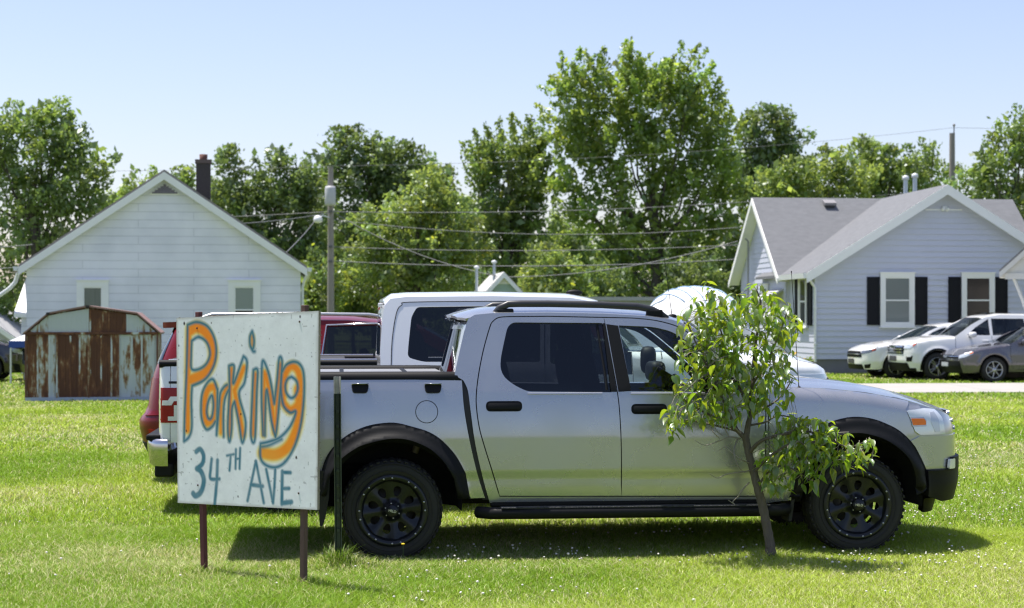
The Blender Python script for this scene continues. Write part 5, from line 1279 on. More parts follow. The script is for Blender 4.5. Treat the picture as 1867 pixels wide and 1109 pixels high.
def white_sedan():
    wb, w = 2.84, .92; zF = lambda z: wb + 1.02 - .45 * np.clip(np.asarray(z, float) - .66, 0, 1) ** 1.3 - .30 * np.clip(.40 - np.asarray(z, float), 0, 1); zR = lambda z: -1.12 + .3 * np.clip(np.asarray(z, float) - .7, 0, 1)
    col = paint('bright_white', (.80, .80, .79), .0, .22)
    hood = [(wb - .40, 1.02), (wb - .1, 1.0), (wb + .3, .95), (wb + .6, .885), (wb + .82, .80), (wb + .93, .74)]; deck = [(-1.06, 1.02), (-.9, 1.07), (-.5, 1.10), (-.25, 1.10)]
    belt = [(wb - .40, 1.02), (1.2, 1.06), (.3, 1.09), (-.25, 1.10)]
    rl = [(wb - .40, 1.02), (wb - 1.0, 1.32), (wb - 1.3, 1.44), (1.1, 1.50), (.6, 1.485), (.15, 1.39), (-.25, 1.10)]
    win = [([(wb - .70, 1.07), (wb - 1.1, 1.29), (wb - 1.34, 1.385), (1.32, 1.43), (1.32, 1.09)], GMID), ([(1.25, 1.09), (1.25, 1.43), (.7, 1.42), (.35, 1.34), (.12, 1.15)], GMID)]
    O = car_origin(1633, 689.5, wb, w)
    root, B = gen_car('parked_car', 'white sedan farthest left of the parked cars under the shuttered window', 'car', O, HEAD, w, wb, 1.02, 1.12, .34, hood, rl, belt, win, col, 'five', ALLOY, 1.04, zF, zR, deck=deck, ws=((wb - .40, 1.02), (wb - 1.26, 1.44)), rs=((-.25, 1.10), (.2, 1.41)), group='cars parked beside the blue house')
    N = B.nose
    patch(root, 'grille', roundpoly([(-.70, .58), (.70, .58), (.60, .74), (-.60, .74)], .03), N(.006), BLACKP); patch(root, 'chrome_bar', [(-.62, .65), (.62, .65), (.62, .68), (-.62, .68)], N(.018), CHROME)
    patch(root, 'lower_grille', [(-.8, .24), (.8, .24), (.7, .38), (-.7, .38)], N(.008), BLACKP); patch(root, 'number_plate', [(-.17, .40), (.17, .40), (.17, .53), (-.17, .53)], N(.02), M('plate_dark', (.05, .05, .055), .5))
    for sg in (-1, 1):
        h = patch(root, 'headlight', [(sg * a, b) for a, b in ((.64, .66), (.64, .75), (1.05, .79), (1.44, .84), (1.40, .765), (1.05, .70))], N(.008), M('dark_lens', (.12, .14, .17), .08, .2, 1.0)); patch(root, 'indicator', [(sg * a, b) for a, b in ((1.2, .745), (1.41, .79), (1.43, .825), (1.24, .80))], N(.013), M('orange_red_lens', (.55, .10, .03), .15, 0, 1.0), parent=h)
        patch(root, 'fog_grille', [(sg * a, b) for a, b in ((.84, .26), (1.15, .28), (1.2, .40), (.84, .37))], N(.008), BLACKP)
        patch(root, 'tail_light', [(sg * a, b) for a, b in ((.8, .85), (1.5, .88), (1.5, 1.02), (.8, 1.0))], B.tail(.006), REDL, out=lambda V: V - np.array((.5, 0, 0)))
    side_bits(root, B, [[(wb - .42, 1.0), (wb - .42, .7), (wb - .52, .35)], [(1.28, 1.06), (1.28, .7), (1.22, .3)], [(.3, 1.08), (.32, .8), (.5, .5)]], [(1.36, 1.54, .94), (.35, .53, .96)], (wb - .76, 1.04), col)
white_sedan()
def dark_car():
    wb, w = 2.8, .93; zF = lambda z: wb + .95 - .4 * np.clip(np.asarray(z, float) - .8, 0, 1); zR = lambda z: -1.1 + .4 * np.clip(np.asarray(z, float) - .9, 0, 1)
    col = paint('black_paint', (.012, .012, .016), .0, .2)
    hood = [(wb - .45, 1.10), (wb + .3, 1.04), (wb + .7, .95), (wb + .86, .86)]; belt = [(wb - .45, 1.10), (1.0, 1.12), (-.45, 1.16)]; rl = [(wb - .45, 1.10), (wb - 1.25, 1.58), (.8, 1.66), (-.45, 1.60)]
    win = [([(wb - .8, 1.15), (wb - 1.35, 1.51), (1.3, 1.56), (1.3, 1.15)], GMID), ([(1.22, 1.15), (1.22, 1.565), (-.2, 1.53), (-.3, 1.2)], GMID)]
    D = 45.0; p = P(-212, 0, D)
    root, B = gen_car('parked_car', 'front of a dark parked car at the far left edge behind the blue canopy legs', 'car', (p.x + .0, p.y), R(8), w, wb, .95, 1.1, .37, hood, rl, belt, win, col, 'five', ALLOY, 1.12, zF, zR, ws=((wb - .45, 1.10), (wb - 1.2, 1.56)))
    for sg in (-1, 1):
        patch(root, 'headlight', [(sg * a, b) for a, b in ((.7, .72), (1.3, .78), (1.35, .90), (.75, .84))], B.nose(.008), LENS); patch(root, 'tail_light', [(sg * a, b) for a, b in ((.9, .9), (1.5, .9), (1.5, 1.15), (.9, 1.1))], B.tail(.006), REDL, out=lambda V: V - np.array((.5, 0, 0)))
    patch(root, 'grille', [(-.6, .55), (.6, .55), (.65, .82), (-.65, .82)], B.nose(.006), BLACKP)
    side_bits(root, B, [[(1.26, 1.1), (1.26, .4)]], [(1.34, 1.54, 1.0)], (wb - .9, 1.12), col)
dark_car()

# red SUV, farthest of the three on the grass
def red_suv():
    if 'dark_red_paint' not in MATS:
        paint('dark_red_paint', (.14, .002, .005), .0, .3).node_tree.nodes['Principled BSDF'].inputs['Coat Weight'].default_value = .25
        MATS['dark_red_paint'].node_tree.nodes['Principled BSDF'].inputs['Specular IOR Level'].default_value = .3
    wb, w = 2.95, .96; yaw = R(5.9); D = 17.0; e = P(267, 0, D); c, s = math.cos(yaw), math.sin(yaw); k = 1.02
    O = (e.x + k * c - w * s, e.y + k * s + w * c)
    zF = lambda z: wb + .95 - .4 * np.clip(np.asarray(z, float) - .9, 0, 1); zR = lambda z: np.interp(np.asarray(z, float), [.2, .40, .6, .68, .73, .86, 1.1, 1.3, 1.62, 1.8], [-1.0, -1.11, -1.16, -1.15, -1.07, -1.05, -1.01, -.94, -.78, -.72])
    col = paint('dark_red_paint', (.14, .002, .005), .0, .3)
    hood = [(wb - .45, 1.16), (wb + .3, 1.10), (wb + .7, 1.0), (wb + .86, .92)]; belt = [(wb - .45, 1.16), (1.2, 1.215), (.2, 1.24), (-.6, 1.255)]; rl = [(wb - .45, 1.16), (wb - 1.25, 1.58), (1.0, 1.655), (.2, 1.66), (-.6, 1.64)]
    T = lambda u, v: (lambda q: q)(Body.tr(BB, u, v))
    BB = Body(O, yaw, w, wb, zF, wb + .46, 2.7, zR, -.6, 4.0, zs=.72, zb=1.24, tum=.34, tilt=.07, kl=.9)
    q = [T(589, 655), T(597, 595), T(692, 592), T(700, 655)]; xq = q[0][0]
    win = [([(wb - .8, 1.21), (wb - 1.38, 1.55), (1.55, 1.60), (1.55, 1.24)], GMID), ([(1.47, 1.25), (1.47, 1.615), (.72, 1.62), (.62, 1.27)], GTINT), ([q[0], q[1], (.62, q[2][1]), (.52, q[3][1])], GTINT)] if xq < .3 else [([(wb - .8, 1.21), (wb - 1.38, 1.55), (1.55, 1.60), (1.55, 1.24)], GMID), ([q[0], q[1], (1.47, 1.615), (1.47, 1.25)], GTINT)]
    root, B = gen_car('parked_suv', 'dark red sport utility vehicle parked behind the white pickup', 'suv', O, yaw, w, wb, .95, 1.05, .37, hood, rl, belt, win, col, 'five', ALLOY, 1.24, zF, zR, ws=((wb - .45, 1.16), (wb - 1.2, 1.58)), ww=.24, x1=-.6, nr=4.0)
    RO = lambda V: V - np.array((.4, 0, 0))
    for sg in (-1, 1):
        tl = [(-a, b) for a, b in B.TN([(268, 688), (291, 690), (291, 757), (266, 757)], 'tail')] if sg > 0 else B.TN([(268, 688), (291, 690), (291, 757), (266, 757)], 'tail')
        patch(root, 'tail_light', tl, B.tail(.010), M('dark_red_lens', (.13, .003, .005), .25, 0, .1, .3), .03, .05, RO)
        fr_ = PB(); c0 = [q[0], q[1], q[2]]; 
        pts = [(x, sg * float(B.W(x, z) + .002), z) for x, z in ((q[0][0] - .02, q[0][1] - .01), (q[1][0] - .01, q[1][1] + .012), (1.3, q[2][1] + .012))]; fr_.tube(pts, .011, CHROME, 6); fr_.build('window_trim', root)
        r = PB(); r.tube([(x, sg * .66, z) for x, z in ((-.50, 1.68), (-.40, 1.715), (.4, 1.725), (1.2, 1.715), (1.45, 1.68))], .018, M('rail_silver', (.45, .46, .47), .3, .8), 8); r.build('roof_rail', root)
        patch(root, 'reflector', [(sg * a, b) for a, b in ((1.0, .50), (1.3, .50), (1.3, .56), (1.0, .56))], B.tail(.008), REDL, .02, .05, RO)
        patch(root, 'headlight', [(sg * a, b) for a, b in ((.7, .78), (1.3, .84), (1.35, .98), (.75, .92))], B.nose(.008), LENS)
    sp = PB(); z = 1.62; sp.skin([(-.85, -.42), (-.55, -.88), (0, -.92), (.55, -.88), (.85, -.42)][::1], lambda y, x: (x - .02, y, z + .035 - .04 * np.clip(-x - .4, 0, 1)), col, .08, (), .06, UP); sp.build('spoiler', root)
    patch(root, 'rear_window', [(-.9, 1.22), (.9, 1.22), (.86, 1.58), (-.86, 1.58)], B.tail(.006), GTINT, .01, .08, RO)
    patch(root, 'lower_valance', [(-1.5, .28), (1.5, .28), (1.5, .42), (-1.5, .42)], B.tail(.008), BLACKP, .03, .08, RO)
    side_bits(root, B, [[(1.51, 1.2), (1.51, .45)], [(.55, 1.24), (.5, .9), (.55, .6)]], [(1.6, 1.8, 1.08), (.62, .82, 1.1)], (wb - .92, 1.17), col)
red_suv()

# white crew cab pickup between them
def white_pickup():
    yaw = R(5.75); w = .985; wb = 3.78; D = 14.45; e = P(289, 0, D); c, s = math.cos(yaw), math.sin(yaw); k = 1.10
    O = (e.x + k * c - w * s, e.y + k * s + w * c)
    zF = lambda z: wb + 1.13 - .35 * np.clip(np.asarray(z, float) - 1.05, 0, 1); zR = lambda z: np.full_like(np.asarray(z, float), -1.125)
    hood = [(2.98, 1.385), (3.4, 1.378), (4.0, 1.355), (4.45, 1.315), (4.70, 1.265), (4.84, 1.19)]; hx, hz = zip(*hood)
    def top(x): x = np.asarray(x, float); return np.where(x > 2.9, np.interp(x, hx, hz), 9.0), np.clip((x - 2.95) / .25, 0, 1) * .08
    B = Body(O, yaw, w, wb, zF, wb + .5, 3.2, zR, -1.0, 5.0, zs=.95, zb=1.26, tum=.25, tilt=.03, kl=.7, top=top, bulge=((0, .38, .52, .05, .02), (wb, .38, .52, .05, .02)), crease=(.60, .01))
    root = empty('pickup_truck', (O[0], O[1], 0), yaw); tag(root, 'white crew cab pickup parked behind the silver one', 'pickup truck')
    col = paint('oxford_white', (.79, .80, .81), .0, .2); sh = PB()
    cabf = B.T([(694, 676), (693, 640), (697, 580), (702, 556), (712, 545), (740, 541.5), (900, 540), (1040, 543), (1085, 551), (1110, 559), (1160, 592), (1210, 632)]); cab = [(cabf[0][0], .45)] + cabf + [(2.98, 1.384), (3.0, .45)]
    rw = roundpoly(B.T([(743, 652), (745, 625), (750, 578), (760, 560), (985, 557), (985, 660), (772, 660)]), [.04, .03, .03, .03, .02, .02, .04], 4); fw = roundpoly(B.T([(1003, 560), (1085, 564), (1120, 583), (1160, 616), (1187, 648), (1194, 672), (1188, 683), (1060, 683), (1030, 668), (1003, 662)]), [.02, .05, .05, .05, .05, .03, .03, .05, .03, .02], 4)
    xb = cabf[0][0] - .03; zr = B.tr(640, 662)[1]
    bed = [(-1.0, .62), (-.45, .62)] + [p for p in arc(0, .38, .46, 160, 20, 20)] + [(.46, .45), (xb, .45), (xb, zr), (-1.0, zr)]
    fend = [(3.005, .45)] + [p for p in arc(wb, .38, .46, 171, 9, 20)] + [(wb + .5, .45)] + [(x, float(np.interp(x, hx, hz)) - .001) for x in np.linspace(wb + .5, 2.985, 9)]
    for sg in (-1, 1):
        o = (0, sg, 0); sh.skin(cab, B.side(sg), col, .06, [rw, fw], .04, o); sh.skin(bed, B.side(sg), col, .06, (), .04, o); sh.skin(fend, B.side(sg), col, .06, (), .04, o)
    RO = lambda V: V - np.array((.4, 0, 0)) * 1.0 - V * np.array((0, 0, 1))
    sh.skin([(-1.5705, .62), (1.5705, .62), (1.5705, zr), (-1.5705, zr)], B.tail(), col, .1, (), .03, lambda V: V * np.array((1, 1, 0)))
    th = np.concatenate([[-1.5705], np.linspace(-1.54, 1.54, 25), [1.5705]]); nt = [(t, float(np.interp(float(B.nose()(t, 1.2)[0]), hx, hz)) - .001) for t in th]; sh.skin([(t, .45) for t in th] + nt[::-1], B.nose(), col, .09, (), .02, rad_out)
    def hoodf(x, m): zt = np.interp(x, hx, hz); return x, m * B.W(x, zt - .001), zt + .06 * (1 - np.abs(m) ** 3) * np.clip((4.84 - x) / .3, 0, 1)
    sh.skin([(2.95, -1), (4.83, -1), (4.83, 1), (2.95, 1)], hoodf, col, .09, (), 0, UP)
    lx, lz = zip(*sorted(set([p for p in cabf[3:]])))
    xt = B.tr(1092, 552)[0]
    def roof(x, m): z = np.interp(x, lx, lz); return x, m * B.W(x, z), z + .05 * (1 - np.abs(m) ** 4)
    xa = cabf[3][0]; sh.skin([(xa, -1), (xt, -1), (xt + .05, 0), (xt, 1), (xa, 1), (xa - .03, 0)], roof, col, .1, (), .02, UP)
    x_r = cabf[0][0]
    def cr(n, z): return np.interp(z, [.6, cabf[0][1], cabf[2][1], cabf[3][1], 2], [x_r, x_r, cabf[2][0], cabf[3][0], cabf[3][0] + .1]) - .03 * (1 - n * n), n * (B.W(x_r + .2, z) - .003), z
    sh.skin([(-1, .6), (1, .6), (1, cabf[3][1]), (-1, cabf[3][1])], cr, col, .1, [roundpoly([(-.85, 1.35), (.85, 1.35), (.82, 1.72), (-.82, 1.72)], .05)], .02, (-1, 0, 0))
    sh.build('body_shell', root)
    p = PB(); p.skin(roundpoly([(-.86, 1.34), (.86, 1.34), (.83, 1.73), (-.83, 1.73)], .05), lambda n, z: (cr(n, z)[0] + .01, cr(n, z)[1], z), GTINT, .1, (), 0, (-1, 0, 0)); p.build('rear_window', root)
    def ws(t, m): x = 2.98 + (xt - 2.98) * t; z = 1.385 + (lz[-1] * 0 + float(np.interp(xt, lx, lz)) - 1.385) * t; return x + .10 * (1 - m * m), m * (B.W(x - .03, z) - .05), z
    p = PB(); p.skin([(0, -1), (1, -1), (1, 1), (0, 1)], ws, GCLEAR, .12, (), 0, (1, 0, .5)); p.build('windshield', root)
    gap = M('panel_gap', (.01, .01, .011), .7)
    for sg in (-1, 1):
        o = (0, sg, 0)
        for w_, g, nm in ((rw, GTINT, 'window_glass'), (fw, GMID, 'window_glass')): p = PB(); p.skin(w_, B.side(sg, -.014), g, .1, (), 0, o); p.build(nm, root)
        for ln in (B.T([(713, 676), (715, 620), (723, 570), (733, 556), (748, 551), (900, 549.5), (990, 550)]), B.T([(994, 550), (993, 660)]) + [(B.tr(993, 660)[0] + .02, .5)], [(B.tr(713, 676)[0], B.tr(713, 676)[1]), (B.tr(713, 676)[0] + .03, .8)], B.T([(1205, 640), (1205, 712)]) + [(B.tr(1205, 712)[0], .5)]):
            dse = PB(); dse.tube([(x, sg * float(B.W(x, z) + .0005), z) for x, z in spl(ln, 4)], .004, gap, 4); dse.build('door_seam', root)
        h0 = B.tr(725, 690)[0]; handle(B, sg, h0, h0 + .2, 1.12, root, col, .03); h1 = B.tr(1010, 690)[0]; handle(B, sg, h1, h1 + .2, 1.12, root, col, .03)
        mx, mz = B.tr(1180, 672); y = sg * float(B.W(mx, mz)); m_ = PB(); m_.blob((mx - .02, y + sg * .16, mz + .08), (.07, .12, .12), BLACKP, 14, (0, 0, sg * R(10)), .6); m_.tube([(mx + .05, y - sg * .03, mz), (mx, y + sg * .1, mz + .03)], .03, BLACKP, 8); m_.build('mirror', root)
        cp = PB(); cp.tube([(x, sg * (float(B.W(max(x, -.9), 1.2)) - .04), zr - .004) for x in (-1.10, -.6, 0, xb)], .035, BLACKP, 10, sx=1.0); cp.tube([(x, sg * (float(B.W(max(x, -.9), 1.2)) - .035), zr + .028) for x in (-1.02, 0, xb)], .010, CHROME, 6); cp.build('bed_rail_cap', root)
        # tail lamp: red with a pale C-shaped band
        sgn = lambda pp: [(sg * -a, b) for a, b in pp]
        tl = B.TN([(289.5, 706), (322, 706), (322, 771), (289.5, 771)], 'tail'); x2 = B.tr(324, 706)[0]
        z1, z0 = tl[0][1], tl[2][1]
        lamp = PB(); lamp.skin([(-1.115, z0), (x2, z0), (x2, z1), (-1.115, z1)], B.side(sg, .006), REDL, .05, (), .03, o); lamp.skin([(sg * 1.2, z0), (sg * 1.555, z0), (sg * 1.555, z1), (sg * 1.2, z1)], B.tail(.006), REDL, .05, (), .03, lambda V: V * np.array((1, 1, 0))); lo = lamp.build('tail_light', root)
        cb = PB(); hgt = z1 - z0; xm_ = (x2 - 1.1) / 2
        for poly in ([(-1.112, z1 - .36 * hgt), (xm_, z1 - .36 * hgt), (xm_ + .02, z1 - .25 * hgt), (x2, z1 - .25 * hgt), (x2, z1 - .38 * hgt), (xm_ + .05, z1 - .38 * hgt), (xm_ + .03, z1 - .50 * hgt), (-1.112, z1 - .50 * hgt)], [(xm_, z0 + .06 * hgt), (x2, z0 + .06 * hgt), (x2, z0 + .5 * hgt), (x2 - .03, z0 + .5 * hgt), (x2 - .03, z0 + .18 * hgt), (xm_, z0 + .18 * hgt)]):
            cb.skin(poly, B.side(sg, .011), WLENS, .05, (), .005, o)
        cb.build('lamp_band', lo)
        st = PB(); st.skin([(-1.10, z1 + .035), (x2 + .1, z1 + .035), (x2 + .1, z1 + .055), (-1.10, z1 + .055)], B.side(sg, .002), gap, .1, (), .003, o); st.build('side_seam', root)
        hl = PB(); hl.skin([(sg * .75, .92), (sg * 1.35, .92), (sg * 1.4, 1.18), (sg * .75, 1.18)], B.nose(.006), LENS, .06, (), .02, rad_out); hl.build('headlight', root)
        fl = PB(); fl.lathe([(.45, 0), (.44, sg * -.32), (0, sg * -.32)], DARK, (0, sg * (w - .03), .39), 'y', 24, True, -8, 188); fl.lathe([(.45, 0), (.44, sg * -.32), (0, sg * -.32)], DARK, (wb, sg * (w - .03), .39), 'y', 24, True, -8, 188); fl.build('wheel_well', root)
    bp = PB(); th = np.linspace(-1.5, 1.5, 21)
    zc1, zc0 = B.fr.tr(290, 803, -w)[1], B.fr.tr(290, 848, -w)[1]
    pts = [(-1.19, -w + .03), (-1.24, -.8), (-1.27, 0), (-1.24, .8), (-1.19, w - .03)]
    V, Fc = [], []; prof = [(0.0, zc1 + .012), (-.055, zc1 + .0), (-.068, zc1 - .03), (-.066, (zc0 + zc1) / 2), (-.04, zc0 + .01), (0, zc0 - .01)]
    path = [(-1.02, -w - .01)] + [(-1.10, -w - .012)] + [(-1.155, -w + .06), (-1.19, -.7), (-1.21, 0), (-1.19, .7), (-1.155, w - .06), (-1.10, w + .015), (-1.02, w + .01)]
    for i, (x, y) in enumerate(path):
        a = np.array(path[min(i + 1, len(path) - 1)]) - np.array(path[max(i - 1, 0)]); nrm = np.array((-a[1], a[0])) / np.linalg.norm(a)
        for o_, z in prof: V.append((x + nrm[0] * -o_ * .5, y + nrm[1] * -o_ * .5, z))
    m_ = len(prof); Fc = [(i * m_ + j, (i + 1) * m_ + j, (i + 1) * m_ + j + 1, i * m_ + j + 1) for i in range(len(path) - 1) for j in range(m_ - 1)]
    bp.add(V, Fc, CHROME, True); bp.box((-1.08, 0, zc1 + .02), (.26, 1.9, .05), BLACKP, bevel=.015); bp.box((-1.06, 0, zc0 - .05), (.16, 1.86, .12), BLACKP, bevel=.02); bp.build('rear_bumper', root)
    fb = PB(); fb.skin([(-1.4, .45), (1.4, .45), (1.4, .72), (-1.4, .72)], B.nose(.05), CHROME, .08, (), .04, rad_out); fb.build('front_bumper', root); g = PB(); g.skin([(-.72, .78), (.72, .78), (.72, 1.14), (-.72, 1.14)], B.nose(.008), BLACKP, .08, (), .02, rad_out); g.build('grille', root)
    tc = PB(); tc.box((-.30, 0, zr + .006), (1.56, 1.70, .03), M('tonneau_black', (.02, .02, .022), .7), bevel=.01); tc.build('tonneau_cover', root)
    ub = PB(); ub.box((1.8, 0, .50), (5.2, 1.2, .26), DARK); ub.box((1.85, 0, .52), (2.5, 1.86, .2), DARK); ub.build('underbody', root)
    cb = PB(); cb.box((2.75, 0, 1.18), (.4, 1.6, .32), CABIN, bevel=.08); cb.box((1.7, 0, .7), (2.2, 1.6, .08), CABIN)
    for x in (2.2, 1.42):
        for y in (-.42, .42): seat(cb, x, y, .86, .56)
    cb.build('cabin', root)
    fn = PB(); fx, fz = B.fr.tr(1047, 534, 0); fn.blob((fx, 0, fz), (.08, .03, .03), BLACKP, 12); fn.build('roof_antenna', root)
    bl = PB(); bl.box((x_r - .0 + (cabf[3][0] - x_r) - .02, 0, cabf[3][1] - .02), (.04, .4, .06), REDL, bevel=.01); bl.box((cabf[3][0] - .03, -.45, cabf[3][1] - .0), (.05, .1, .04), WLENS, bevel=.01); bl.build('cargo_light', root)
    w0 = make_wheel(.385, .27, .26, 'five', root, (0, -(w - .15), .375), -1, ALLOY); make_wheel(0, 0, 0, '', root, (wb, -(w - .15), .375), -1, None, copyfrom=w0)
    for x in (0, wb): make_wheel(0, 0, 0, '', root, (x, w - .15, .375), 1, None, copyfrom=w0)
white_pickup()
# ------------------------------------------------------------------ background trees
bark = M('tree_bark', (.085, .07, .055), .95, vary=(4, .6, (.14, .12, .10)), streak=(3, 3, .6), bump=(12, .6))
LM = {'maple': leaf_mat('maple_leaves', (.19, .265, .055), (.42, .55, .075), .47), 'dark': leaf_mat('dark_leaves', (.15, .205, .065), (.26, .36, .075), .44),
      'bright': leaf_mat('bright_leaves', (.20, .275, .07), (.40, .50, .09), .47), 'mid': leaf_mat('mid_leaves', (.175, .24, .065), (.34, .46, .08), .46)}
def leaves(centres, dirs, n_per, length, spread, size, rng, droop=.0):
    """leaf quads strewn along sprays; returns verts, quads, tint"""
    K = len(centres); n = K * n_per
    c = np.repeat(centres, n_per, 0); d = np.repeat(dirs, n_per, 0)
    t = rng.uniform(-.35, 1, n)[:, None]
    p = c + d * t * length + np.clip(rng.normal(0, 1, (n, 3)), -1.7, 1.7) * spread * (1.05 - .8 * np.clip(t, 0, 1))
    p[:, 2] -= droop * rng.uniform(0, 1, n)
    a = rng.normal(0, 1, (n, 3)) + d * .8; a /= np.linalg.norm(a, axis=1)[:, None]
    b = rng.normal(0, 1, (n, 3)); b = np.cross(a, b); b /= np.linalg.norm(b, axis=1)[:, None]
    s = size * rng.uniform(.6, 1.35, n)[:, None]
    nn = np.cross(a, b)
    V = np.stack([p - a * s, p + b * s * .55 + nn * s * .15, p + a * s, p - b * s * .55 + nn * s * .15], 1).reshape(-1, 3)
    F = (np.arange(n) * 4)[:, None] + np.arange(4)
    sp = np.repeat(rng.uniform(.72, 1.3, (K, 1)), n_per, 0); hue = np.repeat(rng.normal(0, .04, (K, 1)), n_per, 0)
    tint = np.concatenate([sp * (1 + hue * 1.6), sp, sp * (1 - hue)], 1) * rng.uniform(.75, 1.25, (n, 1))
    return V, F, np.repeat(np.clip(tint, .2, 2.2), 4, 0)
def tree(name, label, D, blobs, kind, base_u, density=1.0, size=.13, up=.6, group='trees behind the houses', trunk_r=.3, seed=0, length=1.0, spread=.28, fill=.45, trunk=True, yellow=0, limbs=16, per=34, th=None, core=1.0):
    """blobs: (u, v, ru, rv) ellipses of the crown as it stands at distance D"""
    rng = np.random.default_rng(seed + 100); s = D / FPX; base = P(base_u, 0, D); base.z = 0
    C, Dr, K = [], [], []; b0 = np.array(base)
    for (u, v, ru, rv) in blobs:
        c = np.array(P(u, v, D)); r = np.array((ru * s, min(ru, rv * 1.2) * s * .9, rv * s))
        n = int(max(8, density * 3.4 * (r[0] * r[2] + r[0] * r[1] + r[1] * r[2])))
        q = rng.normal(0, 1, (n, 3)); q /= np.linalg.norm(q, axis=1)[:, None]
        rad = (fill ** 3 + (1 - fill ** 3) * rng.random(n)) ** (1 / 3.)
        nk = int(max(6, core * 2.6 * r[0] * r[2] * (1 + r[1] * .5))) if core else 0
        if core: qq = rng.normal(0, 1, (nk, 3)); qq /= np.linalg.norm(qq, axis=1)[:, None]; K.append(c + qq * (rng.random(nk) ** .4)[:, None] * r * .72)
        C.append(c + q * rad[:, None] * r * .90); d = q * .75 + np.array((0, 0, up)) + rng.normal(0, .3, (n, 3)); Dr.append(d / np.linalg.norm(d, axis=1)[:, None])
    C = np.concatenate(C); Dr = np.concatenate(Dr); ok = C[:, 2] > .25; C, Dr = C[ok], Dr[ok]
    V, F, T = leaves(C, Dr, int(per * 1.7), length * (.62 if up < .7 else .95), spread * (.92 if up < .7 else .8), size * .62, rng)
    if core:        # the shaded inner leaves that close the crown
        Vc, Fc, Tc = leaves(np.concatenate(K), np.tile((0., 0, 1), (len(np.concatenate(K)), 1)), 9, .5, .42, size * 1.15, rng); F = np.concatenate([F, Fc + len(V)]); V = np.concatenate([V, Vc]); T = np.concatenate([T, Tc])
    if yellow:
        k = rng.random(len(F)) < yellow * (vnoise(V[::4, 0], V[::4, 2], .5, seed) > .62); kk = np.repeat(k, 4); T[kk] = T[kk] * np.array((1.6, 1.3, .6))
    root = empty(name, tuple(base)); tag(root, label, 'tree' if 'shrub' not in name else 'shrub', group)
    o = rawmesh('crown' if 'shrub' not in name else 'foliage', V - b0, [F], LM[kind], T, root)
    tb = PB(); top = C[:, 2].max(); cx = float(np.median(C[:, 0])); cyy = float(np.median(C[:, 1]))
    th = th or top * .82
    path = []
    for i in range(9):
        t = i / 8; path.append((b0[0] * (1 - t ** 1.5) + cx * t ** 1.5 + .12 * trunk_r * 3 * math.sin(i * 1.9 + seed), b0[1] + (cyy - b0[1]) * t, th * t))
    rad = [trunk_r * (1.25 if i == 0 else 1) * (1 - .88 * i / 8) for i in range(9)]
    tb.tube([tuple(np.array(p) - b0) for p in path], rad, bark, 10)
    idx = rng.permutation(len(C))[:limbs]; pa = np.array(path)
    for j in idx:
        e = C[j]; k = int(np.clip((e[2] * .62) / th * 8, 1.2, 6)); k = min(k, 7); st = pa[k]
        m = st * .5 + e * .5 + np.array((0, 0, -.12 * np.linalg.norm(e - st))) + rng.normal(0, .15, 3)
        pts = [st, st * .7 + m * .3 + np.array((0, 0, .1)), m, m * .45 + e * .55, e]
        r0 = min(rad[k] * .45, .09 if name != 'maple_tree' else .15); tb.tube([tuple(np.array(p) - b0) for p in pts], [r0, r0 * .85, r0 * .6, r0 * .35, .015], bark, 6)
    tb.build('trunk' if 'shrub' not in name else 'stem', root)
    return root
# big maple
tree('maple_tree', 'tallest broad maple tree with sky showing through its limbs', 84,
     [(1130, 165, 95, 56), (1215, 148, 80, 52), (1040, 155, 40, 36), (1060, 220, 60, 45), (1270, 182, 45, 46), (1300, 235, 50, 55), (1190, 205, 100, 60), (1110, 260, 100, 50), (1230, 275, 90, 55), (1320, 310, 42, 50), (1045, 262, 48, 26), (1080, 325, 75, 38), (1180, 345, 60, 40), (1270, 350, 70, 45), (1130, 400, 65, 35), (1065, 385, 40, 28), (1240, 425, 80, 45), (1320, 400, 45, 60), (1150, 455, 70, 32), (1200, 505, 130, 40)],
     'maple', 1203, density=.92, size=.20, up=.75, trunk_r=.42, seed=1, length=1.35, spread=.27, fill=.5, limbs=26, per=52, group='trees behind the houses', th=10.5, core=.3)
tree('maple_tree', 'upright spiky topped tree beside the left edge of the tall maple', 88, [(930, 285, 50, 42), (985, 275, 25, 32), (885, 315, 35, 40), (925, 350, 75, 50), (975, 345, 35, 60), (900, 420, 60, 50), (960, 440, 55, 60), (920, 510, 80, 50)],
     'mid', 925, density=1.3, size=.2, up=1.1, trunk_r=.3, seed=2, length=1.6, spread=.25, limbs=22, per=46)
tree('broadleaf_tree', 'dark crowned tree standing behind the transformer pole', 96, [(640, 275, 45, 38), (610, 285, 25, 40), (700, 290, 50, 42), (750, 305, 40, 38), (660, 340, 70, 45), (745, 350, 60, 45), (800, 340, 35, 30), (640, 420, 70, 50), (740, 430, 70, 50)],
     'dark', 690, density=1.0, size=.22, up=.5, trunk_r=.35, seed=3, spread=.4, limbs=20, per=46)
tree('broadleaf_tree', 'dark ragged trees tops between brick chimney and transformer pole'.replace('trees tops', 'tree top'), 92, [(415, 305, 22, 30), (420, 355, 35, 40), (475, 335, 35, 40), (505, 300, 28, 25), (455, 400, 55, 45), (520, 360, 45, 50), (555, 330, 22, 40), (570, 390, 35, 60), (500, 450, 80, 50), (560, 480, 50, 60)],
     'dark', 480, density=1.1, size=.2, up=.6, trunk_r=.32, seed=4, spread=.34, limbs=20, per=46)
tree('broadleaf_tree', 'yellow green bushy tree in front of the dark one right of the transformer pole', 78, [(790, 350, 45, 38), (720, 385, 60, 40), (810, 400, 50, 45), (680, 430, 50, 45), (760, 450, 80, 50), (840, 450, 40, 55), (700, 510, 80, 50), (800, 520, 80, 50)],
     'bright', 760, density=1.35, size=.18, up=.35, trunk_r=.25, seed=5, spread=.32, limbs=16, per=44, yellow=.2)
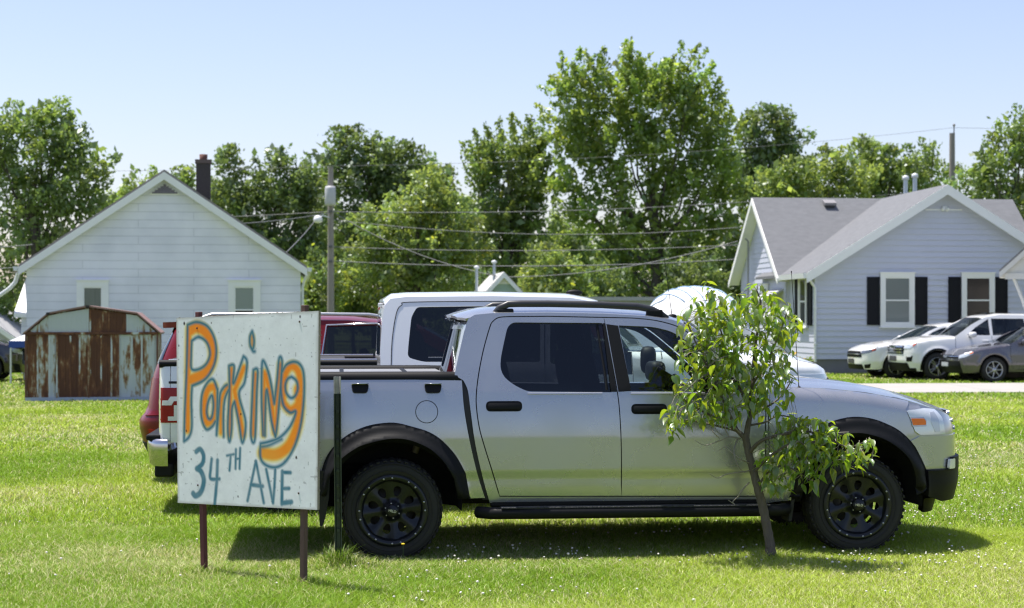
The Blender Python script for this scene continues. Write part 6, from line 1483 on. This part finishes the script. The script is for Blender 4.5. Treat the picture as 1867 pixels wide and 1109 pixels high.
tree('broadleaf_tree', 'large left edge tree with rounded crown above the white house eave', 66, [(88, 214, 20, 26), (95, 250, 44, 34), (18, 232, 46, 38), (140, 280, 38, 36), (172, 308, 24, 26), (60, 300, 70, 50), (-20, 290, 50, 60), (130, 340, 55, 40), (30, 370, 70, 50), (110, 410, 60, 50), (175, 385, 30, 36), (10, 450, 60, 50), (0, 540, 50, 60)],
     'mid', 60, density=1.5, size=.16, up=.6, trunk_r=.35, seed=6, spread=.28, length=1.1, limbs=24, per=46)
tree('broadleaf_tree', 'tree showing just above the left roof slope of the white house', 80, [(240, 350, 35, 30), (300, 345, 50, 26), (345, 340, 25, 20), (225, 390, 40, 40), (310, 400, 60, 40), (260, 470, 70, 60)],
     'mid', 270, density=1.2, size=.17, up=.6, trunk_r=.28, seed=7, spread=.28, limbs=10, per=40)
tree('broadleaf_tree', 'dark layered tree just right of the tall maple', 98, [(1400, 225, 45, 25), (1365, 245, 30, 25), (1430, 260, 45, 28), (1380, 290, 50, 30), (1440, 310, 40, 35), (1370, 345, 45, 45), (1430, 370, 50, 40)],
     'dark', 1400, density=1.25, size=.22, up=.2, trunk_r=.32, seed=8, spread=.4, limbs=16, per=46)
tree('broadleaf_tree', 'bright green leafy tree over the left ridge of the blue house', 72, [(1430, 330, 45, 24), (1400, 345, 30, 20), (1490, 325, 50, 40), (1520, 300, 25, 30), (1560, 335, 45, 35), (1460, 370, 60, 30), (1540, 375, 70, 30), (1500, 440, 90, 50)],
     'bright', 1490, density=1.5, size=.16, up=.6, trunk_r=.26, seed=9, spread=.26, limbs=14, per=46)
tree('broadleaf_tree', 'rounded tree behind the pipes on the blue house ridge', 90, [(1575, 290, 35, 28), (1620, 300, 45, 36), (1660, 320, 35, 34), (1590, 330, 50, 30), (1640, 370, 70, 40)],
     'mid', 1610, density=1.25, size=.19, up=.5, trunk_r=.28, seed=10, spread=.32, limbs=14, per=46)
tree('broadleaf_tree', 'open thin tree left of the bare topped pole', 84, [(1690, 290, 28, 20), (1715, 310, 25, 24), (1675, 320, 25, 25), (1700, 345, 45, 22), (1690, 400, 50, 40)],
     'mid', 1695, density=.85, size=.17, up=.5, trunk_r=.2, seed=11, spread=.28, limbs=18, per=34, core=0)
tree('broadleaf_tree', 'tall olive green tree at the right edge beyond the blue house', 70, [(1850, 250, 35, 45), (1900, 260, 50, 60), (1800, 315, 35, 28), (1840, 320, 45, 40), (1770, 335, 30, 26), (1890, 370, 60, 50), (1820, 380, 50, 40), (1840, 450, 70, 50)],
     'mid', 1850, density=1.5, size=.15, up=.5, trunk_r=.3, seed=12, spread=.28, limbs=18, per=44)
for i, (lb, bl, bu, kd) in enumerate((
    ('dark tree filling in behind the brick chimney of the white house', [(355, 385, 45, 45), (405, 390, 55, 50), (380, 450, 70, 60)], 385, 'dark'),
    ('dark tree in the dip just left of the transformer pole', [(560, 360, 45, 55), (590, 330, 25, 35), (585, 430, 60, 60), (580, 520, 60, 50)], 575, 'mid'),
    ('green tree closing the notch between the yellow green tree and the upright spiky one', [(845, 395, 40, 45), (835, 450, 50, 60), (860, 520, 60, 50)], 845, 'mid'),
    ('green tree low behind the left limbs of the tall maple', [(1020, 440, 55, 50), (1060, 490, 60, 50), (1000, 520, 60, 50)], 1030, 'mid'))):
    tree('broadleaf_tree', lb, 104, bl, kd, bu, density=1.2, size=.21, up=.5, trunk_r=.25, seed=40 + i, spread=.36, limbs=8, per=42)
# understory
for i, (u, v, ru, rv, D, kd, lb) in enumerate((
    (575, 520, 40, 60, 77, 'mid', 'leafy shrub at the foot of the transformer pole beside the white house'),
    (645, 520, 45, 55, 80, 'dark', 'dark leafy shrub just right of the transformer pole'),
    (1010, 505, 55, 62, 74, 'bright', 'bright leafy shrub rising right of the small green house'),
    (985, 560, 40, 40, 82, 'dark', 'low dark shrub directly behind the small green house'),
    (1090, 530, 60, 50, 78, 'dark', 'dark shrub beneath the left limbs of the tall maple'),
    (1270, 520, 60, 60, 80, 'dark', 'dark shrub beneath the right limbs of the tall maple'),
    (1340, 480, 42, 80, 82, 'mid', 'tall shrub close to the left gable of the blue house'),
    (870, 545, 60, 40, 84, 'dark', 'low dark shrub left of the small green house'))):
    tree('shrub', lb, D, [(u, v, ru, rv), (u - ru * .3, v + 40, ru, 45), (u + ru * .3, v + 30, ru * .9, 45)], kd, u, density=1.7, size=.17, up=.4, trunk_r=.1, seed=20 + i, spread=.3, limbs=8, per=40, group='shrubs below the background trees', yellow=.12 if kd != 'dark' else 0)
# distant wood closing the low horizon
def treeline():
    rng = np.random.default_rng(5); n = 1500
    x = rng.uniform(-60, 60, n); h = np.where((x > -24) & (x < 18), 6.2, 3.0) + 1.9 * vnoise(x, 0 * x, .12, 2)
    C = np.stack([x, rng.uniform(118, 126, n), rng.uniform(.2, 1, n) * h], 1); d = rng.normal(0, .4, (n, 3)) + np.array((0, 0, .6))
    V, F, T = leaves(C, d, 60, .9, .55, .24, rng)
    tag(rawmesh('distant_wood', V, [F], LM['dark'], T), 'far low line of dark woodland seen between the tree trunks', 'woodland', kind='stuff')
treeline()
# flower bed at the blue house corner
def bed():
    rng = np.random.default_rng(8); c = P(1465, 0, 52.6); n = 26
    C = np.stack([rng.uniform(-1.0, .55, n), rng.uniform(-.9, .3, n), rng.uniform(.1, .4, n)], 1); d = rng.normal(0, .4, (n, 3)) + np.array((0, 0, .8))
    V, F, T = leaves(C, d, 26, .3, .1, .06, rng); k = np.repeat(rng.random(len(F)) < .3, 4); T[k] = np.array((4, 1.9, .4))
    o = rawmesh('flowering_plant', V, [F], LM['mid'], T); o.location = (c.x - .6, c.y - 1.0, 0); tag(o, 'low orange flowering plants at the corner of the blue house', 'plant')
bed()
# ------------------------------------------------------------------ painted sign
def sign():
    cs = [(321.5, 580, 11.2), (581, 567, 10.42), (578.5, 930, 10.42), (324, 917, 11.2)]      # TL TR BR BL
    TL, TR, BR, BL = [P(*c) for c in cs]; root = empty('parking_sign', ((BL.x + BR.x) / 2, (BL.y + BR.y) / 2, 0)); o0 = root.location
    tag(root, 'hand painted plywood parking sign on two brown stakes', 'sign')
    ex = (TR - TL).normalized(); nrm = Vector((ex.y, -ex.x, 0)).normalized()
    zc = [(50, 75), (690, 40), (690, 940), (62, 895)]       # the same corners as drawn below
    A, B = [], []
    for (x, y), (X, Y) in zip(zc, [(0, 0), (1, 0), (1, 1), (0, 1)]):
        A.append([x, y, 1, 0, 0, 0, -X * x, -X * y]); B.append(X); A.append([0, 0, 0, x, y, 1, -Y * x, -Y * y]); B.append(Y)
    h = np.append(np.linalg.solve(np.array(A), np.array(B)), 1).reshape(3, 3)
    def m(pts):
        q = np.array([(x, y, 1) for x, y in pts]) @ h.T; return q[:, :2] / q[:, 2:]
    W, Hh = 1.22, 1.22; N, K = 330, 330
    sx, sy = np.meshgrid(np.linspace(0, 1, N), np.linspace(0, 1, K)); px, py = sx.ravel() * W, sy.ravel() * Hh
    def stroke(pts, smooth=True, closed=False):
        q = spl(pts, 6, closed) if smooth and len(pts) > 2 else pts
        q = m(q) * np.array((W, Hh)); d = np.full(len(px), 1e9)
        for a, b in zip(q[:-1], q[1:]):
            ab = b - a; l2 = max(ab @ ab, 1e-12); t = np.clip(((px - a[0]) * ab[0] + (py - a[1]) * ab[1]) / l2, 0, 1)
            d = np.minimum(d, (px - a[0] - t * ab[0]) ** 2 + (py - a[1] - t * ab[1]) ** 2)
        return np.sqrt(d)
    def cov(d, w, soft): return np.clip((w + soft - d) / (2 * soft), 0, 1)
    base = np.array((.86, .875, .885)); c = np.tile(base, (len(px), 1))
    dirt = vnoise(px, py, 9, 1) * .5 + vnoise(px, py, 30, 2) * .3 + vnoise(px, py, 90, 3) * .2
    c *= (0.86 + .22 * dirt)[:, None]
    spk = (vnoise(px, py, 55, 5) > .93) * 1.0; c = c * (1 - .35 * spk)[:, None]
    e = np.minimum(np.minimum(px, W - px), np.minimum(py, Hh - py)); eg = np.clip(1 - e / (.012 + .02 * vnoise(px, py, 14, 6)), 0, 1) * .5; c = c * (1 - eg)[:, None] + np.array((.30, .26, .21)) * eg[:, None]
    orange = [(spl([(106, 125), (104, 250), (103, 400), (103, 575)], 4), .020), (spl([(112, 132), (140, 118), (175, 135), (203, 180), (214, 235), (205, 285), (175, 325), (118, 352)], 5), .030),
              (spl([(220, 385), (196, 392), (181, 430), (178, 490), (188, 545), (214, 530)], 5), .022), ([(222, 390), (224, 470), (220, 530)], .013),
              (spl([(251, 590), (250, 500), (254, 440), (277, 385)], 5), .013),
              ([(296, 305), (293, 450), (290, 600)], .013), ([(352, 300), (312, 398)], .017), ([(310, 400), (332, 500), (350, 600)], .017),
              ([(404, 330), (399, 460), (396, 600)], .013), ([(388, 160), (388, 195)], .008),
              ([(446, 320), (442, 600)], .012), ([(450, 330), (478, 450), (493, 590)], .016), ([(516, 285), (504, 420), (496, 580)], .012),
              (spl([(530, 460), (535, 350), (560, 298), (590, 305), (606, 350), (607, 430), (590, 475), (560, 490), (532, 460)], 5), .021),
              (spl([(600, 400), (606, 490), (592, 580), (555, 655), (500, 690), (438, 682)], 5), .030)]
    dm = np.full(len(px), 9.); core = np.zeros(len(px)); halo = np.zeros(len(px))
    for pts, w in orange:
        w = w * 1.12; d = stroke(pts, False); core = np.maximum(core, cov(d, w, .010)); halo = np.maximum(halo, cov(d, w + .016, .014))
    ye, og, rd = np.array((.85, .66, .06)), np.array((1.0, .31, .012)), np.array((.95, .15, .01))
    fade = np.clip((py / Hh - .60) * 2.2 + .9 * (vnoise(px, py, 6, 7) - .5), 0, .75)
    c = c * (1 - halo * .85)[:, None] + ye * (halo * .85)[:, None]
    oc = og * (1 - .35 * vnoise(px, py, 8, 9))[:, None] + rd * (.35 * vnoise(px, py, 8, 9))[:, None]
    oc = oc * (1 - fade)[:, None] + np.array((.86, .47, .06)) * fade[:, None]
    c = c * (1 - core * .97)[:, None] + oc * (core * .97)[:, None]
    teal = np.array((.03, .175, .25))
    out = [[(88, 626), (90, 500), (97, 300), (100, 106)], [(100, 106), (140, 93), (185, 110), (215, 155), (228, 215), (222, 275), (200, 325), (170, 358), (122, 380)], [(122, 380), (119, 450), (122, 560), (110, 606), (88, 626)],
           [(119, 178), (150, 161), (185, 185), (200, 235), (185, 280), (152, 305), (119, 303), (117, 240), (119, 178)],
           [(235, 400), (216, 353), (192, 363), (168, 410), (162, 470), (166, 530), (186, 574), (212, 562), (226, 540)], [(235, 395), (234, 500), (232, 600)],
           [(190, 470), (198, 440), (211, 425), (217, 470), (210, 520), (196, 526), (188, 500), (190, 470)],
           [(232, 600), (240, 500), (246, 420), (262, 388), (277, 376)], [(264, 608), (262, 510), (268, 440), (284, 400)],
           [(285, 291), (308, 292), (306, 370), (350, 248)], [(350, 248), (366, 275), (356, 365), (331, 420), (362, 545), (348, 636), (330, 540), (311, 452)], [(311, 452), (300, 485), (299, 570), (290, 630), (282, 565), (288, 400), (285, 291)],
           [(395, 310), (414, 312), (411, 410), (404, 620), (386, 604), (390, 450), (395, 310)],
           [(388, 134), (378, 160), (380, 200), (392, 215), (397, 175), (388, 134)], [(380, 200), (392, 224), (400, 226)],
           [(441, 604), (433, 450), (433, 300), (441, 270), (468, 340), (490, 460)], [(490, 462), (502, 360), (511, 258), (524, 268), (521, 350), (506, 540), (497, 612)], [(497, 612), (478, 540), (456, 400), (450, 500), (449, 606)],
           [(522, 325), (543, 288), (578, 273), (608, 288), (624, 335), (625, 440), (612, 555), (586, 650), (545, 720), (500, 747), (452, 735), (429, 700), (430, 640)], [(430, 640), (470, 632), (520, 612), (565, 562), (588, 500), (562, 503), (532, 470), (520, 400), (522, 325)],
           [(568, 342), (590, 360), (597, 395), (585, 428), (565, 437), (545, 415), (540, 380), (550, 352), (568, 342)]]
    tv = np.zeros(len(px))
    for i, pts in enumerate(out):
        d = stroke(pts); tv = np.maximum(tv, cov(d, .0118, .009) * .96)
    tv = np.maximum(tv, .9 * cov(stroke([(433, 655), (470, 648), (525, 622)]), .012, .01))
    sm = [([(142, 672), (160, 662), (175, 690), (170, 725), (146, 747)], .014), ([(146, 747), (164, 760), (177, 800), (165, 848), (142, 866), (130, 856)], .016), ([(211, 706), (207, 750), (207, 792), (246, 794)], .010), ([(237, 712), (235, 800), (226, 905)], .011),
          ([(279, 692), (311, 686)], .007), ([(296, 690), (291, 757)], .008), ([(319, 665), (318, 750)], .008), ([(338, 660), (336, 750)], .008), ([(318, 708), (338, 705)], .006),
          ([(409, 718), (392, 800), (373, 892)], .009), ([(409, 718), (428, 810), (446, 903)], .009), ([(388, 822), (440, 830)], .011), ([(456, 755), (472, 830), (488, 905)], .009), ([(497, 757), (494, 830), (488, 905)], .009),
          ([(529, 766), (528, 910)], .011), ([(530, 770), (566, 772)], .010), ([(530, 842), (560, 842)], .010), ([(530, 906), (571, 902)], .013)]
    for pts, w in sm: tv = np.maximum(tv, cov(stroke(pts, len(pts) > 3), w * 1.25, .006) * (.84 + .15 * vnoise(px, py, 25, 12)))
    c = c * (1 - tv)[:, None] + teal * tv[:, None]
    for (x, y, r) in ((85, 100, .008), (205, 97, .004), (605, 67, .006), (592, 705, .007), (330, 873, .005), (98, 580, .005), (340, 508, .005), (62, 262, .003), (62, 200, .005), (660, 250, .003), (120, 705, .004)):
        q = m([(x, y)])[0] * np.array((W, Hh)); k = cov(np.hypot(px - q[0], (py - q[1]) * .7), r, .002)[:, None]; c = c * (1 - k) + np.array((.03, .02, .02)) * k
    # board face: fine grid carrying the paint, then edges and back
    top = np.array(TL)[None] * (1 - sx.ravel()[:, None]) + np.array(TR)[None] * sx.ravel()[:, None]; bot = np.array(BL)[None] * (1 - sx.ravel()[:, None]) + np.array(BR)[None] * sx.ravel()[:, None]
    V = top * (1 - sy.ravel()[:, None]) + bot * sy.ravel()[:, None] - np.array(o0)
    V[:, 2] += (sy.ravel() > .999) * 0.0
    i = (np.arange(K - 1)[:, None] * N + np.arange(N - 1)[None]).ravel(); F = np.stack([i, i + N, i + N + 1, i + 1], 1)
    pm = bpy.data.materials.new('painted_board'); pm.use_nodes = True; nt = pm.node_tree; b = nt.nodes['Principled BSDF']; at = nt.nodes.new('ShaderNodeAttribute'); at.attribute_name = 'tint'
    nt.links.new(at.outputs['Color'], b.inputs['Base Color']); b.inputs['Roughness'].default_value = .6; b.inputs['Specular IOR Level'].default_value = .25
    nz = nt.nodes.new('ShaderNodeTexNoise'); nz.inputs['Scale'].default_value = 60; bp = nt.nodes.new('ShaderNodeBump'); bp.inputs['Strength'].default_value = .05; bp.inputs['Distance'].default_value = .006
    tc = nt.nodes.new('ShaderNodeTexCoord'); nt.links.new(tc.outputs['Object'], nz.inputs['Vector']); nt.links.new(nz.outputs['Fac'], bp.inputs['Height']); nt.links.new(bp.outputs[0], b.inputs['Normal'])
    face = rawmesh('painted_face', V, [F], pm, c, None)
    bd = PB(); ply = M('plywood_edge', (.20, .165, .13), .9, vary=(40, .8, (.34, .30, .25)), streak=(1, 1, 6)); th = .019
    nn = np.array(nrm); off = -nn * th; q = [np.array(p) - np.array(o0) for p in (TL, TR, BR, BL)]
    q1 = [p - nn * .0015 for p in q]; q2 = [p + off for p in q]
    def wob(a, b): return [a + (b - a) * t for t in np.linspace(0, 1, 2)]
    bd.add(q1 + q2, [(4, 5, 6, 7), (3, 2, 1, 0), (0, 1, 5, 4), (1, 2, 6, 5), (2, 3, 7, 6), (3, 0, 4, 7)], ply)
    rng = random.Random(3)
    for (a, b2) in ((q1[0], q1[1]), (q1[1], q1[2]), (q1[3], q1[2])):      # splinters and chips along the cut edges
        for k in range(34):
            t = rng.random(); p = a + (b2 - a) * t + off * rng.random(); bd.box(tuple(p), (.010 * rng.uniform(.4, 1.6), .004, .005 * rng.uniform(.5, 1.5)), ply, rot=(rng.uniform(-.5, .5), rng.uniform(-.5, .5), math.atan2(ex.y, ex.x)))
    board = bd.build('board', root); face.parent = board
    stk = M('brown_stake', (.085, .045, .038), .85, vary=(8, .7, (.14, .085, .07)), streak=(2, 2, .3)); red = M('dark_red_stake', (.085, .016, .02), .75, vary=(8, .7, (.12, .04, .04)))
    for u, f, mt, lean, tp in ((362, .155, red, -.055, 1.72), (548, .875, stk, .012, 1.76)):
        p = TL.lerp(TR, f) - o0; p = Vector((p.x, p.y, 0)) - nrm * (th + .021); a = math.atan2(ex.y, ex.x); s = PB()
        bx = p + ex * 0; L = tp + .05
        rot = Euler((0, -lean / 1.2, a)).to_matrix() if True else None
        s.box((bx.x - ex.x * lean * .0, bx.y, L / 2 - .05), (.037, .034, L), mt, rot=Euler((0, 0, a)).to_matrix() @ Euler((0, lean / L, 0)).to_matrix(), bevel=.004); st = s.build('stake', root)
        if mt is red: st['label'] = 'dark red stake'
    sc = PB()
    for f, v in ((.155, .06), (.155, .9), (.875, .05), (.875, .92)):
        p = TL.lerp(TR, f).lerp(BL.lerp(BR, f), v) - o0 + nrm * .002; sc.box(tuple(p), (.012, .004, .012), M('rusty_screw', (.08, .05, .04), .6, .5), rot=(0, 0, math.atan2(ex.y, ex.x)), bevel=.002)
    sc.build('screw', board)
sign()

# ---- green steel post
def steel_post():
    D = 11.45; b = P(617, 0, D); root = empty('fence_post', (b.x, b.y, 0)); tag(root, 'dark green steel fence post with bare metal top beside the painted sign', 'post'); zt = CAMH + (HY - 687) / S(D)
    gm = M('green_post_paint', (.03, .045, .03), .5, vary=(20, .5, (.045, .06, .04))); mm = M('bare_steel', (.55, .55, .52), .5, .2, vary=(30, .6, (.36, .34, .30))); z1 = zt - .115
    def sect(z0, z1, mat, pb):
        w = .019; pr = [(-w - .006, .0), (-w, -.004), (-w + .008, .016), (w - .008, .016), (w, -.004), (w + .006, .0), (w - .004, .022), (-w + .004, .022)]
        pb.prism(pr[::-1], z0, z1, mat, 'xy')
    q = PB(); sect(-.1, z1, gm, q)
    for k in range(9): q.box((0, .008, .25 + k * .1), (.02, .02, .018), gm)
    q.xform(Matrix.Rotation(R(-.35), 4, 'Y')); q.build('shaft', root)
    q = PB(); sect(z1, zt, mm, q); q.xform(Matrix.Rotation(R(-.35), 4, 'Y')); q.build('bare_top', root)
steel_post()

# ---- young tree in front of the silver truck
def young_tree():
    D0 = 11.72; base = P(1404, 0, D0); base.z = 0; root = empty('young_tree', tuple(base)); b0 = np.array(base)
    tag(root, 'young leafy tree with forked thin trunk in front of the silver truck', 'tree')
    bk = M('young_bark', (.085, .068, .055), .9, vary=(25, .7, (.16, .135, .11)), streak=(2, 2, .5), bump=(60, .7)); tw = M('grey_twig', (.26, .23, .20), .9)
    rng = random.Random(12); nr = np.random.default_rng(12)
    def pt(u, v, dy=0.0): return np.array(P(u, v, D0 + dy)) - b0
    tb = PB(); nodes = []
    def limb(pts, r0, r1, mat=bk, n=9, keep=True):
        p = spl([pt(*q) for q in pts], 5); K = len(p); rad = [r0 + (r1 - r0) * (i / (K - 1)) ** .8 for i in range(K)]
        rad = [r * (1 + .06 * math.sin(i * 2.3)) for i, r in enumerate(rad)]
        tb.tube(p, rad, mat, n)
        if keep: nodes.extend([np.array(q) for q in p[3:]])
    limb([(1407, 1034), (1405, 1000), (1399, 965), (1391, 925), (1383, 895), (1374, 860), (1366, 830), (1361, 806), (1359, 790)], .037, .024)
    tb.tube([pt(1408, 1034), pt(1406, 1014), pt(1404, 1000)], [.054, .042, .036], bk, 10)
    limb([(1360, 800), (1364, 775), (1368, 755), (1366, 735), (1372, 700), (1374, 660), (1380, 610), (1388, 560), (1380, 530)], .023, .005)
    limb([(1361, 803), (1345, 786), (1325, 772), (1308, 764), (1285, 752), (1255, 735), (1235, 715)], .019, .005)
    limb([(1366, 745), (1352, 715, .05), (1340, 680, .1), (1325, 640, .12), (1310, 590, .1), (1290, 540, .05)], .013, .004)
    limb([(1345, 786), (1325, 745, -.1), (1305, 700, -.15), (1280, 650, -.15), (1262, 610, -.1), (1250, 580, -.1)], .012, .004)
    limb([(1372, 700), (1392, 670, -.08), (1408, 640, -.1), (1428, 590, -.1), (1437, 560, -.1)], .011, .004)
    limb([(1367, 760), (1385, 748, .1), (1410, 735, .15), (1430, 715, .18), (1445, 690, .18)], .011, .004)
    limb([(1366, 826), (1385, 806, -.1), (1410, 796, -.15), (1440, 790, -.2), (1470, 786, -.2), (1510, 800, -.2), (1545, 815, -.2), (1580, 806, -.2), (1596, 808, -.2)], .015, .003)
    limb([(1374, 862), (1400, 835, -.15), (1430, 815, -.25), (1455, 805, -.3), (1480, 825, -.3), (1505, 850, -.3)], .012, .003)
    limb([(1380, 890), (1400, 862, -.1), (1425, 850, -.15), (1450, 858, -.2), (1475, 875, -.2)], .010, .003)
    limb([(1364, 776), (1395, 770, .05), (1420, 758, .1), (1460, 765, .1), (1490, 775, .1)], .009, .003)
    limb([(1345, 786), (1300, 775, .1), (1265, 768, .15), (1235, 765, .15), (1222, 770, .15)], .009, .003)
    # bare grey twigs low on the left
    for pts in ([(1352, 792), (1335, 775, -.1), (1320, 762, -.12), (1302, 766, -.12), (1306, 785, -.12), (1318, 795, -.12)], [(1350, 800), (1330, 797, -.1), (1310, 805, -.1), (1285, 812, -.1), (1266, 802, -.1)], [(1330, 797, -.1), (1322, 780, -.1), (1330, 768, -.1)],
                [(1368, 845), (1352, 838, -.1), (1335, 826, -.12), (1322, 815, -.12), (1310, 822, -.12)], [(1370, 858), (1345, 862, -.1), (1322, 866, -.15), (1308, 872, -.15), (1294, 864, -.15)],
                [(1366, 880), (1352, 895, -.1), (1346, 905, -.1), (1336, 915, -.1), (1340, 920, -.1), (1328, 912, -.1)], [(1345, 800), (1338, 825, -.12), (1346, 850, -.12), (1358, 862, -.1)], [(1304, 764), (1298, 784, -.12), (1312, 800, -.12), (1304, 806, -.12)], [(1410, 880, -.1), (1425, 865, -.1), (1440, 862, -.15)],
                [(1430, 790, -.15), (1465, 778, -.2), (1490, 770, -.2)], [(1500, 800, -.2), (1525, 790, -.2), (1548, 788, -.2)]):
        limb(pts, .0055, .0022, tw, 5, False)
    tb.build('trunk', root)
    lv = [(1292, 548, 28, 26, 24), (1268, 585, 32, 34, 30), (1300, 600, 45, 40, 58), (1345, 570, 35, 38, 44), (1390, 558, 34, 36, 50), (1428, 585, 28, 36, 36), (1455, 590, 10, 24, 6), (1262, 645, 32, 40, 40), (1310, 650, 45, 45, 72), (1360, 630, 48, 48, 78), (1410, 640, 36, 46, 55), (1250, 700, 28, 34, 34), (1300, 705, 42, 38, 56), (1350, 700, 45, 42, 62), (1400, 700, 40, 36, 48), (1435, 700, 16, 40, 16),
          (1245, 752, 30, 24, 36), (1225, 775, 12, 22, 12), (1290, 748, 38, 22, 34), (1340, 745, 34, 26, 30), (1400, 742, 36, 18, 20), (1445, 772, 30, 20, 30), (1478, 785, 38, 28, 60), (1520, 808, 36, 30, 52), (1480, 828, 40, 22, 34), (1545, 835, 22, 22, 20), (1580, 822, 18, 24, 18), (1420, 800, 30, 20, 16), (1405, 835, 26, 26, 20), (1440, 840, 40, 24, 30), (1395, 872, 20, 18, 8), (1430, 880, 36, 20, 16), (1480, 872, 22, 18, 10), (1500, 845, 26, 20, 16), (1290, 518, 8, 5, 3), (1384, 520, 14, 6, 5)]
    V, F, T = [], [], []; pet = PB(); NN = np.array(nodes); nu = 6
    for (u, v, ru, rv, n) in lv:
        for _ in range(int(n * (1.15 if 690 < v < 770 and u < 1440 else 1.5))):
            a = rng.uniform(0, 6.283); r = math.sqrt(rng.random()); uu, vv = u + ru * r * math.cos(a), v + rv * r * math.sin(a)
            right = uu > 1450
            dy = rng.gauss(-.2 if right else -.1, .10 if right else .15); dy = max(-.45, min(.12, dy)); p = pt(uu, vv, dy)
            d = NN - p; i = int(np.argmin((d ** 2).sum(1))); q = NN[i]
            if rng.random() < .3: pet.tube([q, q * .5 + p * .5 + np.array((0, 0, .02)), p], [.0022, .0018, .0012], tw, 4, False)
            L = rng.uniform(.048, .095); w = L * rng.uniform(.20, .28)
            az = rng.uniform(0, 6.283); dn = rng.uniform(-.15, 1.2); ax = np.array((math.cos(az) * math.cos(dn), math.sin(az) * math.cos(dn), -math.sin(dn)))
            s = np.cross(ax, (rng.gauss(0, .3), rng.gauss(0, .3), 1)); s /= np.linalg.norm(s); nn = np.cross(s, ax)
            if nn[2] < 0: nn, s = -nn, -s
            k = len(V); fold = rng.uniform(.15, .7); curl = rng.uniform(.15, .75)
            ws = (.22, .82, 1.0, .86, .48, .02)
            for j in range(nu):
                t = j / (nu - 1); c = p + ax * L * t - nn * curl * L * t * t; ww = w * ws[j]
                V += [c - s * ww + nn * fold * ww, c, c + s * ww + nn * fold * ww]
            for j in range(nu - 1):
                F += [(k + j * 3, k + j * 3 + 1, k + j * 3 + 4, k + j * 3 + 3), (k + j * 3 + 1, k + j * 3 + 2, k + j * 3 + 5, k + j * 3 + 4)]
            b = rng.uniform(.7, 1.3); y = rng.uniform(.8, 1.2); T += [(b * y, b, b * .8)] * (nu * 3)
            h_ = q - p; h_ = h_ / max(np.linalg.norm(h_), 1e-6); pet.tube([p + h_ * .02 + np.array((0, 0, .004)), p], [.0011, .0011], tw, 3, False)
    rawmesh('foliage', np.array(V), [np.array(F)], leaf_mat('young_leaves', (.13, .21, .032), (.40, .54, .03), .46, .35, .07), np.array(T), root, smooth=True)
    pet.build('leaf_stalk', root)['kind'] = 'stuff'
young_tree()
